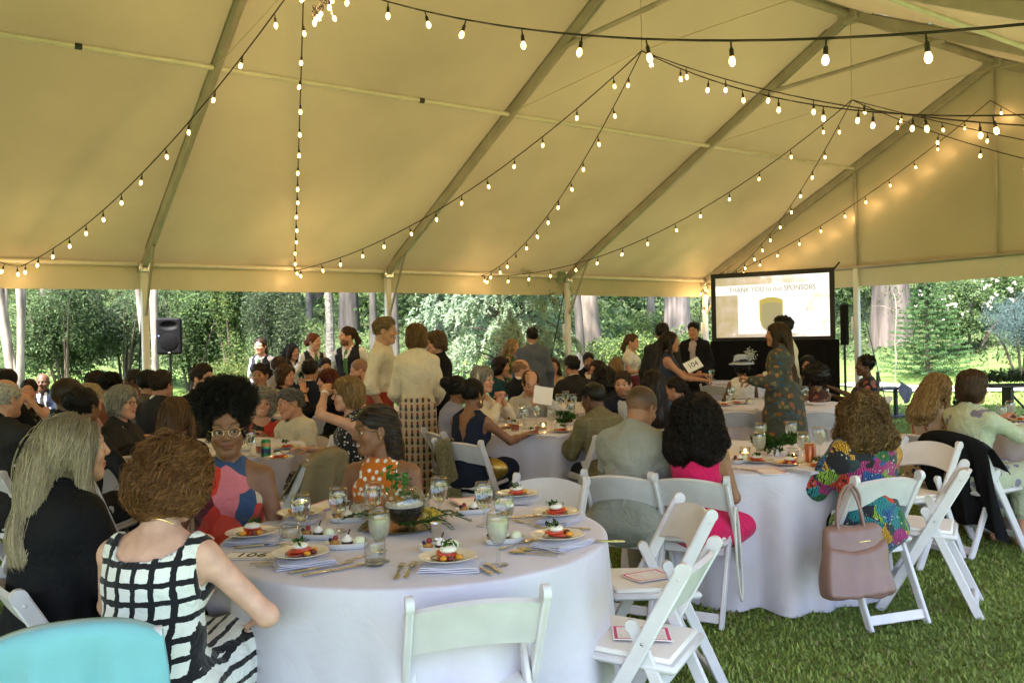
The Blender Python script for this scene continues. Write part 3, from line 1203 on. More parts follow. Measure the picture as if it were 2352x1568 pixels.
    Vs.append(hV * hs @ RH.T + hc)
    Cs.append(hC)
    Fs += [g + n for g in hF]
    n += len(hV)
    for side, (el_, wr_, kind, upv) in enumerate(((ell, wrl, hk[0], ups[0]), (elr, wrr, hk[1], ups[1]))):
        aV, aQ = hand_proto(kind, (0.0036, 0.005, 0.007)[lod])
        y = nrm(wr_ - el_)
        upv = arr(0, 0, 1) if upv is None else arr(*upv)
        if abs(np.dot(y, nrm(upv))) > 0.92:
            upv = arr(-1 if side == 0 else 1, 0.1, 0)
        z = nrm(upv - y * np.dot(upv, y))
        x = np.cross(y, z)
        q = aV.copy()
        aq = aQ
        if side == 1:
            q[:, 0] *= -1
            aq = aQ[:, ::-1]
        Vs.append(q * (1.0 if male else 0.9) @ np.stack([x, y, z], 1).T + wr_)
        Cs.append(np.tile(skin * arr(1.03, 0.97, 0.95), (len(q), 1)))
        Fs.append(aq + n)
        n += len(q)
    me = mesh_np('body', np.vstack(Vs), Fs)
    set_col(me, np.vstack(Cs))
    link('body', me, SKIN_M, root)
    # --- hair
    if hair and hair[0] != 'bald':
        st, hc_, o = hair
        o = dict(o, skin=skin)
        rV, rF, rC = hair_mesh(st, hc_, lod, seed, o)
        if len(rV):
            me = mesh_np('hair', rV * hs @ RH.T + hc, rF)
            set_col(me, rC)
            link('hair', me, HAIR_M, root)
    S['hs'] = hs
    for g in (bottom or []):
        garment(S, *g)
    for g in (top or []):
        garment(S, *g)
    for fn in extra:
        fn(S)
    if sit and chair:
        c = rotz(th) @ arr(0, 0.075, 0) * s
        CHAIRS.append((root.location[0] + c[0], root.location[1] + c[1], th, label))
    return S

CHAIRS = []

def torso(f, S, g, yoke=1.0, low=True):
    b, m, RT = S['bulk'], S['male'], S['RT']
    c = S['chest']
    if low:
        f.el(S['pel'] + arr(0, -0.005, 0.02), (0.162 * b, 0.125 * b, 0.125), k=0.04, grow=g)
    f.el(S['waist'], ((0.148 if m else 0.132) * b, 0.108 * b, 0.16), RT, k=0.05, grow=g)
    f.el(c + S['sp'] * 0.015, ((0.166 if m else 0.150) * (0.5 + 0.5 * b), 0.110 * (0.5 + 0.5 * b), 0.165), RT, k=0.05, grow=g)
    y = S['xr'] * S['sw'] * 0.92 * yoke
    q = S['neck'] - S['sp'] * 0.070
    f.rc(q - y, q + y, 0.050, 0.050, k=0.05, grow=g)
    if yoke > 0.5:
        f.rc(S['neck'] + S['sp'] * 0.02 - S['fw'] * 0.01, q - y * 0.8, 0.040, 0.032, k=0.04, grow=g)
        f.rc(S['neck'] + S['sp'] * 0.02 - S['fw'] * 0.01, q + y * 0.8, 0.040, 0.032, k=0.04, grow=g)
    if not m:
        for sx in (-1, 1):
            f.el(c + S['xr'] * sx * 0.072 + S['fw'] * 0.085 - S['sp'] * 0.01, (0.060, 0.050, 0.060), k=0.04, grow=g)

def arms(f, S, g, up=1.0, lo=1.0, k=0.022):
    a = S['am']
    for sh, el_, wr in ((S['shl'], S['ell'], S['wrl']), (S['shr'], S['elr'], S['wrr'])):
        e = sh + (el_ - sh) * up
        f.rc(sh, e, a[0], a[0] + (a[1] - a[0]) * up, k=0.035 if up > 0.2 else 0.02, grow=g)
        if lo > 0:
            mid = el_ + (wr - el_) * 0.3
            w = el_ + (wr - el_) * lo
            f.rc(el_, mid, a[1], a[1] * 0.98, k=k, grow=g)
            f.rc(mid, w, a[1] * 0.98, a[1] + (a[2] - a[1]) * lo, k=k, grow=g)

def legs_(f, S, g, lo=1.0, feet=True):
    for hip, kn, an in S['legs']:
        f.rc(hip, kn, 0.085 * (0.5 + 0.5 * S['bulk']), 0.058, k=0.035, grow=g)
        f.rc(kn, kn + (an - kn) * lo, 0.056, 0.056 - 0.020 * lo, k=0.025, grow=g)
        if feet:
            f.rc(an + arr(0, -0.03, -0.04), an + arr(0, 0.14, -0.05), 0.036, 0.028, k=0.03, grow=g)

def garment(S, kind, m, o=None):
    """one piece of clothing as a surface that follows the body"""
    o = o or {}
    g = o.get('grow', 0.010)
    lo, hi = S['lo'].copy() - 0.05, S['hi'].copy() + 0.05
    nk, sp, fw, xr = S['neck'], S['sp'], S['fw'], S['xr']
    name = o.get('name', kind)
    hb = S['hb']
    if kind in ('shirt', 'jacket', 'vest', 'blouse', 'sweater', 'cardigan', 'dress', 'halter_dress'):
        if kind not in ('dress', 'halter_dress'):
            lo[2] = S['pel'][2] - 0.22
        f = Field(lo, hi, hb)
        slv = o.get('sleeve', 'long' if kind != 'halter_dress' else 'none')
        yoke = o.get('yoke', 1.0 if slv != 'none' else 0.78)
        if kind == 'halter_dress':
            yoke = 0.0
        torso(f, S, g, yoke)
        if slv == 'long':
            arms(f, S, g + 0.002, 1.0, o.get('cuff', 0.98))
        elif slv == 'half':
            arms(f, S, g + 0.008, 1.0, 0.35)
        elif slv == 'short':
            arms(f, S, g + 0.012, o.get('len', 0.5), 0)
        if kind in ('jacket', 'cardigan'):
            if S['sit']:
                f.rc(S['pel'] + arr(-0.10, -0.02, -0.02), S['pel'] + arr(0.10, -0.02, -0.02), 0.12, 0.12, k=0.05, grow=g)
            else:
                f.rc(S['pel'] + arr(0, 0, 0.05), S['pel'] + arr(0, 0, o.get('hem', -0.12)), 0.165, 0.178, k=0.05, grow=g)
        elif kind not in ('dress', 'halter_dress') and S['sit']:
            f.rc(S['pel'] + arr(-0.09, 0, -0.03), S['pel'] + arr(0.09, 0, -0.03), 0.11, 0.11, k=0.05, grow=g)
        if kind in ('dress', 'halter_dress'):
            fl = o.get('flare', 0.02)
            if S['sit']:
                for hip, kn, an in S['legs']:
                    f.rc(hip, kn, 0.10, 0.075 + fl, k=0.07, grow=g)
                    f.rc(kn, kn + arr(0, 0.02, -o.get('hem', 0.14)), 0.065 + fl, 0.06 + fl, k=0.05, grow=g)
                mk = (S['legs'][0][1] + S['legs'][1][1]) / 2
                f.rc(mk * arr(0.25, 0.25, 0.96), mk * arr(0.88, 0.88, 0.96), 0.09, 0.07, k=0.06, grow=g)
            else:
                zh = o.get('zhem', 0.25)
                f.rc(S['pel'], arr(0, 0, zh), 0.165, 0.17 + fl * 3, k=0.08, grow=g)
                f.half((0, 0, zh), (0, 0, -1), 0.01)
        if kind == 'halter_dress':
            for sx in (-1, 1):
                f.rc(S['chest'] + xr * sx * 0.06 + fw * 0.10 + sp * 0.04, nk + xr * sx * 0.045 + fw * 0.02 + sp * 0.01, 0.022, 0.012, k=0.03)
                f.el(S['shl'] if sx < 0 else S['shr'], (0.085, 0.085, 0.085), k=0.03, mode='s')
        if o.get('tuck'):
            f.half(S['pel'] + arr(0, 0, 0.07), (0, 0, -1), 0.01)
        # neck opening
        nr, ny, nz = o.get('neck', (0.066, 0.02, 0.0))
        f.rc(nk + fw * ny + sp * nz, nk + fw * (ny + 0.01) + sp * 0.2, nr, nr + 0.03, k=0.012, mode='s')
        if o.get('vee'):
            dv = o['vee']
            for t in np.linspace(0.1, 1, 5):
                f.el(nk + fw * (0.06 + 0.04 * t) - sp * dv * t, (0.06 * (1 - t) + 0.012, 0.09, 0.05), S['RT'], k=0.01, mode='s')
        if o.get('backvee'):
            dv = o['backvee']
            for t in np.linspace(0.1, 1, 5):
                f.el(nk - fw * (0.05 + 0.05 * t) - sp * dv * t, (0.075 * (1 - t) + 0.012, 0.075, 0.045), S['RT'], k=0.01, mode='s')
        if o.get('open'):                                        # jacket front worn open
            w = o['open']
            for t in np.linspace(0, 1, 7):
                f.el(nk + fw * (0.10 + 0.02 * t) - sp * (0.02 + 0.46 * t), (w * (1.0 - 0.75 * t) if not o.get('wide') else w, 0.085, 0.06), S['RT'], k=0.01, mode='s')
        if o.get('collar'):
            a_ = np.linspace(0, 2 * math.pi, 13)
            cr = 0.064 if S['male'] else 0.056
            pts = [nk + xr * math.cos(t) * cr + fw * (0.012 + math.sin(t) * cr) + sp * (0.030 - 0.028 * math.sin(t)) for t in a_]
            for p0, p1, t0 in zip(pts[:-1], pts[1:], a_):
                if 1.1 < t0 < 1.75:
                    continue
                f.rc(p0, p1, 0.011, 0.011, k=0.01)
                f.rc(p0 - sp * 0.016, p1 - sp * 0.016, 0.013, 0.013, k=0.01)
        if slv == 'none' and kind not in ('halter_dress',):
            for sh in (S['shl'], S['shr']):
                out = nrm(sh - nk)
                f.el(sh + out * 0.055 - sp * 0.02, (0.062, 0.075, 0.10), S['RT'], k=0.012, mode='s')
        f.noise(o.get('wr', 0.0045) * 1.2, 20, S['seed'] + 3, (0.6, 0.6, 2.0))
        f.noise(o.get('wr', 0.0045), 38, S['seed'] + len(name), (1, 1, 1.2))
    elif kind in ('trousers', 'skirt', 'shorts'):
        hi[2] = S['pel'][2] + 0.22
        f = Field(lo, hi, hb)
        f.el(S['pel'] + arr(0, -0.005, 0.03), (0.165 * S['bulk'], 0.127 * S['bulk'], 0.13), k=0.04, grow=g)
        if kind == 'skirt':
            if S['sit']:
                for hip, kn, an in S['legs']:
                    f.rc(hip, kn, 0.10, 0.085, k=0.07, grow=g)
                    f.rc(kn, kn + arr(0, 0.02, -0.12), 0.07, 0.065, k=0.05, grow=g)
            else:
                zh = o.get('zhem', 0.3)
                f.rc(S['pel'], arr(0, 0, zh), 0.16, 0.17 + o.get('flare', 0.04), k=0.06, grow=g)
                f.half((0, 0, zh), (0, 0, -1), 0.01)
        else:
            legs_(f, S, g + 0.006, 1.0 if kind == 'trousers' else 0.2, False)
        f.noise(0.004, 30, S['seed'] + 7)
    elif kind == 'shoe':
        for hip, kn, an in S['legs']:
            f = Field(an + arr(-0.08, -0.12, -0.1), an + arr(0.08, 0.26, 0.06), max(0.008, hb * 0.7))
            f.rc(an + arr(0, -0.035, -0.045), an + arr(0, 0.15, -0.052), 0.045, 0.036, k=0.02)
            f.half((0, 0, 0.004), (0, 0, -1), 0.006)
            V, Q = f.nets()
            link('shoe', mesh_np('shoe', V, [Q]), m, S['root'])
        return
    else:
        raise ValueError(kind)
    V, Q = f.nets()
    if len(V):
        return link(name, mesh_np(name, V, [Q]), m, S['root'])

# ------------------------------------------------------------------ things worn
def worn(name, build, m):
    def fn(S):
        b = MB()
        build(b, S)
        b.build(name, m, S['root'])
    return fn

def h2l(S, p):
    return np.asarray(p, float) * S['hs'] @ S['RH'].T + S['hc']

def spectacles(m, rim=0.0016, dark=False):
    def build(b, S):
        for sx in (-1, 1):
            t = np.linspace(0, 2 * math.pi, 19)
            ring = np.stack([sx * 0.034 + 0.0245 * np.cos(t), 0.0985 - 0.012 * np.abs(np.cos(t) * 0.5 + sx * 0.5) * 0.6, -0.002 + 0.0205 * np.sin(t)], 1)
            b.tube(h2l(S, ring), rim, 6, False)
            b.tube(h2l(S, [(sx * 0.058, 0.091, 0.006), (sx * 0.072, 0.06, 0.006), (sx * 0.080, 0.0, 0.004), (sx * 0.082, -0.02, -0.004)]), rim, 6)
        b.tube(h2l(S, [(-0.010, 0.101, 0.004), (0, 0.105, 0.007), (0.010, 0.101, 0.004)]), rim, 6)
    return worn('spectacles', build, m)

def earring(m, r=0.005, drop=0.0):
    def fn(S):
        for sx in (-1, 1):
            b = MB()
            b.ellipsoid(h2l(S, (sx * 0.083, -0.004, -0.036 - drop)), (r, r, r + drop * 0.6), 8, 6)
            b.build('earring', m, S['root'])
    return fn

def tie(m):
    def build(b, S):
        n, fw, sp, xr = S['neck'], S['fw'], S['sp'], S['xr']
        p0 = n + fw * 0.088 - sp * 0.012
        c = S['chest'] + fw * (0.135 if S['male'] else 0.165)
        b.board(p0, p0 - sp * 0.035 + fw * 0.012, 0.032, xr, 0.016, 0.006)
        b.board(p0 - sp * 0.03 + fw * 0.014, c, 0.05, xr, 0.010, 0.003)
        b.board(c, c - sp * 0.20, 0.06, xr, 0.010, 0.003)
    return worn('tie', build, m)

def watch(m, side):
    def build(b, S):
        el_, wr = (S['ell'], S['wrl']) if side == 'l' else (S['elr'], S['wrr'])
        u = nrm(wr - el_)
        p = wr - u * 0.022
        b.tube([p - u * 0.009, p + u * 0.009], 0.033 if S['male'] else 0.0285, 16)
    return worn('wristwatch', build, m)

def necklace(m):
    def build(b, S):
        n, fw, sp, xr = S['neck'], S['fw'], S['sp'], S['xr']
        t = np.linspace(0, 2 * math.pi, 25)
        pts = [n + xr * math.cos(k) * 0.062 + fw * (0.004 + math.sin(k) * 0.064) + sp * (0.012 - 0.030 * math.sin(k)) for k in t]
        b.tube(pts, 0.0022, 6, False)
        for k in (-1, 0, 1):
            b.ellipsoid(n - fw * 0.062 + xr * 0.012 * k + sp * 0.044, (0.005, 0.004, 0.005), 8, 6)
    return worn('necklace', build, m)

# ------------------------------------------------------------------ ground
RG = np.random.default_rng(7)
gx, gy = np.meshgrid(np.concatenate([np.arange(-70, -12, 2.0), np.arange(-12, 22, 0.5), np.arange(22, 90, 2.0)]), np.concatenate([np.arange(-30, 0, 2.0), np.arange(0, 30, 0.5), np.arange(30, 110, 2.0)]), indexing='ij')
gz_ = ground_z(gx, gy)
ga, gv = tcoord(gx, gy)
gs = np.maximum(-gv, -ga)
b = MB().surf(np.stack([gx, gy, gz_], -1)[:, ::-1])
me = b.mesh('ground', True, None)
lawn, litter = arr(0.105, 0.165, 0.045), arr(0.060, 0.080, 0.034)
wood = sstep(6.5, 9.5, gs + 0.8 * np.sin(gx * 0.9) + 0.6 * np.sin(gy * 1.3))[..., None]
gc = (lawn * (1 - wood) + litter * wood)
set_col(me, gc[:, ::-1].reshape(-1, 3))
gm = col_mat('lawn', rough=0.95, var=0.30, scale=1.6, spec=0.1, bump=0.6, bscale=45)
link('ground', me, gm, kind='structure')

def grass():
    n = 210000
    d = 2.4 * (17.0 / 2.4) ** (RG.random(n) ** 0.85)
    x = (RG.random(n) * 2 - 1) * 0.66 * d
    y = d
    a, v = tcoord(x, y)
    L = RG.uniform(0.014, 0.034, n) * (1 + 0.25 * sstep(6, 14, d))
    w = RG.uniform(0.0022, 0.0042, n) * (0.75 + 0.20 * d)
    an = RG.uniform(0, 6.28, n)
    bend = RG.uniform(0.2, 1.1, n) * L
    z0 = ground_z(x, y) - 0.004
    s_ = np.stack([np.cos(an), np.sin(an), 0 * an], 1)
    f_ = np.stack([-np.sin(an), np.cos(an), 0 * an], 1)
    base = np.stack([x, y, z0], 1)
    up = arr(0, 0, 1)
    p0, p1 = base - s_ * w[:, None], base + s_ * w[:, None]
    m_ = base + f_ * (bend * 0.35)[:, None] + up * (L * 0.62)[:, None]
    p2, p3 = m_ - s_ * (w * 0.8)[:, None], m_ + s_ * (w * 0.8)[:, None]
    p4 = base + f_ * bend[:, None] + up * L[:, None]
    V = np.stack([p0, p1, p3, p2, p4], 1).reshape(-1, 3)
    i = np.arange(n)[:, None] * 5
    me = mesh_np('grass', V, [i + np.array([[0, 1, 2, 3]]), i + np.array([[3, 2, 4]])])
    c = np.where(RG.random((n, 1)) < 0.07, arr(0.26, 0.22, 0.10), arr(0.185, 0.250, 0.052)) * RG.uniform(0.55, 1.4, (n, 1)) * (0.8 + 0.4 * (np.sin(x * 2.1) * np.sin(y * 1.7 + 1) * 0.5 + 0.5))[:, None] + RG.uniform(0, 0.03, (n, 1)) * arr(1, 0.7, 0.1)
    set_col(me, np.repeat(c, 5, 0))
    link('grass', me, col_mat('grass', rough=0.6, var=0.1, transl=0.25, spec=0.3), label='short mown grass under and around the tent', cat='grass', kind='stuff')
grass()

# ------------------------------------------------------------------ foliage
def leaves(rg, C, r, cols, aspect=0.5, up=0.3, jitter=0.35):
    """diamond leaves centred at C, length r each"""
    n = len(C)
    r = np.broadcast_to(np.asarray(r, float), (n,))
    d = nrm(rg.normal(size=(n, 3)) + arr(0, 0, -up))
    s_ = nrm(np.cross(d, rg.normal(size=(n, 3))))
    nn = np.cross(d, s_)
    R, W = (r * 0.5)[:, None], (r * 0.5 * aspect)[:, None]
    V = np.stack([C - d * R, C + s_ * W + nn * W * 0.35, C + d * R, C - s_ * W + nn * W * 0.35], 1).reshape(-1, 3)
    Fq = np.arange(n)[:, None] * 4 + np.arange(4)[None]
    cols = np.asarray(cols, float)
    c = cols[rg.integers(0, len(cols), n)] * rg.uniform(1 - jitter, 1 + jitter, (n, 1))
    return V, Fq, np.repeat(c, 4, 0)

def lobes(rg, n, c, r, k=9, shell=0.5):
    """points spread through a lumpy crown"""
    lc = nrm(rg.normal(size=(k, 3))) * rg.uniform(0.25, 0.72, (k, 1))
    lr = rg.uniform(0.32, 0.55, k)
    i = rg.integers(0, k, n)
    q = nrm(rg.normal(size=(n, 3))) * (rg.random((n, 1)) ** shell)
    p = lc[i] + q * lr[i][:, None]
    return np.asarray(c, float) + p * np.asarray(r, float)

LEAF_M = col_mat('leaf', rough=0.75, var=0.15, scale=3, transl=0.42, spec=0.08)
BARK = {}
def bark(name, col, scale=9.0, depth=0.6, stretch=0.18):
    if name in MATS:
        return MATS[name]
    m, nt, bs = nodes_of(name)
    N, L = nt.nodes, nt.links
    tc = N.new('ShaderNodeTexCoord')
    mp = N.new('ShaderNodeMapping')
    mp.inputs['Scale'].default_value = (1, 1, stretch)
    L.new(tc.outputs['Object'], mp.inputs[0])
    nz = N.new('ShaderNodeTexNoise')
    nz.inputs['Scale'].default_value = scale
    nz.inputs['Detail'].default_value = 6
    L.new(mp.outputs[0], nz.inputs['Vector'])
    r = N.new('ShaderNodeValToRGB')
    r.color_ramp.elements[0].position, r.color_ramp.elements[1].position = 0.35, 0.68
    r.color_ramp.elements[0].color = (*[c * 0.5 for c in col], 1)
    r.color_ramp.elements[1].color = (*[min(1, c * 1.25) for c in col], 1)
    L.new(nz.outputs[0], r.inputs[0])
    L.new(r.outputs[0], bs.inputs['Base Color'])
    bs.inputs['Roughness'].default_value = 0.9
    bp = N.new('ShaderNodeBump')
    bp.inputs['Strength'].default_value = depth
    bp.inputs['Distance'].default_value = 0.05
    L.new(nz.outputs[0], bp.inputs['Height'])
    L.new(bp.outputs[0], bs.inputs['Normal'])
    MATS[name] = m
    return m

def spot(px, d):
    p = at(px, 780, d)
    return arr(p[0], p[1], float(ground_z(p[0], p[1])))

def shrub(name, label, px, d, w, h, cols, n, leaf, seed, aspect=0.5, cat='shrub', group=None, z0=0.05, k=9, up=0.3, flowers=None):
    rg = np.random.default_rng(seed)
    p = spot(px, d)
    o = empty(name, label, cat, p, 0, group)
    n = int(n * 1.9)
    leaf = leaf * 0.72
    C = lobes(rg, n, (0, 0, h * 0.52 + z0), (w / 2, w / 2, h * 0.5), k, 0.55)
    C[:, 2] = np.maximum(C[:, 2], 0.03)
    V, Fq, c = leaves(rg, C, leaf * rg.uniform(0.7, 1.3, n), cols, aspect, up)
    me = mesh_np('foliage', V, [Fq], False)
    set_col(me, c)
    link('foliage', me, LEAF_M, o)
    b = MB()
    for i in range(6):
        t = rg.normal(size=2) * w * 0.16
        b.tube([(t[0] * 0.2, t[1] * 0.2, -0.05), (t[0] * 0.6, t[1] * 0.6, h * 0.3), (t[0] * 1.4, t[1] * 1.4, h * 0.7)], (0.03, 0.022, 0.008), 6)
    b.build('stem', bark('bark_brown', (0.10, 0.075, 0.055)), o)
    if flowers:
        fc, fn, fs = flowers
        C2 = lobes(rg, fn, (0, 0, h * 0.55), (w / 2 * 1.04, w / 2 * 1.04, h * 0.52), k, 0.2)
        V, Fq, c = leaves(rg, np.repeat(C2, 4, 0) + rg.normal(0, fs * 0.4, (fn * 4, 3)), fs, [fc], 0.9, 0, 0.12)
        me = mesh_np('blossom', V, [Fq], False)
        set_col(me, c)
        link('blossom', me, LEAF_M, o)
    return o

def trunk_path(rg, h, r, lean=(0, 0), n=9, wob=0.05):
    t = np.linspace(0, 1, n)
    P = np.stack([lean[0] * t + rg.normal(0, wob, n) * t, lean[1] * t + rg.normal(0, wob, n) * t, h * t], 1)
    P[0, 2] = -0.3
    R = r * (1 - 0.55 * t) * (1 + 0.35 * np.exp(-t * 14))
    return P, R

CROWN = None
def tree(name, label, px, d, r, h, m, seed, lean=(0, 0), cat='tree', group=None, crown=True, limbs=3, cols=((0.05, 0.10, 0.02), (0.075, 0.13, 0.03), (0.035, 0.07, 0.018)), cn=1600, cw=None, crz=None):
    rg = np.random.default_rng(seed)
    p = spot(px, d)
    o = empty(name, label, cat, p, 0, group)
    b = MB()
    P, R = trunk_path(rg, h, r, lean)
    b.tube(P, R, 14 if r > 0.12 else 9)
    ends = []
    for i in range(limbs):
        t = rg.uniform(0.45, 0.9)
        q = np.array([np.interp(t, np.linspace(0, 1, len(P)), P[:, j]) for j in range(3)])
        an = rg.uniform(0, 6.28)
        L = h * rg.uniform(0.15, 0.3)
        e = q + arr(math.cos(an) * L, math.sin(an) * L, L * rg.uniform(0.2, 0.7))
        b.tube([q, (q + e) / 2 + arr(0, 0, 0.1 * L), e], (r * 0.35, r * 0.25, r * 0.08), 7)
        ends.append(e)
    b.build('trunk', m, o)
    if crown:
        cw = cw or h * 0.32
        C = lobes(rg, cn, (lean[0], lean[1], crz or h * 0.92), (cw, cw, h * 0.30), 12, 0.5)
        V, Fq, c = leaves(rg, C, rg.uniform(0.25, 0.5, cn) * min(1, cw / 3), cols, 0.55)
        me = mesh_np('crown', V, [Fq], False)
        set_col(me, c)
        link('crown', me, LEAF_M, o)
    return o

GREY_BARK = bark('bark_grey', (0.080, 0.068, 0.058), 7.0, 0.9)
PALE_BARK = bark('bark_pale', (0.25, 0.215, 0.175), 6.0, 0.25, 0.4)
PINK_BARK = bark('bark_pink_grey', (0.20, 0.163, 0.145), 10.0, 0.8, 0.10)
BIRCH_BARK = bark('bark_birch', (0.16, 0.147, 0.128), 12.0, 0.4, 3.0)

# multi-stemmed pale myrtles by the long side
def myrtle(label, px, d, stems, seed):
    rg = np.random.default_rng(seed)
    p = spot(px, d)
    o = empty('myrtle_tree', label, 'tree', p)
    b = MB()
    for bx, tx, r, kink in stems:
        t = np.linspace(0, 1, 9)
        k = d / 1990.0
        x = (bx + (tx - bx) * t + kink * np.sin(t * 3.14) + 0.35 * kink * np.sin(t * 11 + bx)) * k
        P = np.stack([x, rg.normal(0, 0.12) * t, -0.2 + 5.2 * t], 1)
        b.tube(P, r * (1.12 - 0.45 * t), 10)
    b.build('trunk', PALE_BARK, o)
    C = lobes(rg, 1800, (0, 0, 5.6), (2.0, 2.0, 1.3), 10, 0.5)
    V, Fq, c = leaves(rg, C, 0.12, ((0.06, 0.11, 0.03), (0.08, 0.13, 0.035)), 0.5)
    me = mesh_np('crown', V, [Fq], False)
    set_col(me, c)
    link('crown', me, LEAF_M, o)
myrtle('pale smooth multi-stemmed myrtle at the left edge beyond the tent', 42, 14.0, ((-10, -46, 0.066, -10), (-2, 4, 0.055, 9), (6, 38, 0.055, -9), (4, -18, 0.04, -20)), 5)
myrtle('pale smooth multi-stemmed myrtle right behind the loudspeaker and tent post', 352, 14.0, ((-4, -54, 0.046, -8), (2, 10, 0.055, -9), (6, 38, 0.045, -8), (0, -16, 0.036, 8)), 6)

DG, MG, LG, YG, GG = (0.078, 0.120, 0.058), (0.110, 0.162, 0.072), (0.125, 0.185, 0.064), (0.17, 0.22, 0.065), (0.14, 0.17, 0.11)
shrub('evergreen_shrub', 'large dark evergreen shrub between the two pale myrtles', 150, 16.0, 2.2, 2.7, (DG, MG, (0.06, 0.085, 0.035)), 9000, 0.11, 11, 0.36)
shrub('evergreen_shrub', 'dark rounded evergreen shrub just left of the second myrtle', 282, 17.0, 1.8, 2.2, (DG, MG, GG), 6000, 0.11, 12, 0.4)
shrub('evergreen_shrub', 'glossy mid green shrub behind the loudspeaker', 440, 17.0, 1.9, 2.6, (MG, DG, LG), 7000, 0.10, 13, 0.5)
shrub('upright_shrub', 'upright yellow-green shrub left of the waiters', 535, 16.2, 1.05, 2.8, (LG, YG, MG), 6000, 0.085, 14, 0.5)
shrub('olive_shrub', 'tall grey-green airy shrub behind the waiters', 636, 15.6, 1.35, 2.9, (GG, (0.12, 0.15, 0.09), MG), 7500, 0.07, 15, 0.45)
shrub('low_shrub', 'low bronze-green ferny shrub at the lawn edge right of the first tent post', 520, 15.0, 1.6, 0.9, (YG, (0.12, 0.12, 0.04), LG), 3000, 0.10, 16, 0.3)
shrub('low_shrub', 'low leafy plant at the lawn edge at the waiters feet', 645, 15.0, 1.2, 0.7, (MG, LG, YG), 2200, 0.10, 17, 0.3)
shrub('low_shrub', 'low green ground plant at the foot of the dark evergreen shrub', 235, 14.6, 1.7, 0.6, (LG, MG), 2200, 0.10, 18, 0.45)
shrub('hillside_shrub', 'bright green bush on the bank right of the pale conifer', 1420, 19.0, 2.2, 1.5, (LG, YG, MG), 5000, 0.10, 19, 0.5)
shrub('hillside_shrub', 'light green bush on the bank below the broad pale trunk', 1500, 22.0, 2.4, 1.9, (LG, MG, YG), 5000, 0.12, 20, 0.5)
shrub('hillside_shrub', 'green bush on the bank beside the projection screen frame', 1600, 20.0, 2.0, 1.8, (LG, MG), 4000, 0.12, 21, 0.5)
shrub('flowering_shrub', 'white flowering shrub right of the dark fir', 2225, 21.0, 2.4, 1.9, (MG, DG, LG), 6000, 0.11, 22, 0.5, flowers=((0.75, 0.66, 0.62), 110, 0.075))
shrub('flowering_shrub', 'paler white flowering shrub near the right edge of the photo', 2310, 23.0, 2.4, 2.4, (LG, MG), 6000, 0.11, 23, 0.5, flowers=((0.78, 0.72, 0.66), 120, 0.075))
shrub('yellow_green_shrub', 'tall yellow-green shrub behind the white flowering shrubs', 2262, 26.0, 2.8, 4.6, (YG, LG, (0.16, 0.19, 0.05)), 6500, 0.16, 24, 0.5)
shrub('blue_spruce', 'blue-grey spruce at the right edge of the lawn', 2345, 17.5, 2.0, 1.9, ((0.10, 0.15, 0.15), (0.075, 0.115, 0.115)), 8000, 0.09, 25, 0.16)
shrub('garden_plant', 'dark spiky garden plant behind the pale green floral dress', 2203, 13.0, 0.42, 0.62, (DG, (0.02, 0.04, 0.015)), 1200, 0.11, 26, 0.22)

# trunks of the wood
G = 'trees of the wood behind the tent'
tree('woodland_tree', 'slim grey-white tree trunk directly behind the waiters', 757, 15.2, 0.085, 7.0, BIRCH_BARK, 31, cn=1200)
tree('woodland_tree', 'thick grey trunk in the wood above the rightmost waiter', 803, 27.0, 0.27, 14.0, GREY_BARK, 32)
tree('woodland_tree', 'grey trunk left of the slim white one in the wood', 732, 33.0, 0.24, 14.0, GREY_BARK, 33)
tree('woodland_tree', 'thin pale trunk between the olive shrub and the grey trunks', 712, 29.0, 0.10, 11.0, BIRCH_BARK, 34, cn=900)
tree('woodland_tree', 'thin trunk just left of the second tent post', 858, 24.0, 0.10, 10.0, GREY_BARK, 35, cn=900)
tree('woodland_tree', 'thin trunk just right of the second tent post', 908, 23.0, 0.09, 10.0, GREY_BARK, 36, cn=900)
tree('woodland_tree', 'slim trunk left of the pale conifer', 1004, 27.0, 0.13, 11.0, GREY_BARK, 37, cn=900)
tree('woodland_tree', 'slim trunk right of the third tent post', 1340, 19.0, 0.10, 9.0, GREY_BARK, 38, lean=(-0.5, 0), cn=900)
tree('woodland_tree', 'vine-covered thick brown trunk right of the third tent post', 1362, 24.0, 0.27, 13.0, bark('bark_vine', (0.21, 0.16, 0.13), 6.0, 1.0), 39, lean=(-0.8, 0))
tree('woodland_tree', 'broad pale pinkish trunk left of the projection screen', 1557, 21.0, 0.31, 16.0, PINK_BARK, 40)
tree('woodland_tree', 'thin pale trunk between the vine-covered and the broad pale trunk', 1497, 30.0, 0.13, 12.0, PALE_BARK, 41, cn=900)
tree('woodland_tree', 'very broad fluted trunk right of the projection screen', 2048, 24.0, 0.46, 16.0, bark('bark_fluted', (0.115, 0.092, 0.08), 7.0, 1.0, 0.08), 42)
tree('woodland_tree', 'old grey trunk with a low branch at the far left', 215, 22.0, 0.22, 12.0, GREY_BARK, 43, limbs=5)
tree('woodland_tree', 'dark trunk at the left behind the large evergreen shrub', 120, 25.0, 0.25, 13.0, GREY_BARK, 44)
tree('garden_sapling', 'thin staked sapling on the lawn right of the column speaker', 2222 - 0, 17.0, 0.018, 2.2, PALE_BARK, 45, cn=160, cw=0.35, limbs=2, crz=1.9)
bpy.data.objects['garden_sapling'].location = spot(1985 + 70, 16.5)
ORD = 'first second third fourth fifth sixth seventh eighth ninth tenth eleventh twelfth thirteenth fourteenth fifteenth sixteenth seventeenth eighteenth'.split()
FAR = sorted((560, 610, 690, 780, 935, 1075, 1280, 1440, 1640, 1960, 2110, 2200, 2330, 330, 20, 430, 1180, 870))
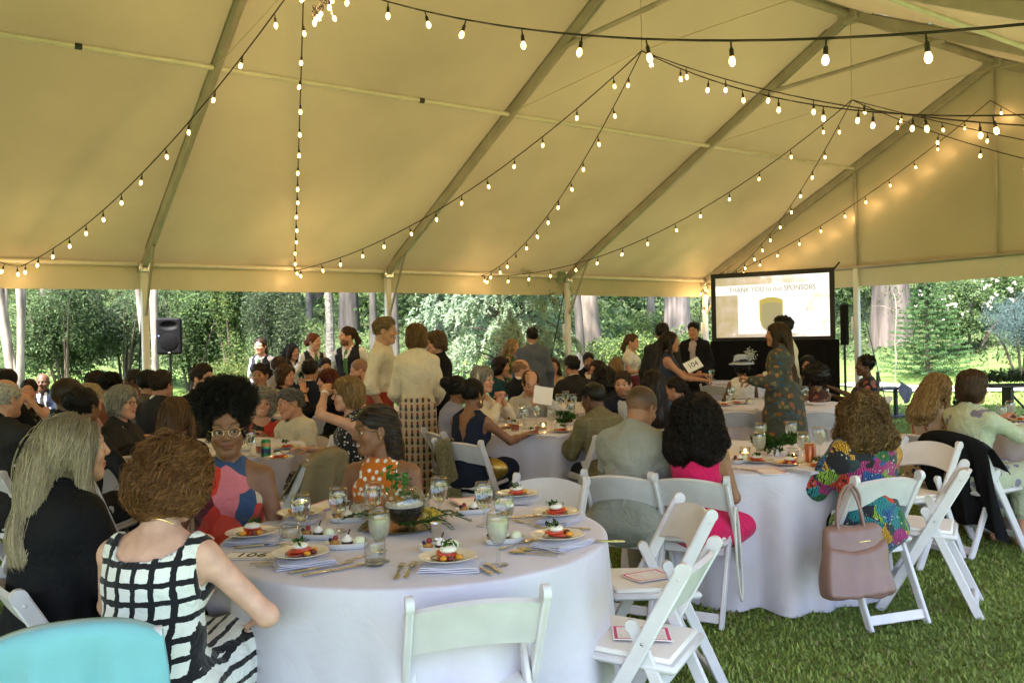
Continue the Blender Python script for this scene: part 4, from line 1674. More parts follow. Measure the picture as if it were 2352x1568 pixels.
for i, (px, d, r) in enumerate(((560, 36, 0.2), (610, 40, 0.2), (690, 42, 0.22), (780, 44, 0.22), (935, 38, 0.2), (1075, 36, 0.22), (1280, 40, 0.2), (1440, 44, 0.2), (1640, 40, 0.22), (1960, 42, 0.24), (2110, 40, 0.2), (2200, 44, 0.22), (2330, 38, 0.22), (330, 34, 0.2), (20, 32, 0.2), (430, 38, 0.2), (1180, 46, 0.2), (870, 46, 0.2))):
    tree('woodland_tree', ORD[FAR.index(px)] + ' dim grey trunk from the left deep in the wood', px, d, r, 14.0, GREY_BARK, 60 + i, group=G, cn=700)

# the wood itself and the undergrowth read as one mass
def masses():
    rg = np.random.default_rng(3)
    n = 90000
    d = rg.uniform(24, 62, n)
    x = rg.uniform(-0.72, 0.72, n) * d
    z = ground_z(x, d)
    # clumps
    k = 420
    cd = rg.uniform(27, 58, k)
    cx = rg.uniform(-0.74, 0.74, k) * cd
    cz = ground_z(cx, cd) + rg.uniform(0.4, 7.5, k)
    i = rg.integers(0, k, n)
    C = np.stack([cx[i], cd[i], cz[i]], 1) + nrm(rg.normal(size=(n, 3))) * (rg.random((n, 1)) ** 0.5) * rg.uniform(0.8, 2.2, k)[i][:, None] * arr(1.2, 1.2, 0.75)
    V, Fq, c = leaves(rg, C, rg.uniform(0.14, 0.34, n), (DG, DG, MG, (0.05, 0.09, 0.02), LG), 0.55)
    tone = rg.uniform(0.55, 1.5, k)[i]
    c = c * np.repeat(tone, 4)[:, None]
    me = mesh_np('woods', V, [Fq], False)
    set_col(me, c)
    link('woods', me, LEAF_M, label='dense green wood rising behind the lawn', cat='woods', kind='stuff')
    n = 80000
    d = rg.uniform(15, 42, n)
    x = rg.uniform(-0.72, 0.72, n) * d
    a, v = tcoord(x, d)
    s_ = np.maximum(-v, -a)
    ok = s_ > 7.0 + rg.uniform(-1.0, 2.0, n)
    x, d = x[ok], d[ok]
    z = ground_z(x, d)
    n = len(x)
    hh = 0.12 + 0.55 * np.clip(np.sin(x * 1.1 + 2) * np.sin(d * 0.9 + x * 0.4), 0, 1)
    C = np.stack([x, d, z + rg.random(n) * hh], 1)
    V, Fq, c = leaves(rg, C, rg.uniform(0.09, 0.20, n), (MG, LG, MG, (0.09, 0.13, 0.05), (0.10, 0.10, 0.05)), 0.4)
    me = mesh_np('undergrowth', V, [Fq], False)
    set_col(me, c)
    link('undergrowth', me, LEAF_M, label='low green undergrowth covering the bank', cat='undergrowth', kind='stuff')
masses()

# drooping pale conifer
def weeping_conifer():
    rg = np.random.default_rng(9)
    p = spot(1150, 15.6)
    o = empty('weeping_conifer', 'large pale green weeping conifer between the second and third tent posts', 'tree', p)
    P, R = trunk_path(rg, 6.5, 0.10, wob=0.04)
    MB().tube(P, R, 10).build('trunk', bark('bark_brown', (0.10, 0.075, 0.055)), o)
    b = MB()
    SP = []
    for i in range(150):
        z0 = rg.uniform(0.15, 5.2)
        an = rg.uniform(0, 6.28)
        L = (1.95 * (1 - z0 / 8.5)) * rg.uniform(0.6, 1.12)
        t = np.linspace(0, 1, 9)
        rad = L * t
        zz = z0 + L * (0.55 * t - 0.62 * t ** 2.4)
        Q = np.stack([rad * math.cos(an), rad * math.sin(an), zz], 1)
        b.tube(Q, 0.016 * (1.1 - t), 5)
        for j in range(17):
            u = rg.uniform(0.3, 1)
            q = np.array([np.interp(u, t, Q[:, c]) for c in range(3)])
            SP.append((q, an + rg.normal(0, 0.7), rg.uniform(0.18, 0.48)))
    b.build('branch', bark('bark_brown', (0.10, 0.075, 0.055)), o)
    SP_q = np.array([s[0] for s in SP])
    SP_a = np.array([s[1] for s in SP])
    SP_L = np.array([s[2] for s in SP])
    m = 34
    n = len(SP)
    t = np.linspace(0, 1, m)[None]
    out = np.stack([np.cos(SP_a), np.sin(SP_a), 0 * SP_a], 1)
    ax = SP_q[:, None] + out[:, None] * (SP_L[:, None] * 0.55 * np.sqrt(t))[..., None] + arr(0, 0, -1) * (SP_L[:, None] * 0.85 * t ** 1.6)[..., None]
    C = ax.reshape(-1, 3)
    N_ = len(C)
    d = nrm(rg.normal(size=(N_, 3)) + np.repeat(out, m, 0) * 0.5 + arr(0, 0, -0.5))
    Ln = 0.055 * rg.uniform(0.7, 1.3, (N_, 1))
    s_ = nrm(np.cross(d, rg.normal(size=(N_, 3)))) * 0.013
    V = np.stack([C - s_, C + s_, C + d * Ln + s_ * 0.4, C + d * Ln - s_ * 0.4], 1).reshape(-1, 3)
    c = arr(0.36, 0.46, 0.32) * rg.uniform(0.7, 1.2, (n, 1))
    c = np.repeat(np.repeat(c, m, 0), 4, 0)
    me = mesh_np('foliage', V, [np.arange(N_)[:, None] * 4 + np.arange(4)[None]], False)
    set_col(me, c)
    link('foliage', me, LEAF_M, o)
weeping_conifer()

def fir(label, px, d, w, h, col, seed):
    rg = np.random.default_rng(seed)
    p = spot(px, d)
    o = empty('fir_tree', label, 'tree', p)
    MB().tube([(0, 0, -0.1), (0, 0, h * 0.97)], (0.06, 0.01), 8).build('trunk', bark('bark_brown', (0.10, 0.075, 0.055)), o)
    m = 90
    B = [(k / 20.0, j * 6.2832 / nb + k * 1.3 + rg.normal(0, 0.12)) for k in range(20) for nb in (14 - k // 2,) for j in range(nb)]
    zb, ab = (np.repeat(np.array(B)[:, i], m) for i in (0, 1))
    n = len(zb)
    t = rg.random(n) ** 0.7
    Lb = (1 - zb) ** 0.8 * w / 2 * np.repeat(rg.uniform(0.8, 1.1, len(B)), m) + 0.05
    lat = rg.normal(0, 0.16, n) * Lb * t * (1.2 - t)
    rad = Lb * t
    C = np.stack([rad * np.cos(ab) - lat * np.sin(ab), rad * np.sin(ab) + lat * np.cos(ab), 0.10 + zb * h - 0.10 * t + 0.16 * t * t * Lb + rg.normal(0, 0.012, n)], 1)
    V, Fq, c = leaves(rg, C, 0.07, (col,), 0.2, 0.3, 0.25)
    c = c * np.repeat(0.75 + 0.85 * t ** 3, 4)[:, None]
    me = mesh_np('crown', V, [Fq], False)
    set_col(me, c)
    link('crown', me, LEAF_M, o)
fir('conical green fir on the lawn right of the tent end post', 2130, 18.5, 2.1, 2.2, (0.06, 0.115, 0.045), 8)

# stone edging of the beds and the grey garden path
STONE = mat('edging_stone', (0.34, 0.32, 0.30), 0.9, var=0.25, scale=5, bump=0.4, bscale=30)
def edging(label, p0, p1, n):
    o = empty('stone_edging', label, 'edging', (0, 0, 0))
    rg = np.random.default_rng(n)
    for i in range(n):
        q = arr(*p0) + (arr(*p1) - arr(*p0)) * ((i + 0.5) / n)
        L = np.linalg.norm(arr(*p1) - arr(*p0)) / n * 0.94
        an = math.atan2(p1[1] - p0[1], p1[0] - p0[0])
        MB().rbox((q[0], q[1], float(ground_z(q[0], q[1])) + 0.03), (L, 0.16, 0.14 + rg.uniform(-0.02, 0.02)), 0.02, rotz(an + rg.normal(0, 0.03))).build('stone', STONE, o)
pa, pb = spot(470, 14.6), spot(660, 14.9)
edging('low grey stone edging of the bed behind the waiters', pa, pb, 6)
pb_ = MB()
pth = [spot(px, d) for px, d in ((1950, 19.0), (2060, 17.6), (2150, 17.0), (2240, 16.6), (2330, 16.2), (2460, 15.6), (2700, 14.6))]
pth = np.array(pth)
tt = nrm(np.gradient(pth[:, :2], axis=0))
nn_ = np.stack([-tt[:, 1], tt[:, 0]], 1) * 0.35
L_, R_ = pth.copy(), pth.copy()
L_[:, :2] += nn_
R_[:, :2] -= nn_
for q in (L_, R_):
    q[:, 2] = ground_z(q[:, 0], q[:, 1]) + 0.03
MB().surf(np.stack([R_, L_])).build('garden_path', mat('path_gravel', (0.42, 0.38, 0.36), 0.95, var=0.25, scale=14, bump=0.5, bscale=60), kind='structure')

# ------------------------------------------------------------------ the tent
def tent_fabric(name='tent_vinyl', thru=(0.047, 0.0335, 0.0135)):
    m, nt, bs = nodes_of(name)
    N, L = nt.nodes, nt.links
    N.remove(bs)
    tc = N.new('ShaderNodeTexCoord')
    nz = N.new('ShaderNodeTexNoise')
    nz.inputs['Scale'].default_value = 0.42
    nz.inputs['Detail'].default_value = 5
    L.new(tc.outputs['Object'], nz.inputs['Vector'])
    r1, r2 = N.new('ShaderNodeValToRGB'), N.new('ShaderNodeValToRGB')
    for r, c in ((r1, (0.80, 0.715, 0.53)), (r2, thru)):
        r.color_ramp.elements[0].position, r.color_ramp.elements[1].position = 0.3, 0.72
        r.color_ramp.elements[0].color = (*[q * 0.80 for q in c], 1)
        r.color_ramp.elements[1].color = (*[q * 1.10 for q in c], 1)
        L.new(nz.outputs[0], r.inputs[0])
    df, tr = N.new('ShaderNodeBsdfDiffuse'), N.new('ShaderNodeBsdfTranslucent')
    gl = N.new('ShaderNodeBsdfGlossy')
    gl.inputs['Roughness'].default_value = 0.42
    gl.inputs[0].default_value = (0.9, 0.85, 0.7, 1)
    L.new(r1.outputs[0], df.inputs[0])
    L.new(r2.outputs[0], tr.inputs[0])
    mp = N.new('ShaderNodeMapping')
    mp.inputs['Scale'].default_value = (1, 1, 1)
    L.new(tc.outputs['Object'], mp.inputs[0])
    n2 = N.new('ShaderNodeTexNoise')
    n2.inputs['Scale'].default_value = 2.2
    n2.inputs['Detail'].default_value = 5
    n2.inputs['Distortion'].default_value = 0.6
    L.new(mp.outputs[0], n2.inputs['Vector'])
    bp = N.new('ShaderNodeBump')
    bp.inputs['Strength'].default_value = 0.25
    bp.inputs['Distance'].default_value = 0.05
    L.new(n2.outputs[0], bp.inputs['Height'])
    for s_ in (df, gl):
        L.new(bp.outputs[0], s_.inputs['Normal'])
    m1, m2 = N.new('ShaderNodeMixShader'), N.new('ShaderNodeMixShader')
    m1.inputs[0].default_value = 0.5
    m2.inputs[0].default_value = 0.04
    L.new(df.outputs[0], m1.inputs[1])
    L.new(tr.outputs[0], m1.inputs[2])
    L.new(m1.outputs[0], m2.inputs[1])
    L.new(gl.outputs[0], m2.inputs[2])
    L.new(m2.outputs[0], N['Material Output'].inputs[0])
    return m
VINYL = tent_fabric()
VALANCE = tent_fabric('valance_vinyl', (0.24, 0.158, 0.066))
ALU = mat('brushed_aluminium', (0.34, 0.31, 0.255), 0.5, 0.25, var=0.12, scale=4, bump=0.1, bscale=80)
WHITE_POST = mat('white_post_paint', (0.66, 0.65, 0.62), 0.5, var=0.06, scale=3)
BLACK = mat('black_metal', (0.012, 0.012, 0.013), 0.45, var=0.1)
STEEL = mat('steel', (0.6, 0.6, 0.6), 0.25, 1.0, var=0.05)

tent = empty('frame_tent', 'large white frame tent roof with aluminium rafters over the whole dinner', 'tent', (0, 0, 0))
NB = 6
def slope(a, f, side, off=0.0):
    """point on the roof plane: f from eave (0) to ridge (1)"""
    v = HALF * f if side == 0 else 2 * HALF - HALF * f
    p = tp(a, v, EAVE + (RIDGE - EAVE) * f)
    k = math.atan2(RIDGE - EAVE, HALF)
    vs = 1 if side == 0 else -1
    n = arr(-TV[0] * vs * math.sin(k), -TV[1] * vs * math.sin(k), math.cos(k))
    return p + n * off

for side in (0, 1):
    for i in range(NB):
        fs = np.linspace(-0.022, 1.014, 33)
        ts = np.linspace(-0.03 if i == 0 else 0, 1.03 if i == NB - 1 else 1, 31)
        G_ = np.zeros((33, 31, 3))
        for j, f_ in enumerate(fs):
            for k, t_ in enumerate(ts):
                sag = 0.055 * max(0, math.sin(math.pi * f_)) * math.sin(math.pi * t_)
                wr = 0.012 * math.sin(t_ * 31 + i) * math.exp(-abs(f_) * 6) * math.sin(math.pi * t_) + sum(0.010 * math.sin(14 * math.atan2(abs(f_) * 6.1, abs(t_ - e_) * 3.4 + 0.02) + i) * math.exp(-math.hypot(f_ * 6.1, (t_ - e_) * 3.4) * 0.9) for e_ in (0, 1))
                edge = math.exp(-min(t_, 1 - t_) * 9) * 0.006 * math.sin(f_ * 60 + i * 2)
                G_[j, k] = slope((i + t_) * BAY, f_, side, 0.075 - sag + wr + edge)
        MB().surf(G_ if side == 0 else G_[:, ::-1]).build('roof_panel', VINYL, tent, angle=None)
for i in range(NB + 1):
    a = i * BAY
    for side in (0, 1):
        up = slope(a, 0.5, side, 1) - slope(a, 0.5, side, 0)
        MB().board(slope(a, 0.0, side), slope(a, 0.992, side), 0.115, up, 0.062, 0.006).build('rafter', ALU, tent)
        MB().board(slope(a, 0.05, side, 0.064), slope(a, 0.95, side, 0.064), 0.012, up, 0.085, 0.003).build('rafter_track', ALU, tent)
        v = 0 if side == 0 else 2 * HALF
        b0 = tp(a, v, 0)
        b0[2] = ground_z(b0[0], b0[1])
        MB().board(b0, tp(a, v, EAVE - 0.03), 0.085, TU.tolist() + [0], 0.085, 0.012).build('post', WHITE_POST, tent)
        MB().rbox(b0 + arr(0, 0, 0.012), (0.2, 0.2, 0.02), 0.004, rotz(AL)).build('base_plate', STEEL, tent)
        MB().rbox(tp(a, v, EAVE - 0.02), (0.15, 0.15, 0.12), 0.01, rotz(AL)).build('bracket', STEEL, tent)
        vs = 0.05 if side == 0 else 2 * HALF - 0.05
        MB().tube([tp(a, vs, EAVE - 0.62), slope(a, 0.095, side, -0.06)], 0.019, 8).build('knee_brace', ALU, tent)
    if i < NB:
        MB().tube([tp(a, HALF, RIDGE), tp(a + BAY, HALF, RIDGE)], 0.045, 10).build('ridge_beam', ALU, tent)
        for side in (0, 1):
            MB().tube([slope(a, PUR, side, -0.01), slope(a + BAY, PUR, side, -0.01)], 0.026, 10).build('purlin', mat('pale_pipe', (0.62, 0.58, 0.49), 0.45, 0.1, var=0.08), tent)
            v = 0 if side == 0 else 2 * HALF
            MB().tube([tp(a, v, EAVE + 0.02), tp(a + BAY, v, EAVE + 0.02)], 0.032, 10).build('eave_beam', mat('pale_pipe', (0.60, 0.57, 0.49)), tent)
            for q in ((0.35,) if i > 1 else ()):
                MB().tube([slope(a + q * BAY - 0.03, PUR, side, -0.01), slope(a + q * BAY + 0.03, PUR, side, -0.01)], 0.029, 8).build('clip', BLACK, tent)
    if 0 < i < NB:
        MB().tube([slope(a, 0.79, 0, -0.05), slope(a, 0.79, 1, -0.05)], 0.028, 8).build('collar_tie', ALU, tent)
    MB().rbox(tp(a, HALF, RIDGE - 0.01), (0.16, 0.26, 0.16), 0.02, rotz(AL)).build('ridge_bracket', ALU, tent)

def valance(P0, P1, out, n=28):
    fs = np.linspace(0, 1, 6)
    ts = np.linspace(0, 1, n)
    G_ = np.zeros((6, n, 3))
    for j, f_ in enumerate(fs):
        for k, t_ in enumerate(ts):
            q = P0 + (P1 - P0) * t_
            w = 0.020 * f_ * math.sin(t_ * 23 + P0[0]) + 0.012 * f_ * math.sin(t_ * 51)
            G_[j, k] = q + out * (0.06 + w) + arr(0, 0, 0.10 - 0.39 * f_ - 0.012 * math.sin(math.pi * t_) * f_)
    MB().surf(G_).build('valance', VALANCE, tent, angle=None)
tu3, tv3 = arr(TU[0], TU[1], 0), arr(TV[0], TV[1], 0)
for i in range(NB):
    valance(tp(i * BAY, 0, EAVE), tp((i + 1) * BAY, 0, EAVE), -tv3)
    valance(tp((i + 1) * BAY, 2 * HALF, EAVE), tp(i * BAY, 2 * HALF, EAVE), tv3)
for a, sg in ((0, 1), (NB * BAY, -1)):
    vs = [0, PUR * HALF, HALF, 2 * HALF - PUR * HALF, 2 * HALF]
    for v0, v1 in zip(vs[:-1], vs[1:]):
        valance(tp(a, v0, EAVE), tp(a, v1, EAVE), tu3 * sg, 20)
        # gable cloth
        fs = np.linspace(0, 1, 12)
        ts = np.linspace(0, 1, 12)
        G_ = np.zeros((12, 12, 3))
        for j, f_ in enumerate(fs):
            for k, t_ in enumerate(ts):
                v = v0 + (v1 - v0) * t_
                zt = EAVE + (RIDGE - EAVE) * (v / HALF if v <= HALF else (2 * HALF - v) / HALF) + 0.07
                w = 0.05 * math.sin(math.pi * t_) * math.sin(math.pi * f_) + 0.010 * math.sin((1 - t_) * 18 - f_ * 30) * (1 - f_) * math.sin(math.pi * t_)
                G_[j, k] = tp(a, v, EAVE + 0.02 + (zt - EAVE - 0.02) * f_ * 1.012) + tu3 * sg * (0.05 + w)
        MB().surf(G_).build('gable_panel', VINYL, tent, angle=None)
    MB().tube([tp(a, 0, EAVE + 0.02), tp(a, 2 * HALF, EAVE + 0.02)], 0.032, 10).build('eave_beam', ALU, tent)
    for v in vs[1:-1]:
        b0 = tp(a, v, 0)
        b0[2] = ground_z(b0[0], b0[1])
        zt = EAVE + (RIDGE - EAVE) * (v / HALF if v <= HALF else (2 * HALF - v) / HALF)
        if v != HALF:
            MB().board(b0, tp(a, v, EAVE), 0.085, TU.tolist() + [0], 0.085, 0.012).build('post', WHITE_POST, tent)
        MB().board(tp(a, v, EAVE), tp(a, v, zt - 0.06), 0.055 if v != HALF else 0.03, TU.tolist() + [0], 0.05 if v != HALF else 0.03, 0.008).build('gable_post', ALU, tent)
# black guy straps and white weight tags
for a, v, da, dv in ((0, PUR * HALF, -0.5, 0.25), (0, 0, -0.3, -0.8), (3 * BAY, 0, 0.05, -0.55), (BAY, 0, 0.25, -0.6)):
    p1 = tp(a + da, v + dv, 0)
    p1[2] = ground_z(p1[0], p1[1])
    MB().board(tp(a, v, EAVE - 0.1) - tv3 * 0.03, p1, 0.025, tu3, 0.004, 0.001).build('strap', BLACK, tent)
for a, v in ((0, PUR * HALF), (BAY, 0), (0, 0)):
    MB().rbox(tp(a, v, 1.62) - tv3 * 0.06 - tu3 * 0.02, (0.09, 0.03, 0.30), 0.01, rotz(AL)).build('weight_tag', mat('white_plastic', (0.78, 0.78, 0.76), 0.4, var=0.03), tent)
# hub suspension wires
CABLE = mat('pale_cable', (0.42, 0.36, 0.24), 0.5, var=0.05)
HUBZ = 4.29
HUBS = {k: tp(k * BAY, HALF, HUBZ if k else 4.74) for k in range(0, 5)}
for k in (1, 2, 3):
    for q in (slope(k * BAY, 0.62, 0, -0.06), slope(k * BAY, 0.62, 1, -0.06), tp(k * BAY, HALF, RIDGE)):
        MB().tube([HUBS[k], q], 0.0045, 5).build('suspension_wire', CABLE, tent)

# ------------------------------------------------------------------ festoon lights
WIRE = mat('black_rubber_wire', (0.014, 0.012, 0.010), 0.7, var=0.1)
SOCKET = mat('black_bulb_socket', (0.018, 0.015, 0.012), 0.55, var=0.1)
BULB = mat('lit_bulb', (1.0, 0.8, 0.5), 0.3, var=0, emit=(1.0, 0.52, 0.15), estr=2.2)
BULB_LIGHT = bpy.data.lights.new('bulb_light', 'POINT')
BULB_LIGHT.energy = 0.36
BULB_LIGHT.color = (1.0, 0.60, 0.25)
BULB_LIGHT.shadow_soft_size = 0.012
def glow_in(parent):
    o = bpy.data.objects.new('bulb_light', BULB_LIGHT)
    COL.objects.link(o)
    o.parent = parent
    o.location = (0, 0, -0.197)
sock = MB().lathe([(0.001, 0.0), (0.006, -0.002), (0.007, -0.05), (0.014, -0.058), (0.0165, -0.07), (0.017, -0.115), (0.012, -0.118), (0.001, -0.118)], 10).mesh('socket')
sock.materials.append(SOCKET)
bulb = MB().lathe([(0.001, -0.112), (0.012, -0.113), (0.015, -0.122), (0.0225, -0.142), (0.024, -0.155), (0.019, -0.172), (0.010, -0.181), (0.001, -0.183)], 10).mesh('bulb', True, None)
bulb.materials.append(BULB)
NS = [0]
def festoon(label, A, B, sag, step=0.62, first=0.15, skip=()):
    step *= 0.72
    NS[0] += 1
    rg = np.random.default_rng(NS[0])
    A, B = np.asarray(A, float), np.asarray(B, float)
    L = np.linalg.norm(B - A)
    n = 33
    t = np.linspace(0, 1, n)
    P = A + (B - A) * t[:, None] + arr(0, 0, -1) * (4 * sag * t * (1 - t))[:, None]
    o = empty('string_light', label, 'string light')
    MB().tube(P, 0.0058, 6).build('wire', WIRE, o)
    s_, k = first, 0
    while s_ < L - 0.05:
        u = s_ / L
        p = np.array([np.interp(u, t, P[:, j]) for j in range(3)])
        tl = rg.normal(0, 0.12, 2)
        sc = 1.0
        if k not in skip:
            so = link('socket', sock, None, o)
            so.location, so.rotation_euler = p, (tl[0], tl[1], 0)
            so.scale = (0.62,) * 3
            glow_in(link('bulb', bulb, None, so))
        else:
            so = link('socket', sock, None, o)
            so.location = p
            so.scale = (0.62,) * 3
        s_ += step * rg.uniform(0.9, 1.1)
        k += 1
    return o
def vp(px, py, v):
    """surveyed point on the vertical plane v of the tent"""
    r = ray(px, py)
    o = arr(0, 0, HC)
    t = (v - ((o[0] - C0[0]) * TV[0] + (o[1] - C0[1]) * TV[1])) / (r[0] * TV[0] + r[1] * TV[1])
    return o + r * t
def lip(a, v, dz=-0.06):
    return tp(a, v, EAVE + dz) + tv3 * (0.1 if v < 1 else -0.1)
EL = {'a': vp(48, 612, 0.12), 'b': vp(676, 622, 0.12), 'c': vp(1105, 634, 0.12), 'd': tp(0.15, 0.15, EAVE - 0.10)}
R0, R1, R2, R3, R4 = (lip(k * BAY, 2 * HALF, dz) for k, dz in ((2.75, -0.05), (2.25, 0.03), (2.0, -0.1), (0.03, -0.1), (1.0, -0.22)))
festoon('string of bulbs climbing from the far left eave to the nearest ceiling hub', EL['a'], HUBS[3], 0.30, 0.60)
festoon('short string of bulbs leaving the photo at the far left eave', EL['a'], HUBS[4], 0.55, 0.60)
festoon('string of bulbs hanging almost vertically in the photo left of centre', EL['b'], HUBS[3], 0.06, 0.52)
festoon('string of bulbs from the eave left of centre up to the middle hub', EL['b'], HUBS[2], 0.35, 0.60)
festoon('string of bulbs from above the pale conifer steeply up to the middle hub', EL['c'], HUBS[2], 0.40, 0.60, skip=(4,))
festoon('string of bulbs from above the pale conifer to the hub near the far gable', EL['c'], HUBS[1], 0.55, 0.60)
festoon('string of bulbs from the screen corner post steeply up to the hub near the gable', EL['d'], HUBS[1], 0.45, 0.60)
festoon('string of bulbs lying close along the cream gable cloth', EL['d'] + arr(0, 0, 0.02), HUBS[0] - tu3 * 0.12, 0.25, 0.62)
festoon('nearest thick string of bulbs sweeping across the top right of the photo', HUBS[3], R0, 0.30, 0.62)
festoon('string of bulbs from the middle hub to the near eave, rising to the right edge', HUBS[2], R1, 0.40, 0.62)
festoon('string of bulbs from the middle hub crossing below the other, falling to the right edge', HUBS[2], R2, 0.30, 0.62)
festoon('upper of two strings leaving the gable-side hub toward the right edge', HUBS[1], R3, 0.20, 0.62)
festoon('lower of two strings leaving the gable-side hub toward the right edge', HUBS[1], R4, 0.38, 0.62)
festoon('short string of bulbs from the gable peak to the right edge of the photo', HUBS[0] - tu3 * 0.12, R3, 0.55, 0.62)
# the tail of spare bulbs gathered at the nearest hub and at the screen corner
def cluster(label, c, n, r, seed, h=0.16):
    rg = np.random.default_rng(seed)
    o = empty('bulb_cluster', label, 'string light')
    w = MB()
    prev = np.asarray(c, float)
    for i in range(n):
        q = np.asarray(c, float) + arr(rg.uniform(-r, r), rg.uniform(-r, r), -rg.uniform(0, h))
        w.tube([prev, (prev + q) / 2 - arr(0, 0, 0.04), q], 0.005, 5)
        prev = q
        so = link('socket', sock, None, o)
        so.location, so.rotation_euler = q, (rg.normal(0, 0.2), rg.normal(0, 0.2), 0)
        so.scale = (0.62,) * 3
        glow_in(link('bulb', bulb, None, so))
    w.build('wire', WIRE, o)
cluster('cluster of spare bulbs gathered under the nearest hub at the top edge', HUBS[3] + arr(0.06, 0, -0.02), 9, 0.14, 4, 0.24)
cluster('cluster of spare bulbs hanging at the tent corner left of the screen', EL['d'] + arr(-0.05, -0.05, -0.05), 4, 0.08, 5, 0.12)
cluster('pair of spare bulbs hanging low on the tent corner post', EL['d'] + arr(-0.03, -0.05, -0.38), 2, 0.06, 6, 0.05)

# ------------------------------------------------------------------ folding chairs (front along +Y, origin on the ground under the seat)
RESIN = mat('white_resin', (0.575, 0.55, 0.57), 0.42, var=0.07, scale=9, spec=0.45, bump=0.03, bscale=40)
PAD = mat('white_vinyl_pad', (0.72, 0.70, 0.67), 0.5, var=0.04, scale=5, bump=0.05, bscale=20)
BOLT = mat('chair_bolt', (0.35, 0.35, 0.35), 0.35, 0.9, var=0.05)
def make_chair():
    o = empty('folding_chair', 'x', 'chair')
    A = lambda t, x: arr(x, -0.235 + 0.445 * t, 0.800 * (1 - t))            # long upright, t from top to front foot
    for sx in (-1, 1):
        x = sx * 0.208
        b = MB()
        side = arr(0, 0.87, 0.49)
        b.board(A(0.035, x), A(1, x), 0.054, side, 0.024, 0.006)
        b.tube([A(0.035, x) - arr(0.0127, 0, 0), A(0.035, x) + arr(0.0127, 0, 0)], 0.0272, 16)
        b.build('upright', RESIN, o)
        b = MB()
        r0, r1 = arr(sx * 0.181, -0.030, 0.560), arr(sx * 0.181, -0.285, 0.0)
        b.board(r0, r1, 0.046, arr(0, 1, 0), 0.022, 0.005)
        b.tube([r0 - arr(0.0118, 0, 0), r0 + arr(0.0118, 0, 0)], 0.0237, 14)
        b.build('rear_leg', RESIN, o)
        MB().ellipsoid(arr(sx * 0.221, -0.075, 0.515), (0.003, 0.006, 0.006), 8, 6).build('bolt', BOLT, o)
        MB().ellipsoid(arr(sx * 0.221, -0.205, 0.745), (0.004, 0.007, 0.007), 8, 6).build('bolt', RESIN, o)
    # curved back slat with arched edges
    u = np.linspace(-1, 1, 17)
    rows = []
    for f_ in (0.0, 0.12, 0.5, 0.88, 1.0):
        arch = 0.028 * (1 - u ** 2)
        z = 0.595 + f_ * 0.150 + arch
        y = -0.235 + 0.445 * (1 - z / 0.800) - 0.030 * (1 - u ** 2)
        rows.append(np.stack([u * 0.197, y, z], 1))
    MB().sheet(np.array(rows), 0.020).build('back_slat', RESIN, o)
    # seat with rounded front and its pad
    b = MB()
    b.rbox((0, 0.015, 0.432), (0.388, 0.395, 0.030), 0.012, rotx(0.035))
    b.build('seat', RESIN, o)
    MB().rbox((0, 0.018, 0.4535), (0.350, 0.355, 0.022), 0.010, rotx(0.035)).build('seat_pad', PAD, o)
    MB().board((-0.170, -0.262, 0.052), (0.170, -0.262, 0.052), 0.050, arr(0, 0.4, 0.9), 0.020, 0.004).build('rear_stretcher', RESIN, o)
    MB().board((-0.170, -0.115, 0.375), (0.170, -0.115, 0.375), 0.055, arr(0, 0.4, 0.9), 0.020, 0.004).build('seat_rail', RESIN, o)
    MB().board((-0.196, 0.137, 0.130), (0.196, 0.137, 0.130), 0.045, arr(0, -0.49, 0.87), 0.020, 0.004).build('front_stretcher', RESIN, o)
    return o
CHAIR = make_chair()
CHAIR_USED = [False]
def place_chair(x, y, th, label):
    z = float(ground_z(x, y))
    if not CHAIR_USED[0]:
        CHAIR_USED[0] = True
        CHAIR.location, CHAIR.rotation_euler = (x, y, z), (0, 0, th)
        CHAIR['label'] = label
        CHAIR['group'] = 'white folding chairs'
        return CHAIR
    return copy_tree(CHAIR, (x, y, z), th, label, 'white folding chairs')
def chair_at(px, py, zref, face, label):
    """chair whose back-slat top centre (z about 0.76) is seen at the pixel"""
    p = gp(px, py, zref)
    th = math.radians(face - 180)
    off = rotz(th) @ arr(0, -0.235, 0)
    return place_chair(p[0] - off[0], p[1] - off[1], th, label)

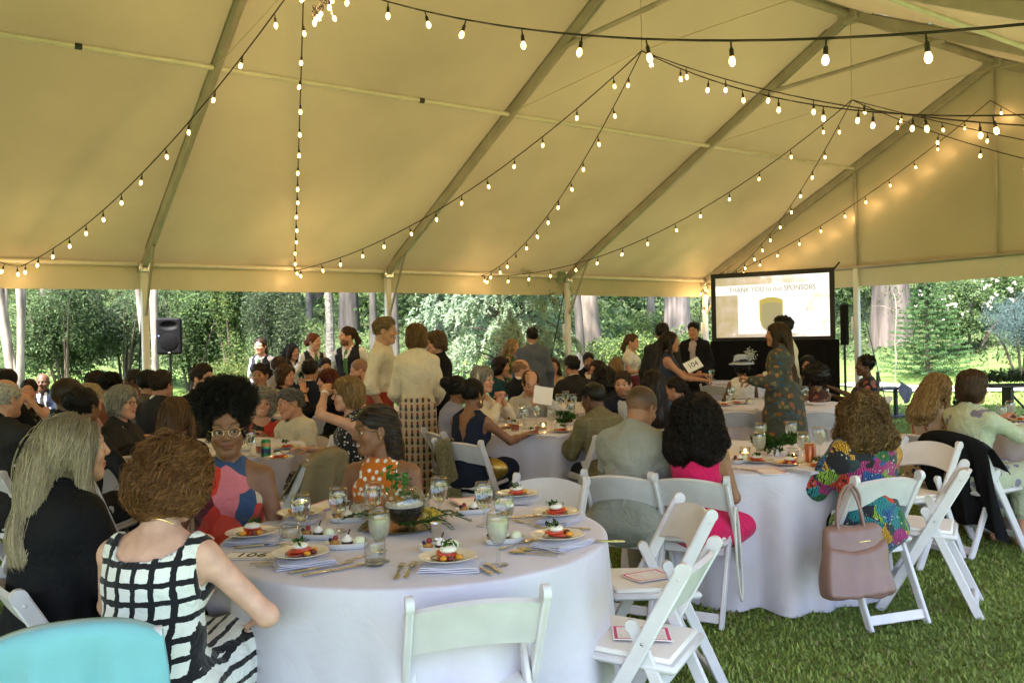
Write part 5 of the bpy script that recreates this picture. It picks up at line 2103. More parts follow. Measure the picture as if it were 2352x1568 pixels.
# ------------------------------------------------------------------ round tables and their cloths
LINEN = cloth('white_table_linen', 'plain', ((0.55, 0.515, 0.585),), 0.8, 0.2, weave=0.5, even=1)
PLY = mat('plywood', (0.36, 0.25, 0.14), 0.6, var=0.15)
TTOP = 0.772
def round_table(c, label_t, label_c, seed, r=0.76, group=True, n=168):
    rg = np.random.default_rng(seed)
    x, y = c[0], c[1]
    z = 0.0
    o = empty('round_table', label_t, 'table', (x, y, z), 0, 'round dinner tables')
    MB().lathe([(0.001, 0.735), (r - 0.02, 0.735), (r - 0.012, 0.745), (r - 0.012, 0.756), (r - 0.02, 0.765), (0.001, 0.765)], 48).build('tabletop', PLY, o)
    for k in range(4):
        an = k * math.pi / 2 + 0.4
        MB().tube([(0.45 * math.cos(an), 0.45 * math.sin(an), 0.736), (0.5 * math.cos(an), 0.5 * math.sin(an), 0.0)], 0.014, 8).build('leg', STEEL, o)
    th = np.arange(n) * 2 * math.pi / n
    fold = np.zeros(n)
    for k, a_ in ((5, 0.5), (8, 0.8), (11, 1.0), (15, 0.9), (21, 0.55)):
        fold += a_ * np.sin(k * th + rg.uniform(0, 6.28))
    fold2 = sum(0.5 * np.sin(k * th + rg.uniform(0, 6.28)) for k in (13, 19, 29))
    rows = []
    for q in (0.001, 0.3, 0.6, 0.85, 0.97):
        rr = np.full(n, r * q)
        rows.append(np.stack([rr * np.cos(th), rr * np.sin(th), np.full(n, TTOP)], 1))
    for e in (0.25, 0.6, 0.85, 1.0):
        an = e * math.pi / 2
        rr = np.full(n, r - 0.008 + 0.012 * math.sin(an))
        rows.append(np.stack([rr * np.cos(th), rr * np.sin(th), np.full(n, TTOP - 0.014 * (1 - math.cos(an)))], 1))
    for t in np.linspace(0.04, 1, 20):
        amp = 0.055 * t ** 0.75
        hang = TTOP - 0.016 - t * (TTOP - 0.018 - 0.006)
        rr = r + 0.006 + amp * fold * 0.62 + 0.010 * t * fold2 + 0.018 * t - 0.02 * max(0, t - 0.92) * 3
        tw = 0.02 * t * np.sin(3 * th + seed)
        zz = hang + 0.006 * np.sin(7 * th + 1) * t
        rows.append(np.stack([rr * np.cos(th + tw), rr * np.sin(th + tw), np.maximum(zz, 0.006)], 1))
    G_ = np.array(rows)
    ob = MB().surf(G_[::-1], True).build('tablecloth', LINEN, None, angle=None)
    ob.location = (x, y, z)
    tag(ob, label_c, 'tablecloth', 'white round tablecloths')
    return arr(x, y)
T = {}
T[1] = round_table(gp(955, 1226, TTOP), 'round dinner table nearest the camera', 'white tablecloth on the round table nearest the camera, numbered 106', 1, n=240)
T[2] = round_table(gp(1722, 1044, TTOP), 'round table in front of the pink dress', 'white tablecloth hanging to the grass right of the pink dress', 2, n=220)
T[3] = round_table(gp(1240, 976, TTOP), 'round table of the paper reader', 'white tablecloth on the table of the paper reader', 3)
T[4] = round_table(gp(462, 1030, TTOP), 'round table with the green can', 'white tablecloth on the table behind the gold round glasses', 4)
T[5] = round_table(gp(110, 922, TTOP), 'round table at the far left of the tent', 'white tablecloth on the far left table of the tent', 5)
T[6] = round_table(gp(770, 942, TTOP), 'round table below the waiters', 'white tablecloth on the table below the waiters', 6)
T[7] = round_table(gp(1245, 893, TTOP), 'round table farthest back near the third tent post', 'white tablecloth on the farthest table near the third tent post', 7)
T[8] = round_table(gp(1300, 934, TTOP), 'round table just behind the paper reader', 'white tablecloth on the table just behind the paper reader', 8)
T[9] = round_table(gp(1680, 874, TTOP), 'round table in front of the projection screen', 'white tablecloth on the table in front of the projection screen', 9)
T[10] = round_table(gp(1775, 928, TTOP), 'round table behind the standing floral dress', 'white tablecloth on the table behind the standing floral dress', 10)
T[11] = round_table(gp(2515, 985, TTOP), 'round table cut by the right edge of the photo', 'white tablecloth on the table cut by the right edge', 11)

# ------------------------------------------------------------------ the guests
PALE, TAN, OLIVE, BROWN, DARK = (0.50, 0.265, 0.175), (0.40, 0.195, 0.115), (0.32, 0.165, 0.095), (0.185, 0.082, 0.040), (0.105, 0.046, 0.024)
BLK, DKB, BRN, AUB, RED, BLD, GRY, SLV = (0.007, 0.006, 0.005), (0.020, 0.011, 0.007), (0.055, 0.027, 0.012), (0.12, 0.045, 0.013), (0.10, 0.014, 0.006), (0.30, 0.19, 0.08), (0.20, 0.185, 0.165), (0.42, 0.385, 0.31)
C_ = lambda n, *a, **k: cloth(n, *a, **k)
c_black = C_('black_cloth', 'plain', ((0.010, 0.010, 0.012),))
c_navy = C_('navy_cloth', 'plain', ((0.014, 0.018, 0.034),))
c_char = C_('charcoal_cloth', 'plain', ((0.025, 0.024, 0.025),))
c_white = C_('white_shirt_cloth', 'plain', ((0.70, 0.69, 0.67),))
c_cream = C_('cream_cloth', 'plain', ((0.62, 0.55, 0.42),))
c_pblue = C_('pale_blue_shirt_cloth', 'plain', ((0.36, 0.40, 0.48),))
c_brown = C_('brown_cloth', 'plain', ((0.09, 0.065, 0.045),))
c_denim = C_('dark_trouser_cloth', 'plain', ((0.025, 0.026, 0.032),))
c_khaki = C_('khaki_cloth', 'plain', ((0.22, 0.18, 0.12),))
GOLD = mat('gold', (0.75, 0.52, 0.20), 0.25, 1.0, var=0.03)
SILVERM = mat('silver', (0.75, 0.74, 0.72), 0.25, 1.0, var=0.03)
DARKRIM = mat('dark_rim', (0.015, 0.013, 0.012), 0.35, var=0.05)
GREEN_TIE = C_('green_tie_silk', 'plain', ((0.06, 0.16, 0.05),), 0.4)
BLACK_TIE = C_('black_tie_silk', 'plain', ((0.012, 0.012, 0.015),), 0.4)
LEATHER = mat('black_leather', (0.015, 0.013, 0.012), 0.4, var=0.1)
pants = lambda m=c_denim: [('trousers', m), ('shoe', LEATHER)]
def suit(jm, sm=c_white, tie_=None, open_=0.055):
    return [('shirt', sm, {'collar': 1, 'neck': (0.060, 0.018, 0.0)}), ('jacket', jm, {'grow': 0.021, 'open': open_, 'cuff': 0.93, 'collar': 1, 'neck': (0.068, 0.03, 0.008)})]
def backsuit(jm, sm=c_white):
    return [('shirt', sm, {'collar': 1, 'neck': (0.058, 0.012, 0.006)}), ('jacket', jm, {'grow': 0.019, 'cuff': 0.93, 'neck': (0.068, 0.03, 0.0), 'vee': 0.2})]

# --- near table 106
person('person in black jacket seated left of the near table, turned to the right', 172, 1030, 3.0, 130, skin=PALE, hair=('long', (0.33, 0.26, 0.165), {'hi': (0.64, 0.53, 0.37), 'drop': 0.37, 'wide': 0.016, 'n': 9000, 'thick': 0.0016, 'lock': 0.34, 'by': 0.068}),
       top=[('jacket', c_black, {'grow': 0.03, 'cuff': 0.97, 'neck': (0.062, 0.03, 0.0), 'wr': 0.006})], bottom=pants(c_black), lean=0.10, head=(0.0, -0.05, 0.0), hands=((-0.10, 0.36, 0.78), (0.12, 0.38, 0.80)), bulk=1.08)
person('person in black and white checked sleeveless dress seen from behind', 398, 1108, 2.72, 172, skin=(0.56, 0.325, 0.245), hair=('curlbob', (0.085, 0.028, 0.009), {'hi': (0.34, 0.155, 0.05), 'n': 7000, 'coil': 0.014, 'turns': 1.1, 'lock': 0.16, 'thick': 0.0018, 'jit': 1.1, 'len': 0.085}),
       top=[('dress', C_('window_pane_cloth', 'grid', ((0.72, 0.72, 0.69), (0.008, 0.008, 0.012)), scale=0.74), {'sleeve': 'none', 'yoke': 0.86, 'neck': (0.112, -0.01, -0.055), 'flare': 0.04})], lean=0.20, head=(0.15, 0.32, 0.0), bulk=1.18, chair=False,
       hands=((-0.12, 0.40, 0.74), (0.24, 0.30, 0.68)), poles=((-1, -0.3, -0.8), (1.1, -0.35, -0.7)), extra=[necklace(GOLD), earring(GOLD, 0.004)])
person('person in round gold glasses and colour-block halter dress, facing the camera', 520, 985, 3.78, 12, skin=BROWN, hair=('puff', BLK, {'hi': (0.014, 0.011, 0.009), 'n': 5200, 'thick': 0.0022}),
       top=[('halter_dress', C_('colour_block_cloth', 'blocks', ((0.50, 0.035, 0.018), (0.030, 0.105, 0.085), (0.55, 0.15, 0.17), (0.095, 0.010, 0.018), (0.56, 0.06, 0.03), (0.52, 0.43, 0.33), (0.03, 0.06, 0.13)), scale=0.75), {'neck': (0.050, 0.01, 0.02), 'wr': 0.006})],
       lean=0.16, head=(-0.10, 0.06, 0.05), look=-0.35, smile=0.88, hands=((-0.16, 0.36, 0.74), (0.20, 0.34, 0.72)), extra=[spectacles(mat('pale_gold', (0.72, 0.58, 0.38), 0.3, 1.0, var=0.03), 0.0014), earring(GOLD, 0.005)], bulk=1.05)
person('person in rust polka dot halter dress, head turned to the left', 857, 988, 4.15, -10, skin=(0.20, 0.088, 0.042), hair=('braids', (0.018, 0.010, 0.006), {'hi': (0.11, 0.055, 0.022), 'n': 900, 'thick': 0.0040, 'drop': 0.30}),
       top=[('halter_dress', C_('rust_dot_cloth', 'dots', ((0.50, 0.125, 0.008), (0.72, 0.66, 0.56)), scale=0.66), {'neck': (0.044, 0.01, 0.03), 'wr': 0.006})],
       lean=0.14, head=(0.85, 0.06, 0.05), smile=1.0, hands=((-0.16, 0.34, 0.74), (0.16, 0.34, 0.74)), extra=[earring(GOLD, 0.006)], bulk=1.14)
# --- table of the woman in pink
person('person in grey-green linen blazer seen from behind', 1474, 937, 5.1, 152, sex='m', skin=(0.30, 0.15, 0.085), hair=('fade', (0.030, 0.017, 0.010), {}), top=[('shirt', c_white, {'collar': 1}), ('jacket', C_('grey_green_linen', 'plain', ((0.25, 0.255, 0.22),), weave=1.5), {'grow': 0.024, 'cuff': 0.95, 'neck': (0.066, 0.03, 0.0), 'collar': 1, 'wr': 0.007})],
       bottom=pants(c_khaki), lean=0.30, head=(0.30, 0.42, 0.0), bulk=0.88, hands=((-0.12, 0.40, 0.80), (0.12, 0.40, 0.80)), poles=((-0.2, -0.5, -1), (0.2, -0.5, -1)))
person('person in bright pink sleeveless dress seen from behind', 1604, 955, 4.85, 152, skin=(0.27, 0.135, 0.075), hair=('curly', (0.0075, 0.005, 0.004), {'hi': (0.020, 0.011, 0.008), 'n': 3600, 'drop': 0.25, 'by': 0.02, 'wide': 0.022, 'turns': 4.0, 'coil': 0.009}),
       top=[('dress', C_('pink_crepe', 'plain', ((0.60, 0.010, 0.095),)), {'sleeve': 'none', 'yoke': 1.0, 'neck': (0.085, 0.0, -0.01), 'flare': 0.025, 'hem': 0.36})], legrot=0.42, lean=0.10, hands=((-0.14, 0.40, 0.80), (0.17, 0.32, 0.66)))
person('person in multicoloured tropical blouse seen from behind', 1972, 950, 4.75, 198, skin=(0.30, 0.16, 0.09), hair=('curly', (0.085, 0.042, 0.016), {'hi': (0.36, 0.21, 0.075), 'n': 3600, 'drop': 0.19, 'by': 0.01, 'wide': 0.010, 'turns': 5.0}),
       top=[('blouse', C_('tropical_print', 'wild', ((0.55, 0.045, 0.015), (0.02, 0.13, 0.045), (0.02, 0.09, 0.25), (0.20, 0.33, 0.03), (0.015, 0.015, 0.02), (0.02, 0.20, 0.22), (0.35, 0.03, 0.16), (0.50, 0.26, 0.02), (0.03, 0.05, 0.06))), {'grow': 0.03, 'cuff': 0.62, 'neck': (0.07, 0.02, 0.0), 'wr': 0.008})],
       bottom=pants(c_black), lean=0.08, hands=((-0.20, 0.40, 0.78), (0.18, 0.36, 0.74)), bulk=1.15)
# --- table of the man reading
person('person in navy V-back sleeveless dress holding out a palm', 1088, 905, 6.7, 150, skin=(0.20, 0.088, 0.045), hair=('bun', BLK, {'bun': (-0.03, -0.10, 0.06)}), top=[('dress', c_navy, {'sleeve': 'none', 'yoke': 0.85, 'neck': (0.06, -0.01, 0.0), 'backvee': 0.20})],
       lean=0.12, head=(0.2, 0.0, 0.0), hands=((-0.14, 0.40, 0.80), (0.30, 0.46, 0.82)), ups=(None, (0.2, 0.4, -1)), extra=[earring(GOLD, 0.005, 0.03)])
person('person in lavender shirt beside the navy V-back dress', 1052, 895, 7.35, 118, skin=BROWN, hair=('bun', BLK, {'bun': (0, -0.12, 0.07)}), top=[('shirt', C_('lavender_cloth', 'plain', ((0.24, 0.24, 0.33),)), {'cuff': 0.9})], bottom=pants(), lean=0.12)
person('person with a cream headband and clasped hands', 1110, 872, 8.0, 62, skin=PALE, hair=('bob', (0.30, 0.28, 0.24), {'len': 0.06}), top=[('blouse', c_cream, {'cuff': 0.6})], lean=0.10, hands=((-0.03, 0.26, 1.00), (0.03, 0.26, 1.00)), hk=('grip', 'grip'), poles=((-0.8, 0.2, -1), (0.8, 0.2, -1)),
       extra=[worn('headband', lambda b, S: b.tube([h2l(S, (math.cos(t) * 0.092, -0.005 + 0.012 * math.sin(t), 0.03 + 0.098 * math.sin(t))) for t in np.linspace(-0.3, math.pi + 0.3, 15)], 0.016, 8), c_cream)], smile=0.1)
person('person in pale grey shirt reading a paper held in both hands', 1219, 880, 8.55, 2, sex='m', skin=PALE, hair=('fringe', BRN, {}), top=[('shirt', C_('pale_grey_shirt', 'plain', ((0.47, 0.47, 0.47),)), {'collar': 1, 'cuff': 0.95, 'wr': 0.006})], bottom=pants(), lean=0.08, head=(-0.05, 0.42, 0), hands=((-0.16, 0.36, 0.985), (0.02, 0.36, 0.955)), hk=('grip', 'flat'), poles=((-1, 0.0, -0.8), (1, 0.0, -0.8)), ups=((-0.6, 0, 1), (0, 1, 0.6)), bulk=1.12, smile=0.0)
person('person in olive plaid blazer and black flat cap', 1362, 915, 6.9, 212, sex='m', skin=DARK, hair=('cap', BLK, {}), top=[('shirt', c_pblue, {'collar': 1}), ('jacket', C_('olive_plaid', 'plaid', ((0.135, 0.115, 0.055), (0.20, 0.17, 0.10))), {'grow': 0.022, 'cuff': 0.95, 'neck': (0.066, 0.03, 0.0), 'collar': 1})], bottom=pants(), lean=0.20, head=(-0.3, 0.20, 0),
       extra=[worn('flat_cap', lambda b, S: (b.ellipsoid(h2l(S, (0, -0.005, 0.062)), (0.092, 0.112, 0.062), 16, 10, S['RH']), b.ellipsoid(h2l(S, (0, 0.10, 0.045)), (0.07, 0.06, 0.012), 14, 6, S['RH'])), c_black), spectacles(DARKRIM)], bulk=1.05)
person('person in navy blazer facing the camera beyond the olive plaid blazer', 1431, 882, 8.4, -12, sex='m', skin=PALE, hair=('short', BRN, {'hi': (0.12, 0.06, 0.025)}), top=suit(c_navy, C_('pale_shirt_cloth', 'plain', ((0.45, 0.45, 0.46),))), bottom=pants(), head=(0.1, 0.05, 0), beard=(0.10, 0.045, 0.018), smile=0.1, lean=0.12)
person('person in blue floral dress just beyond the grey-green linen blazer', 1498, 880, 7.3, 195, skin=TAN, hair=('long', DKB, {'drop': 0.36, 'hi': (0.05, 0.03, 0.02)}), top=[('dress', C_('blue_floral', 'floral', ((0.012, 0.030, 0.075), (0.02, 0.12, 0.20), (0.05, 0.12, 0.09), (0.02, 0.05, 0.16))), {'sleeve': 'short'})])
person('person in brown sleeveless top just beyond the blue floral dress', 1548, 893, 8.6, 250, skin=TAN, hair=('pony', DKB, {'drop': 0.26}), top=[('blouse', c_brown, {'sleeve': 'none'})], bottom=pants(), lean=0.16)
# --- far centre
person('person in charcoal suit seen from behind at the table past the reader', 1314, 842, 10.4, 205, sex='m', skin=TAN, hair=('short', BLK, {'hi': (0.02, 0.015, 0.012)}), top=backsuit(c_char), bottom=pants())
person('person in black dress with pink flowers seen from behind', 1385, 865, 9.3, 188, skin=TAN, hair=('curly', BLK, {'drop': 0.12, 'hi': (0.02, 0.015, 0.012)}), top=[('blouse', C_('black_pink_floral', 'floral', ((0.012, 0.011, 0.012), (0.012, 0.011, 0.012), (0.35, 0.15, 0.14), (0.012, 0.011, 0.012)), scale=1.2), {'sleeve': 'short', 'neck': (0.09, 0.0, -0.01)})], bottom=pants())
person('person in black suit facing the camera beyond the pink-flowered dress', 1352, 830, 13.0, 5, sex='m', skin=OLIVE, hair=('short', BLK, {}), top=suit(c_black, c_white), bottom=pants(), beard=(0.012, 0.009, 0.007))
person('person in navy suit leaning left beside the pink-flowered dress', 1372, 850, 11.0, 300, sex='m', skin=TAN, hair=('short', DKB, {}), top=backsuit(c_navy), bottom=pants(), lean=0.2)
person('person in teal dress in profile to the right', 1152, 842, 10.8, 75, skin=PALE, hair=('bob', DKB, {'len': 0.09}), top=[('dress', C_('teal_cloth', 'plain', ((0.015, 0.055, 0.075),)), {'sleeve': 'half'})])
person('person in black suit seated beside the teal dress', 1198, 848, 10.4, 120, sex='m', skin=PALE, hair=('fringe', (0.25, 0.15, 0.08), {}), top=backsuit(c_black), bottom=pants(), head=(0.4, 0, 0))
person('person in pale yellow dress at the farthest table', 1270, 840, 12.6, 12, skin=PALE, hair=('wavy', BRN, {'drop': 0.22}), top=[('dress', C_('pale_yellow_cloth', 'plain', ((0.55, 0.45, 0.20),)), {'sleeve': 'none', 'neck': (0.09, 0.03, -0.03)})], smile=0.9)
person('person in green floral dress standing with one hand raised', 1178, 795, 13.2, 65, pose='stand', skin=PALE, hair=('wavy', BLD, {'drop': 0.26, 'hi': (0.55, 0.42, 0.22)}), top=[('dress', C_('green_floral', 'floral', ((0.045, 0.10, 0.03), (0.30, 0.10, 0.06), (0.10, 0.20, 0.06), (0.30, 0.25, 0.10))), {'sleeve': 'none', 'zhem': 0.35})], hands=((-0.32, 0.16, 1.46), (0.22, 0.18, 1.05)), poles=((-0.6, 0.3, -1), (0.6, -0.2, -1)), hk=('relax', 'relax'))
person('person in grey-blue blazer standing with back turned', 1222, 773, 12.2, 188, pose='stand', sex='m', skin=OLIVE, hair=('short', BLK, {}), top=backsuit(C_('grey_blue_blazer', 'plain', ((0.085, 0.10, 0.135),))), bottom=pants(), bulk=1.05)
person('person in orange-red top seen from behind at the farthest table', 1415, 838, 12.4, 182, skin=PALE, hair=('long', BLD, {'drop': 0.28, 'hi': (0.5, 0.36, 0.18)}), top=[('blouse', C_('orange_red_cloth', 'plain', ((0.30, 0.06, 0.025),)), {'sleeve': 'none'})], bottom=pants())
person('person in white tee and red plaid skirt standing', 1453, 785, 12.6, 62, pose='stand', skin=PALE, hair=('pony', (0.10, 0.05, 0.02), {'drop': 0.20}), top=[('blouse', C_('white_tee', 'plain', ((0.64, 0.61, 0.54),)), {'sleeve': 'short', 'len': 0.4, 'tuck': 1})], bottom=[('skirt', C_('red_plaid', 'check', ((0.16, 0.012, 0.015), (0.045, 0.010, 0.02))), {'zhem': 0.45, 'flare': 0.08}), ('shoe', LEATHER)], hands=((-0.20, 0.30, 1.05), (0.22, 0.30, 1.12)), hk=('grip', 'grip'))
person('person in slate blue dress standing and holding a number card', 1540, 785, 9.6, 78, pose='stand', skin=TAN, hair=('long', DKB, {'drop': 0.40, 'hi': (0.05, 0.028, 0.018)}), top=[('dress', C_('slate_blue_dress', 'plain', ((0.035, 0.045, 0.075),)), {'sleeve': 'none', 'zhem': 0.45, 'flare': 0.02})], hands=((-0.10, 0.44, 1.17), (0.12, 0.44, 1.12)), hk=('grip', 'grip'))
person('person in charcoal suit standing half hidden behind the slate blue dress', 1522, 765, 11.2, 150, pose='stand', sex='m', skin=TAN, hair=('short', BLK, {}), top=backsuit(c_char), bottom=pants())
person('person in black blazer and mauve shirt standing left of the screen', 1593, 760, 13.2, -28, pose='stand', sex='m', skin=TAN, hair=('short', BLK, {}), top=suit(c_black, C_('mauve_shirt', 'plain', ((0.40, 0.33, 0.33),))), bottom=pants(), hands=((-0.14, 0.20, 0.98), (0.14, 0.20, 0.98)))
# --- tables by the screen
def straw_hat(S):
    m = C_('pale_blue_hat_felt', 'plain', ((0.42, 0.50, 0.64),))
    b = MB()
    prof = [(0.001, 0.165), (0.06, 0.163), (0.088, 0.150), (0.097, 0.11), (0.105, 0.055), (0.128, 0.040), (0.150, 0.030), (0.163, 0.018), (0.160, 0.012), (0.128, 0.030), (0.10, 0.032)]
    b.lathe(prof, 32)
    V = np.vstack(b.V)
    V *= arr(1.0, 1.0, 0.95)
    V[:, 2] += 0.010 + 0.10 * (V[:, 0] / 0.2) ** 2 * (np.hypot(V[:, 0], V[:, 1]) > 0.11) * 0.25
    q = MB()
    q.add(h2l(S, V @ rotx(-0.08).T + arr(0, -0.01, 0.0)), *[np.vstack(f) for f in b.F.values()])
    hat = q.build('hat', m, S['root'])
    MB().tube([h2l(S, (0.106 * math.cos(t), 0.106 * math.sin(t) - 0.01, 0.070)) for t in np.linspace(0, 2 * math.pi, 25)], 0.010, 8, False).build('hat_band', C_('slate_ribbon', 'plain', ((0.10, 0.14, 0.24),)), hat)
    rg = np.random.default_rng(2)
    C = rg.normal(0, 1, (160, 3)) * arr(0.028, 0.035, 0.045) + arr(0.11, -0.03, 0.15)
    v, fq, c = leaves(rg, C, 0.045, ((0.62, 0.64, 0.60), (0.5, 0.55, 0.58)), 0.25)
    me = mesh_np('hat_feather', h2l(S, v), [fq], False)
    set_col(me, c)
    link('hat_feather', me, LEAF_M, hat)
person('person in white sleeveless dress and pale blue brimmed hat', 1703, 843, 10.6, 175, skin=BROWN, hair=('bob', BLK, {'len': 0.04, 'vol': -0.012}), top=[('dress', c_white, {'sleeve': 'none', 'yoke': 0.85})], extra=[straw_hat])
person('person in long orange and blue floral dress standing before the screen', 1783, 768, 8.3, 245, pose='stand', skin=TAN, hair=('long', (0.045, 0.024, 0.012), {'drop': 0.60, 'hi': (0.13, 0.075, 0.035), 'n': 1400, 'thick': 0.0022}), top=[('dress', C_('autumn_floral', 'floral', ((0.055, 0.060, 0.050), (0.30, 0.13, 0.03), (0.035, 0.075, 0.10), (0.16, 0.14, 0.06), (0.22, 0.09, 0.03), (0.06, 0.09, 0.10)), scale=0.75), {'cuff': 0.85, 'zhem': 0.10, 'flare': 0.035, 'grow': 0.02})], hands=((-0.10, 0.32, 1.14), (0.12, 0.32, 1.10)), hk=('grip', 'curl'))
person('person in cream shirt standing behind the orange and blue floral dress', 1797, 752, 9.9, 255, pose='stand', sex='m', skin=OLIVE, hair=('short', BLK, {}), top=[('shirt', C_('cream_shirt_cloth', 'plain', ((0.62, 0.57, 0.47),)), {'collar': 1, 'tuck': 1})], bottom=pants(c_khaki), hands=((-0.14, 0.26, 1.05), (0.14, 0.26, 1.02)))
person('person in dark red floral top seated before the black screen skirt', 1872, 868, 9.6, 190, skin=(0.20, 0.10, 0.055), hair=('afro', BLK, {'vol': 0.02}), top=[('blouse', C_('red_floral_dark', 'floral', ((0.05, 0.02, 0.015), (0.22, 0.05, 0.03), (0.25, 0.18, 0.10))), {'sleeve': 'none'})], bottom=pants())
person('person in black short-sleeved top beyond the dark red floral top', 1855, 838, 11.4, 330, skin=TAN, hair=('bob', BLK, {'len': 0.07}), top=[('blouse', c_black, {'sleeve': 'short'})], bottom=pants())
person('person in dark pink floral top near the tent end post', 1985, 840, 10.0, 268, skin=DARK, hair=('afro', BLK, {'vol': -0.025}), top=[('blouse', C_('dark_pink_floral', 'floral', ((0.014, 0.016, 0.025), (0.014, 0.016, 0.025), (0.33, 0.09, 0.08), (0.20, 0.12, 0.11))), {'sleeve': 'short'})], bottom=pants(), hands=((-0.10, 0.46, 0.92), (0.16, 0.40, 0.82)))
person('person in peach floral sundress bending over the right-edge table', 2155, 893, 6.5, 118, skin=TAN, hair=('wavy', (0.22, 0.125, 0.045), {'drop': 0.30, 'hi': (0.50, 0.34, 0.14)}), top=[('dress', C_('peach_navy_floral', 'floral', ((0.46, 0.33, 0.22), (0.05, 0.05, 0.09), (0.30, 0.10, 0.06), (0.46, 0.33, 0.22)), scale=0.8), {'sleeve': 'none', 'yoke': 0.6, 'neck': (0.10, 0.02, -0.05)})], head=(0.0, 0.35, 0), lean=0.15)
person('person in pale green floral dress eating at the right-edge table', 2236, 890, 6.05, 112, skin=TAN, hair=('bob', (0.045, 0.022, 0.011), {'len': 0.10, 'hi': (0.10, 0.05, 0.025)}), top=[('dress', C_('pale_green_floral', 'floral', ((0.37, 0.40, 0.28), (0.17, 0.15, 0.21), (0.36, 0.38, 0.27), (0.15, 0.14, 0.19), (0.38, 0.40, 0.30)), scale=1.1), {'sleeve': 'half', 'neck': (0.07, 0.02, 0.0), 'hem': 0.25})], hands=((-0.10, 0.46, 0.93), (0.14, 0.46, 0.93)), hk=('grip', 'grip'), poles=((-0.7, -0.2, -1), (0.7, -0.2, -1)), bulk=1.1)
# --- table with the green can
person('person in black scoop-neck sweater seen from behind at the green can table', 408, 955, 5.3, 172, skin=PALE, hair=('long', (0.085, 0.037, 0.013), {'drop': 0.36, 'hi': (0.26, 0.13, 0.05), 'n': 1600, 'thick': 0.0022}), top=[('sweater', c_black, {'neck': (0.095, 0.0, -0.02), 'grow': 0.018})], bottom=pants(), hands=((-0.20, 0.40, 0.80), (0.20, 0.40, 0.80)))
person('person in dark taupe shirt and thin glasses in profile to the right', 283, 925, 6.2, 80, skin=PALE, hair=('bob', (0.28, 0.255, 0.20), {'hi': (0.60, 0.55, 0.44), 'len': 0.12}), top=[('shirt', C_('dark_taupe_cloth', 'plain', ((0.030, 0.027, 0.024),)), {'collar': 1})], bottom=pants(), extra=[spectacles(DARKRIM, 0.0018), earring(GOLD, 0.006)], smile=0.5)
person('person in red and black print blouse leaning head to one side', 607, 925, 7.5, 8, skin=PALE, hair=('curlbob', (0.22, 0.20, 0.165), {'hi': (0.46, 0.43, 0.36)}), top=[('blouse', C_('red_black_white_print', 'blocks', ((0.40, 0.03, 0.02), (0.02, 0.02, 0.02), (0.6, 0.55, 0.48), (0.35, 0.08, 0.05)), scale=0.6), {'sleeve': 'short', 'neck': (0.085, 0.03, -0.02)})], bottom=pants(), head=(-0.1, 0.0, -0.28), tilt=-0.08, smile=1.0, hands=((-0.10, 0.30, 0.86), (0.10, 0.30, 0.84)))
person('person in dull cream shirt leaning toward the print blouse', 667, 928, 7.0, -40, sex='m', skin=TAN, hair=('short', (0.10, 0.09, 0.075), {'hi': (0.30, 0.28, 0.24)}), top=[('sweater', C_('dull_cream_cloth', 'plain', ((0.50, 0.44, 0.32),)), {'grow': 0.026, 'wr': 0.009, 'neck': (0.075, 0.03, 0.0)})], bottom=pants(), head=(0.25, 0.05, 0.20), tilt=0.10, smile=0.7, hands=((-0.16, 0.36, 0.80), (0.16, 0.36, 0.80)))
person('person in black speckled dress and white watch raising a finger', 797, 905, 6.2, -72, skin=PALE, hair=('bob', (0.24, 0.125, 0.045), {'hi': (0.52, 0.34, 0.15), 'len': 0.13, 'n': 1400, 'thick': 0.0022}), top=[('dress', C_('black_speckled', 'speck', ((0.012, 0.012, 0.015), (0.55, 0.50, 0.42))), {'sleeve': 'none', 'yoke': 1.0})], hands=((0.13, 0.20, 1.19), (0.14, 0.34, 0.78)), poles=((-1.2, 0.5, -1), (0.6, -0.3, -1)), hk=('curl', 'relax'), extra=[watch(mat('white_watch', (0.7, 0.68, 0.64), 0.4, var=0.02), 'l'), spectacles(DARKRIM)], smile=0.2)
# --- left, seen from behind
person('person in charcoal suit cut by the left edge of the photo', 12, 915, 5.6, 160, sex='m', skin=PALE, hair=('fringe', (0.42, 0.39, 0.34), {}), top=backsuit(c_char), bottom=pants(), bulk=1.1)
person('person in black suit seen from behind above the black jacket', 160, 912, 5.9, 150, sex='m', skin=DARK, hair=('fade', BLK, {}), top=backsuit(c_black), bottom=pants(), bulk=1.08)
person('person in charcoal sweater just behind the black jacket', 193, 935, 5.3, 165, skin=BROWN, hair=('bun', BLK, {'bun': (0, -0.11, 0.06)}), top=[('sweater', c_char, {})], bottom=pants())
person('person in dusty rose sweater seen past the black suits at left', 208, 915, 7.2, 140, skin=PALE, hair=('bob', (0.40, 0.30, 0.15), {'hi': (0.65, 0.54, 0.34), 'len': 0.14}), top=[('sweater', C_('dusty_rose', 'plain', ((0.30, 0.17, 0.14),)), {})], bottom=pants())
person('person in black leaf print top covering the mouth with both hands', 66, 898, 8.7, 20, skin=PALE, hair=('pony', DKB, {'drop': 0.2}), top=[('blouse', C_('black_leaf_print', 'floral', ((0.015, 0.015, 0.015), (0.16, 0.13, 0.08), (0.015, 0.015, 0.015))), {'sleeve': 'none'})], bottom=pants(), hands=((-0.03, 0.25, 1.10), (0.03, 0.24, 1.08)), poles=((-0.8, 0.3, -1), (0.8, 0.3, -1)), ups=((-0.3, 1, 0.3), (0.3, 1, 0.3)), hk=('flat', 'flat'))
person('person in navy suit and black tie facing forward at far left', 98, 878, 11.4, 15, sex='m', skin=DARK, hair=None, top=suit(c_navy, c_white), bottom=pants(), extra=[tie(BLACK_TIE)], bulk=1.08)
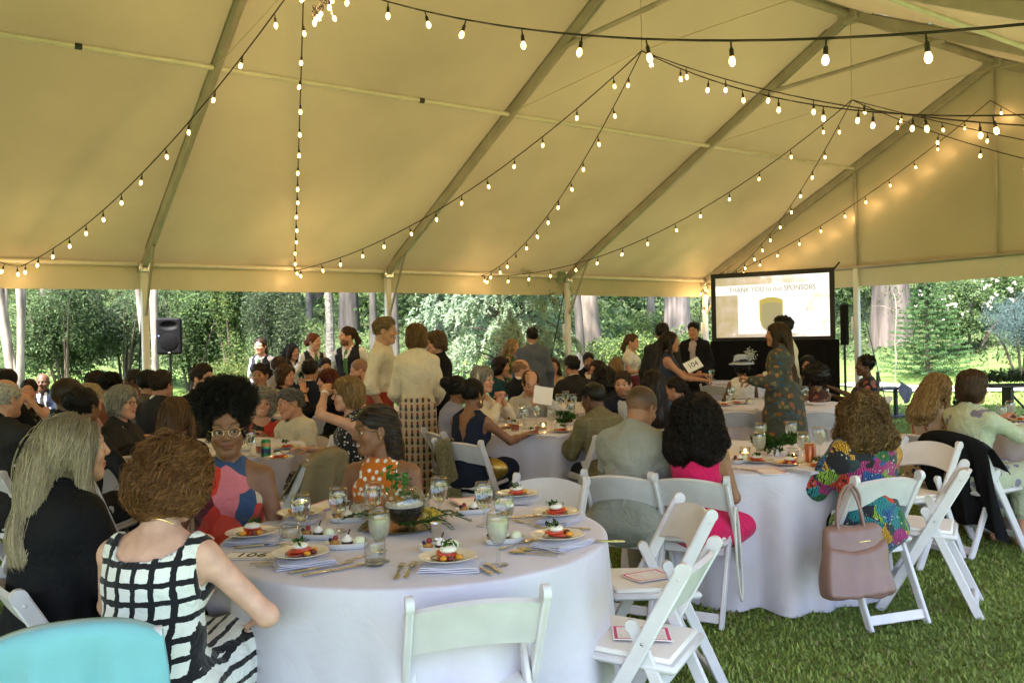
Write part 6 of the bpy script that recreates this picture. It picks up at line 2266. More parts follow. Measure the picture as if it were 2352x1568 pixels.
person('person in black sweater at the very left edge', 14, 880, 8.0, 170, skin=TAN, hair=('bob', BLK, {'len': 0.1}), top=[('sweater', c_black, {})], bottom=pants())
person('person in white shirt seen from behind in the left crowd', 222, 880, 9.0, 155, sex='m', skin=PALE, hair=('short', DKB, {}), top=[('shirt', c_white, {'collar': 1})], bottom=pants())
person('person in rust sleeveless blouse seen from behind in the left crowd', 256, 884, 8.6, 178, skin=DARK, hair=('afro', BLK, {'vol': -0.025}), top=[('blouse', C_('rust_cloth', 'plain', ((0.16, 0.05, 0.025),)), {'sleeve': 'none'})], bottom=pants())
person('person in wine print blouse in profile to the left', 303, 874, 9.4, 290, skin=DARK, hair=('bun', (0.03, 0.025, 0.02), {'bun': (0, -0.13, 0.02)}), top=[('blouse', C_('wine_print', 'floral', ((0.10, 0.03, 0.03), (0.22, 0.12, 0.09))), {'sleeve': 'short'})], bottom=pants())
person('person in olive-brown shirt seen from behind', 343, 882, 8.3, 160, sex='m', skin=OLIVE, hair=('short', BLK, {}), top=[('shirt', c_brown, {'collar': 1})], bottom=pants())
person('person in charcoal suit seen from behind beside the loudspeaker pole', 371, 885, 7.7, 168, sex='m', skin=TAN, hair=('short', DKB, {'hi': (0.05, 0.03, 0.018)}), top=backsuit(c_char), bottom=pants())
person('person in black suit and black tie in profile to the right', 465, 868, 8.4, 72, sex='m', skin=PALE, hair=('short', DKB, {'hi': (0.06, 0.035, 0.02)}), top=suit(c_black, c_white, open_=0.06), bottom=pants(), extra=[tie(BLACK_TIE), spectacles(DARKRIM, 0.0014)], smile=1.0)
# --- table of the red-haired woman
person('person in beige buttoned shirt facing the camera below the waiters', 597, 862, 9.6, -4, sex='m', skin=OLIVE, hair=('short', DKB, {}), top=[('shirt', C_('beige_shirt_cloth', 'plain', ((0.42, 0.38, 0.32),)), {'collar': 1})], bottom=pants())
person('person in black sweater with chin on hand in profile right', 657, 862, 9.8, 70, skin=PALE, hair=('bob', (0.10, 0.05, 0.022), {'len': 0.11}), top=[('sweater', c_black, {})], bottom=pants(), hands=((-0.05, 0.26, 1.04), (0.14, 0.36, 0.80)), hk=('curl', 'relax'))
person('person in taupe blouse half hidden behind the chin-on-hand sweater', 642, 842, 11.2, 150, skin=TAN, hair=('short', BRN, {}), top=[('blouse', C_('taupe_cloth', 'plain', ((0.22, 0.16, 0.11),)), {'sleeve': 'short'})], bottom=pants())
person('person in navy suit seen from behind below the waiters', 713, 852, 10.0, 170, sex='m', skin=TAN, hair=('short', BLK, {}), top=backsuit(c_navy), bottom=pants(), bulk=1.12)
person('person in black sweater partly hidden behind the navy suit', 746, 845, 11.0, 30, skin=PALE, hair=('short', DKB, {}), top=[('sweater', c_black, {})], bottom=pants())
person('person in black sweater and dark watch with hand at the chin', 752, 875, 8.9, -72, skin=PALE, hair=('bob', RED, {'hi': (0.20, 0.035, 0.012), 'len': 0.12}), top=[('sweater', c_black, {'cuff': 0.3})], bottom=pants(), hands=((0.02, 0.30, 1.06), (0.10, 0.34, 0.95)), poles=((-0.6, 0.4, -1), (0.6, 0.2, -1)), hk=('flat', 'relax'), extra=[watch(DARKRIM, 'l')])
person('person in beige waistcoat and blue shirt in profile to the left', 824, 850, 10.6, -62, sex='m', skin=PALE, hair=('fade', (0.20, 0.11, 0.07), {}), top=[('shirt', c_pblue, {'collar': 1}), ('vest', C_('beige_waistcoat', 'plain', ((0.30, 0.25, 0.19),)), {'sleeve': 'none', 'yoke': 0.85, 'grow': 0.018, 'vee': 0.22})], bottom=pants(), beard=(0.05, 0.024, 0.012), head=(0.1, 0.2, 0))
# --- standing
def waiter(label, hx, hy, d, face, sex, hair, head=(0, 0, 0), skin=PALE, **k):
    person(label, hx, hy, d, face, pose='stand', sex=sex, skin=skin, hair=hair, head=head, top=[('shirt', c_white, {'collar': 1, 'cuff': 0.97, 'wr': 0.007}), ('vest', C_('charcoal_waistcoat', 'plain', ((0.022, 0.022, 0.030),)), {'sleeve': 'none', 'yoke': 0.80, 'grow': 0.020, 'vee': 0.20})], bottom=pants(c_black), extra=[tie(GREEN_TIE)], hands=((-0.12, -0.14, 0.93), (0.12, -0.14, 0.93)), poles=((-1, -0.3, -0.6), (1, -0.3, -0.6)), **k)
waiter('person in charcoal waistcoat and green tie, first of four waiters from the left', 598, 795, 12.3, -12, 'f', ('pony', (0.04, 0.022, 0.014), {'drop': 0.2}))
waiter('person in charcoal waistcoat and green tie, second of four waiters from the left', 672, 808, 12.2, 60, 'f', ('wavy', DKB, {'drop': 0.26}))
waiter('person in charcoal waistcoat and green tie, third of four waiters from the left', 722, 785, 12.0, 40, 'f', ('bun', (0.20, 0.055, 0.018), {'bun': (0, -0.12, -0.01)}), head=(-0.5, 0, 0))
waiter('person in charcoal waistcoat and green tie, rightmost of the four waiters', 797, 772, 11.7, -15, 'm', ('pony', (0.06, 0.028, 0.013), {'drop': 0.12}), head=(0.75, -0.05, 0), beard=(0.06, 0.026, 0.012), bulk=1.12)
person('person in white shirt and brick red trousers standing', 885, 760, 8.35, 88, pose='stand', sex='m', skin=(0.46, 0.25, 0.17), hair=('short', (0.20, 0.13, 0.07), {'hi': (0.38, 0.28, 0.17)}), top=[('shirt', C_('warm_white_shirt', 'plain', ((0.64, 0.58, 0.47),)), {'collar': 1, 'cuff': 0.35, 'tuck': 1, 'grow': 0.016, 'wr': 0.004})], bottom=[('trousers', C_('brick_red_twill', 'plain', ((0.27, 0.040, 0.022),)), {'grow': 0.016}), ('shoe', LEATHER)], hands=((-0.22, 0.06, 0.86), (0.20, 0.06, 0.86)), bulk=0.98)
person('person in cream cardigan and printed long skirt standing with back turned', 956, 776, 7.75, 185, pose='stand', skin=PALE, hair=('bob', (0.13, 0.065, 0.022), {'hi': (0.34, 0.19, 0.07), 'len': 0.085}), top=[('sweater', C_('cream_knit', 'plain', ((0.62, 0.54, 0.40),), weave=2.0), {'name': 'cardigan', 'grow': 0.024, 'cuff': 0.9, 'wr': 0.003, 'neck': (0.062, 0.02, 0.0)})], bottom=[('skirt', C_('block_print_skirt', 'motif', ((0.46, 0.38, 0.27), (0.20, 0.025, 0.025), (0.06, 0.055, 0.06)), scale=0.95), {'zhem': 0.22, 'flare': 0.05, 'grow': 0.002}), ('shoe', LEATHER)], hands=((-0.15, 0.26, 0.98), (0.15, 0.26, 0.98)), bulk=0.86, poles=((-0.5, -0.5, -1), (0.5, -0.5, -1)))
person('person in black turtleneck and trousers standing with glasses on', 1000, 788, 8.75, -70, pose='stand', skin=PALE, hair=('bob', (0.10, 0.055, 0.025), {'hi': (0.24, 0.15, 0.08), 'len': 0.05}), top=[('sweater', c_black, {'grow': 0.024, 'neck': (0.05, 0.01, 0.035), 'collar': 1})], bottom=pants(c_black), extra=[spectacles(DARKRIM, 0.0022)], hands=((-0.16, 0.26, 1.0), (0.16, 0.26, 1.0)), bulk=0.95)

# ------------------------------------------------------------------ chairs: one under every seated guest, then the empty ones
for x, y, th, lab in CHAIRS:
    short = lab.split(',')[0]
    w = short.split()
    place_chair(x, y, th, 'white folding chair under the ' + ' '.join(w[:11]))
CH = {}
CH['aqua'] = chair_at(160, 1484, 0.78, 202, 'white folding chair draped with the aqua cardigan at the lower left')
CH['e1'] = chair_at(1268, 1098, 0.775, -26, 'empty white folding chair across the near table, its back slat toward the tent middle')
CH['e2'] = chair_at(1602, 1160, 0.775, -82, 'empty white folding chair with a pink program, middle of three right of the near table')
CH['e3'] = chair_at(1618, 1276, 0.775, -117, 'empty white folding chair with a pink program, nearest at the right of the table')
CH['e4'] = chair_at(1102, 1376, 0.775, 194, 'empty white folding chair pulled up at the front of the near table')
CH['r1'] = chair_at(2142, 1014, 0.775, -62, 'empty white folding chair in front of the chair with the black jacket')
CH['r2'] = chair_at(2222, 1076, 0.775, -118, 'empty white folding chair standing alone on the grass at the right')
CH['r4'] = chair_at(2040, 918, 0.775, 250, 'white folding chair at the far right, beyond the bright tropical print')
CH['t10a'] = chair_at(1690, 944, 0.775, 178, 'white folding chair left of the standing floral dress, back turned')
CH['t10b'] = chair_at(1880, 944, 0.775, 186, 'white folding chair right of the standing floral dress, back turned')
CH['t9a'] = chair_at(1640, 884, 0.775, 150, 'white folding chair at the corner of the table before the screen')
CH['beige'] = chair_at(752, 1052, 0.775, -112, 'white folding chair draped with the beige jacket')
CH['t6a'] = chair_at(712, 916, 0.775, 178, 'white folding chair at the table below the waiters, back turned')
CH['t6b'] = chair_at(770, 958, 0.775, 200, 'white folding chair between the navy suit and the black speckled dress')
CH['cc'] = chair_at(930, 905, 0.775, 120, 'white folding chair between the red trousers and the printed skirt')
CH['t4'] = chair_at(338, 985, 0.775, 196, 'white folding chair beside the dark taupe shirt')
CH['left'] = chair_at(40, 1015, 0.775, 160, 'white folding chair at the left edge behind the black jacket')

# ------------------------------------------------------------------ clothes hung over chairs
def drape(ch, name, label, cat, m, x0, x1, front, back, seed, puff=0.012, lift=0.0):
    """cloth laid over the back slat of a chair, in chair space"""
    rg = np.random.default_rng(seed)
    n, k = 34, 30
    u = np.linspace(x0, x1, n)
    s_ = np.linspace(-front, back, k)
    P = np.zeros((k, n, 3))
    ph = rg.uniform(0, 6.28, 4)
    for i, s in enumerate(s_):
        arch = 0.028 * (1 - np.clip(u / 0.2, -1, 1) ** 2)
        top = 0.758 + arch + lift - 0.035 * np.abs(u / max(-x0, x1)) ** 4 - 0.10 * np.clip(np.abs(u) - 0.215, 0, 1) * 5
        side = 1 if s > 0 else -1                                     # + back side
        a_ = abs(s)
        dn = np.clip(a_ - 0.02, 0, None)
        z = top - dn + 0.010 * (a_ < 0.02)
        f = np.clip(dn / 0.25, 0, 1)
        y = -0.235 + 0.445 * (1 - np.minimum(z, 0.80) / 0.800) * (1 if s < 0 else 0.55) - 0.030 * (1 - np.clip(u / 0.2, -1, 1) ** 2)
        y = y - side * (0.022 + puff * f * (1 + np.sin(u * 31 + ph[0]) * 0.9 + np.sin(u * 67 + ph[1] + dn * 5) * 0.45))
        z = z + 0.012 * f * np.sin(u * 30 + ph[2])
        P[i] = np.stack([u * (1 + 0.10 * f) + 0.012 * f * np.sin(u * 40 + ph[3] + dn * 6), y, np.maximum(z, 0.02)], 1)
    o = MB().sheet(P, 0.006).build(name, m, None, angle=None)
    o.location, o.rotation_euler = ch.location, ch.rotation_euler
    tag(o, label, cat)
    return o
drape(CH['aqua'], 'cardigan', 'aqua blue cardigan draped over the chair at the lower left', 'cardigan', cloth('aqua_knit', 'plain', ((0.19, 0.45, 0.51),), 0.95, 0.3, weave=1.2, even=1), -0.222, 0.222, 0.25, 0.62, 1, 0.030, 0.052)
drape(CH['beige'], 'jacket', 'beige jacket draped over the chair left of the rust polka dot dress', 'jacket', cloth('beige_jacket_cloth', 'plain', ((0.20, 0.155, 0.085),)), -0.25, 0.25, 0.25, 0.55, 2, 0.022, 0.05)
def find_chair(text):
    for o in COL.objects:
        if o.name.startswith('folding_chair') and text in str(o.get('label', '')):
            return o
    raise KeyError(text)
drape(find_chair('pale green floral'), 'jacket', 'black hooded jacket hung over the chair of the pale green floral dress', 'jacket', c_black, -0.28, 0.28, 0.2, 0.66, 3, 0.03, 0.05)
drape(find_chair('navy V-back'), 'scarf', 'mottled olive scarf hung over the chair of the navy V-back dress', 'scarf', cloth('olive_scarf', 'speck', ((0.19, 0.155, 0.075), (0.32, 0.28, 0.17)), scale=0.6), -0.19, -0.02, 0.3, 0.62, 4, 0.014, 0.008)

# mauve leather tote hanging from a chair corner
def tote(ch):
    q_ = rotz(ch.rotation_euler[2]) @ arr(-0.29, 0, 0.10)
    o = empty('tote_bag', 'mauve leather tote bag hanging from the chair of the tropical blouse', 'bag', (ch.location[0] + q_[0], ch.location[1] + q_[1], q_[2]), ch.rotation_euler[2])
    m = mat('mauve_leather', (0.20, 0.112, 0.095), 0.36, var=0.10, scale=7, bump=0.25, bscale=9, spec=0.5)
    f = Field((-0.30, -0.66, 0.02), (0.30, -0.10, 0.62), 0.010)
    def body(x, y, z):
        t = np.clip((z - 0.10) / 0.42, 0, 1)
        hw = 0.228 - 0.045 * t
        dp = 0.085 * (1 - t * 0.75) + 0.012
        dx = np.abs(x + 0.02 * np.sin(z * 9)) - hw
        dz = np.maximum(0.13 - z, z - 0.50)
        yc = -0.385 + 0.10 * t
        dy = np.abs(y - yc) - dp * (1 - 0.35 * (x / 0.2) ** 2)
        q = [np.maximum(v + 0.03, 0) for v in np.broadcast_arrays(dx, dy, dz)]
        return np.sqrt(q[0] ** 2 + q[1] ** 2 + q[2] ** 2) - 0.03
    f.put((-0.25, -0.55, 0.08), (0.25, -0.15, 0.6), body, 0.01, 'u')
    f.noise(0.009, 22, 5, (1, 1, 0.5))
    f.noise(0.004, 60, 6, (1.4, 1, 0.3))
    V, Q = f.nets()
    link('bag_body', mesh_np('bag_body', V, [Q]), m, o)
    o.scale = (0.9, 0.9, 0.92)
    f = Field((-0.26, -0.56, 0.08), (0.26, -0.26, 0.46), 0.010)
    def pocket(x, y, z):
        t = np.clip((z - 0.10) / 0.42, 0, 1)
        dx = np.abs(x + 0.02 * np.sin(z * 9)) - (0.224 - 0.045 * t)
        dz = np.maximum(0.15 - z, z - (0.40 - 0.03 * np.cos(x * 9)))
        yc = -0.385 + 0.10 * t - 0.02
        dy = np.abs(y - yc) - (0.085 * (1 - t * 0.75) + 0.010) * (1 - 0.35 * (x / 0.2) ** 2)
        q = [np.maximum(v + 0.02, 0) for v in np.broadcast_arrays(dx, dy, dz)]
        return np.sqrt(q[0] ** 2 + q[1] ** 2 + q[2] ** 2) - 0.02
    f.put((-0.22, -0.52, 0.12), (0.22, -0.3, 0.44), pocket, 0.01, 'u')
    f.noise(0.007, 26, 6, (1, 1, 0.5))
    f.noise(0.003, 60, 7, (1.4, 1, 0.3))
    V, Q = f.nets()
    link('pocket', mesh_np('pocket', V, [Q]), m, o)
    for y0, dx in ((-0.32, 0.0), (-0.27, 0.03)):
        pts = [(-0.09 + dx, y0, 0.46), (-0.085 + dx, y0 + 0.02, 0.56), (-0.04 + dx, -0.27, 0.66), (0.03 + dx, -0.25, 0.725), (0.07 + dx, -0.27, 0.66), (0.085 + dx, y0 + 0.02, 0.56), (0.09 + dx, y0, 0.46)]
        t = np.linspace(0, 1, 7)
        tt = np.linspace(0, 1, 25)
        pts = np.array(pts)
        q = np.stack([np.interp(tt, t, pts[:, i]) for i in range(3)], 1)
        for _ in range(3):
            q[1:-1] = (q[:-2] + q[1:-1] * 2 + q[2:]) / 4
        MB().tube(q, 0.009, 8).build('strap', m, o)
    MB().tube([(-0.04, -0.425, 0.435), (0.03, -0.43, 0.437)], 0.004, 8).build('clasp', GOLD, o)
tote(find_chair('tropical blouse'))
# gold clutch on a seat, white strap of a handbag
ck = find_chair('navy V-back')
o = MB().ellipsoid((0, 0, 0), (0.14, 0.05, 0.085), 20, 12).mesh('clutch_bag')
g = link('clutch_bag', o, mat('gold_leather', (0.40, 0.27, 0.07), 0.3, 0.8, var=0.3, scale=20, bump=0.5, bscale=18), label='crinkled gold clutch bag on the seat beside the navy V-back dress', cat='bag')
q = rotz(ck.rotation_euler[2]) @ arr(0.15, 0.0, 0.55)
g.location = (ck.location[0] + q[0], ck.location[1] + q[1], q[2])
g.rotation_euler = (0, 0, ck.rotation_euler[2] + 0.3)
ck = find_chair('bright pink')
hb = empty('handbag', 'white handbag with long looped strap behind the bright pink dress', 'bag', ck.location, ck.rotation_euler[2])
MB().rbox((-0.02, -0.10, 0.53), (0.20, 0.07, 0.14), 0.02).build('bag_body', mat('white_leather', (0.66, 0.62, 0.56), 0.4, var=0.05), hb)
t = np.linspace(0, 2 * math.pi, 40)
MB().tube(np.stack([0.235 + 0.006 * np.sin(t), -0.10 - 0.07 * np.sin(t) - 0.05 * np.cos(t), 0.36 + 0.26 * np.cos(t)], 1), 0.007, 7, False).build('strap', mat('white_leather', (0.66, 0.62, 0.56)), hb)

# ------------------------------------------------------------------ printed matter
PAPER = mat('white_paper', (0.76, 0.74, 0.72), 0.7, var=0.03, scale=8)
def program_paper():
    m, nt, bs = nodes_of('pink_program_print')
    N, L = nt.nodes, nt.links
    tc = N.new('ShaderNodeTexCoord')
    sp = N.new('ShaderNodeSeparateXYZ')
    L.new(tc.outputs['Generated'], sp.inputs[0])
    def mth(op, a, b=None):
        n = N.new('ShaderNodeMath')
        n.operation = op
        for i, v in enumerate((a, b)):
            if v is None:
                continue
            if hasattr(v, 'links'):
                L.new(v, n.inputs[i])
            else:
                n.inputs[i].default_value = v
        return n.outputs[0]
    dx = mth('ABSOLUTE', mth('SUBTRACT', sp.outputs[0], 0.5))
    dy = mth('ABSOLUTE', mth('SUBTRACT', sp.outputs[1], 0.5))
    border = mth('MULTIPLY', mth('GREATER_THAN', mth('MAXIMUM', dx, dy), 0.42), mth('LESS_THAN', mth('MAXIMUM', dx, dy), 0.475))
    vo = N.new('ShaderNodeTexVoronoi')
    vo.inputs['Scale'].default_value = 21.0
    L.new(tc.outputs['Generated'], vo.inputs['Vector'])
    inner = mth('MULTIPLY', mth('LESS_THAN', mth('MAXIMUM', dx, dy), 0.38), mth('LESS_THAN', vo.outputs['Distance'], 0.33))
    blank = mth('GREATER_THAN', dy, 0.12)
    ink = mth('MAXIMUM', border, mth('MULTIPLY', mth('MULTIPLY', inner, blank), 0.75))
    mx = N.new('ShaderNodeMix')
    mx.data_type = 'RGBA'
    mx.inputs[6].default_value = (0.76, 0.73, 0.72, 1)
    mx.inputs[7].default_value = (0.60, 0.035, 0.16, 1)
    L.new(ink, mx.inputs[0])
    L.new(mx.outputs[2], bs.inputs['Base Color'])
    bs.inputs['Roughness'].default_value = 0.6
    return m
PINK = program_paper()
prog_me = MB().sheet(np.stack(np.meshgrid(np.linspace(-0.07, 0.07, 7), np.linspace(-0.105, 0.105, 7), indexing='ij') + [np.zeros((7, 7))], -1) + np.stack([np.zeros((7, 7)), np.zeros((7, 7)), np.broadcast_to(0.004 * np.linspace(-1, 1, 7)[:, None] ** 2, (7, 7))], -1), 0.003).mesh('printed_program', True, 30)
prog_me.materials.append(PINK)
def program(p, rz, label, tilt=(0, 0)):
    o = link('printed_program', prog_me, None, label=label, cat='program', group='pink bordered programs')
    o.location, o.rotation_euler = p, (tilt[0], tilt[1], rz)
    return o
for key, lab, dz in (('e3', 'pink bordered program on the nearest chair at the right', 0.469), ('e2', 'pink bordered program on the chair behind the nearest right one', 0.469)):
    c = CH[key]
    program((c.location[0], c.location[1], dz), c.rotation_euler[2] + 0.4, lab, (0.03, 0))
def text_mesh(s, size, m, parent, loc, rot=(0, 0, 0), name='lettering', align='CENTER', ext=0.0006, font_scale=(1, 1)):
    cu = bpy.data.curves.new('txt', 'FONT')
    cu.body = s
    cu.size = size
    cu.align_x, cu.align_y = align, 'CENTER'
    cu.extrude = ext
    to = bpy.data.objects.new('txt', cu)
    COL.objects.link(to)
    dg = bpy.context.evaluated_depsgraph_get()
    me = bpy.data.meshes.new_from_object(to.evaluated_get(dg))
    bpy.data.objects.remove(to)
    bpy.data.curves.remove(cu)
    o = link(name, me, None, parent)
    me.materials.clear()
    me.materials.append(m)
    o.location, o.rotation_euler = loc, rot
    o.scale = (font_scale[0], font_scale[1], 1)
    return o
INK = mat('dark_ink', (0.03, 0.03, 0.025), 0.7, var=0.02)
def number_card(label, loc, rot, s, w=0.19, h=0.085, ts=0.085):
    o = empty('number_card', label, 'card', loc)
    o.rotation_euler = rot
    MB().rbox((0, 0, 0), (w, h, 0.003), 0.001).build('card', PAPER, o)
    text_mesh(s, ts, INK, o, (0, 0, 0.0021))
    MB().board((-w / 2 + 0.004, h / 2 - 0.006, 0.002), (w / 2 - 0.004, h / 2 - 0.006, 0.002), 0.002, (0, 1, 0), 0.001, 0.0003).build('border', INK, o)
    MB().board((-w / 2 + 0.004, -h / 2 + 0.006, 0.002), (w / 2 - 0.004, -h / 2 + 0.006, 0.002), 0.002, (0, 1, 0), 0.001, 0.0003).build('border', INK, o)
    return o
p = gp(578, 1276, TTOP + 0.003)
number_card('white table number card reading 106 lying on the near table', (p[0], p[1], TTOP + 0.004), (0, 0, -0.06), '106', 0.19, 0.10, 0.078)
q = at(1592, 838, 9.45)
number_card('white card reading 104 held by the person in slate blue dress', tuple(q), (math.radians(62), math.radians(-22), 0.35), '104', 0.20, 0.13, 0.085)
# the sheet in the reading man's hands
q = at(1247, 908, 8.16)
o = MB().sheet(np.stack(np.meshgrid(np.linspace(-0.09, 0.09, 6), np.linspace(-0.085, 0.085, 6), indexing='ij') + [np.broadcast_to(0.012 * np.linspace(-1, 1, 6)[:, None] ** 2, (6, 6))], -1), 0.002).build('paper_sheet', PAPER, None)
o.location, o.rotation_euler = tuple(q), (math.radians(72), math.radians(10), 0.1)
tag(o, 'folded white paper held by the person in pale grey shirt', 'paper')

# ------------------------------------------------------------------ projection screen
def projector_screen():
    tl, tr = at(1633, 632, 14.4), at(1916, 612, 13.35)
    ux = nrm(arr(tr[0] - tl[0], tr[1] - tl[1], 0))
    W = float(np.hypot(tr[0] - tl[0], tr[1] - tl[1]))
    rz = math.atan2(ux[1], ux[0])
    zt = (tl[2] + tr[2]) / 2
    Hs = W * 0.575
    zb = zt - Hs
    o = empty('projection_screen', 'large black-framed projection screen showing the sponsors slide', 'screen', ((tl[0] + tr[0]) / 2, (tl[1] + tr[1]) / 2, 0), rz)
    fr = 0.075
    BL = mat('black_screen_frame', (0.010, 0.010, 0.011), 0.6, var=0.1)
    for a_, b_ in (((-W / 2, 0, zt - fr / 2), (W / 2, 0, zt - fr / 2)), ((-W / 2, 0, zb + fr / 2), (W / 2, 0, zb + fr / 2))):
        MB().board(a_, b_, fr, (0, 0, 1), 0.04, 0.004).build('frame', BL, o)
    for sx in (-1, 1):
        MB().board((sx * (W / 2 - fr / 2), 0.001, zb + fr * 0.98), (sx * (W / 2 - fr / 2), 0.001, zt - fr * 0.98), fr, (1, 0, 0), 0.04, 0.004).build('frame', BL, o)
        MB().board((sx * (W / 2 - 0.05), 0.05, 0), (sx * (W / 2 - 0.05), 0.05, zb), 0.05, (1, 0, 0), 0.03, 0.004).build('leg', BL, o)
        MB().board((sx * (W / 2 - 0.05), -0.25, 0.02), (sx * (W / 2 - 0.05), 0.45, 0.02), 0.04, (0, 0, 1), 0.03, 0.004).build('foot', BL, o)
    MB().tube([(W / 2 - 0.03, 0.03, zt - 0.05), (W / 2 + 0.07, 0.05, zt + 0.08)], 0.014, 8).build('support_bar', BL, o)
    k = 0.14
    def glow(name, c, s=1.0):
        return mat(name, c, 0.8, var=0, emit=c, estr=k * s)
    # picture areas, as the projected slide lays them out
    def photo_mat():
        m, nt, bs = nodes_of('slide_photo')
        N, L = nt.nodes, nt.links
        tc = N.new('ShaderNodeTexCoord')
        sp = N.new('ShaderNodeSeparateXYZ')
        L.new(tc.outputs['Generated'], sp.inputs[0])
        nz = N.new('ShaderNodeTexNoise')
        nz.inputs['Scale'].default_value = 5.5
        nz.inputs['Detail'].default_value = 7
        mp = N.new('ShaderNodeMapping')
        mp.inputs['Scale'].default_value = (1.8, 1, 1)
        L.new(tc.outputs['Generated'], mp.inputs[0])
        L.new(mp.outputs[0], nz.inputs['Vector'])
        ad = N.new('ShaderNodeMath')
        ad.operation = 'MULTIPLY_ADD'
        L.new(sp.outputs[0], ad.inputs[0])
        ad.inputs[1].default_value = 0.55
        L.new(nz.outputs[0], ad.inputs[2])
        r = N.new('ShaderNodeValToRGB')
        for e, (pp, cc) in zip((r.color_ramp.elements[0], r.color_ramp.elements[1], r.color_ramp.elements.new(0.75)), ((0.45, (0.42, 0.36, 0.22, 1)), (0.98, (0.58, 0.58, 0.85, 1)), (0.75, (0.52, 0.46, 0.40, 1)))):
            e.position, e.color = pp, cc
        L.new(ad.outputs[0], r.inputs[0])
        L.new(r.outputs[0], bs.inputs['Base Color'])
        L.new(r.outputs[0], bs.inputs['Emission Color'])
        bs.inputs['Emission Strength'].default_value = 0.15
        bs.inputs['Roughness'].default_value = 0.8
        return m
    x0, x1, z0, z1 = -W / 2 + fr, W / 2 - fr, zb + fr, zt - fr
    iw, ih = x1 - x0, z1 - z0
    def rect(name, u0, u1, v0, v1, y, m):
        P = np.array([[(x0 + iw * u0, y, z0 + ih * v0), (x0 + iw * u1, y, z0 + ih * v0)], [(x0 + iw * u0, y, z0 + ih * v1), (x0 + iw * u1, y, z0 + ih * v1)]])
        return MB().sheet(P, 0.002).build(name, m, o, False)
    rect('screen_surface', 0, 1, 0, 1, 0.0, photo_mat())
    wh = glow('slide_white', (0.82, 0.86, 0.93), 1.15)
    rect('title_band', 0, 1, 0.705, 0.865, -0.006, wh)
    rect('slide_panel', 0.205, 0.80, 0.055, 0.7045, -0.006, wh)
    text_mesh('THANK YOU to our SPONSORS', ih * 0.118, glow('slide_text_gold', (0.24, 0.20, 0.12), 0.7), o, (x0 + iw * 0.505, -0.009, z0 + ih * 0.785), (math.pi / 2, 0, 0), 'title_lettering', font_scale=(0.86, 1))
    # shield emblem on the slide
    def shield(u, v, w_, h_, y, m, name):
        cx, cz = x0 + iw * u, z0 + ih * v
        w2, h2 = iw * w_ / 2, ih * h_ / 2
        t = np.linspace(-1, 1, 15)
        topz = cz + h2 * (0.82 + 0.18 * (1 - t ** 2))
        botz = cz - h2 * (0.25 + 0.75 * np.sqrt(np.clip(1 - np.abs(t) ** 2.2, 0, 1)))
        P = np.array([np.stack([cx + w2 * t, np.full(15, y), botz], 1), np.stack([cx + w2 * t, np.full(15, y), topz], 1)])
        MB().sheet(P, 0.002).build(name, m, o, False)
    shield(0.502, 0.37, 0.205, 0.56, -0.009, glow('slide_emblem_gold', (0.46, 0.41, 0.13), 0.8), 'emblem')
    shield(0.507, 0.335, 0.175, 0.47, -0.012, glow('slide_emblem_grey', (0.36, 0.34, 0.22), 0.8), 'emblem_field')
    # pleated black skirt below
    n = 90
    u = np.linspace(-W / 2 - 0.02, W / 2 + 0.06, n)
    P = np.array([np.stack([u, -0.03 + 0.018 * np.sin(u * 46) * (0.4 + 0.6 * t), np.full(n, zb + 0.02 - t * (zb + 0.0))], 1) for t in np.linspace(0, 1, 8)])
    MB().sheet(P, 0.004).build('skirt', cloth('black_screen_skirt', 'plain', ((0.006, 0.006, 0.007),)), o, angle=None)
projector_screen()

# ------------------------------------------------------------------ loudspeakers and gear
SPK = mat('speaker_cabinet', (0.006, 0.006, 0.007), 0.6, spec=0.15, var=0.1, bump=0.1, bscale=120)
GRL = mat('speaker_grille', (0.005, 0.005, 0.006), 0.7, spec=0.1, var=0.2, bump=0.6, bscale=260)
p = at(390, 772, 12.4)
gz0 = float(ground_z(p[0], p[1]))
st = empty('speaker_stand', 'black tripod stand under the loudspeaker beside the first tent post', 'stand', (p[0], p[1], gz0))
hz = p[2] - 0.27 - gz0
MB().tube([(0, 0, 0.45), (0, 0, hz + 0.06)], 0.019, 10).build('pole', BLACK, st)
MB().tube([(0, 0, 0.30), (0, 0, 1.05)], 0.024, 10).build('sleeve', BLACK, st)
for k in range(3):
    an = k * 2.094 + 0.5
    MB().tube([(0, 0, 0.75), (0.5 * math.cos(an), 0.5 * math.sin(an), 0.01)], 0.013, 8).build('leg', BLACK, st)
sk = empty('loudspeaker', 'black loudspeaker with a blue light on a stand by the first tent post', 'speaker', (p[0], p[1], p[2]), 0.30)
f = Field((-0.22, -0.22, -0.33), (0.22, 0.22, 0.33), 0.011)
def cab(x, y, z):
    w = 0.170 - 0.02 * np.abs(z) * 0.5
    dx = np.abs(x) - (w - 0.012 * np.clip(y, 0, 1) * 8)
    q = [np.maximum(v + 0.035, 0) for v in np.broadcast_arrays(dx, np.abs(y) - 0.155, np.abs(z) - 0.262)]
    return np.sqrt(q[0] ** 2 + q[1] ** 2 + q[2] ** 2) - 0.035
f.put((-0.2, -0.2, -0.3), (0.2, 0.2, 0.3), cab, 0.01, 'u')
f.el((0, -0.17, 0.15), (0.12, 0.05, 0.06), k=0.012, mode='s')
V, Q = f.nets()
link('cabinet', mesh_np('cabinet', V, [Q]), SPK, sk)
MB().lathe([(0.001, 0.010), (0.11, 0.006), (0.125, 0.0), (0.128, -0.02)], 28, (0, -0.158, -0.08), rotx(math.pi / 2)).build('woofer_grille', GRL, sk)
MB().rbox((0, -0.158, -0.235), (0.035, 0.008, 0.014), 0.002).build('badge', SILVERM, sk)
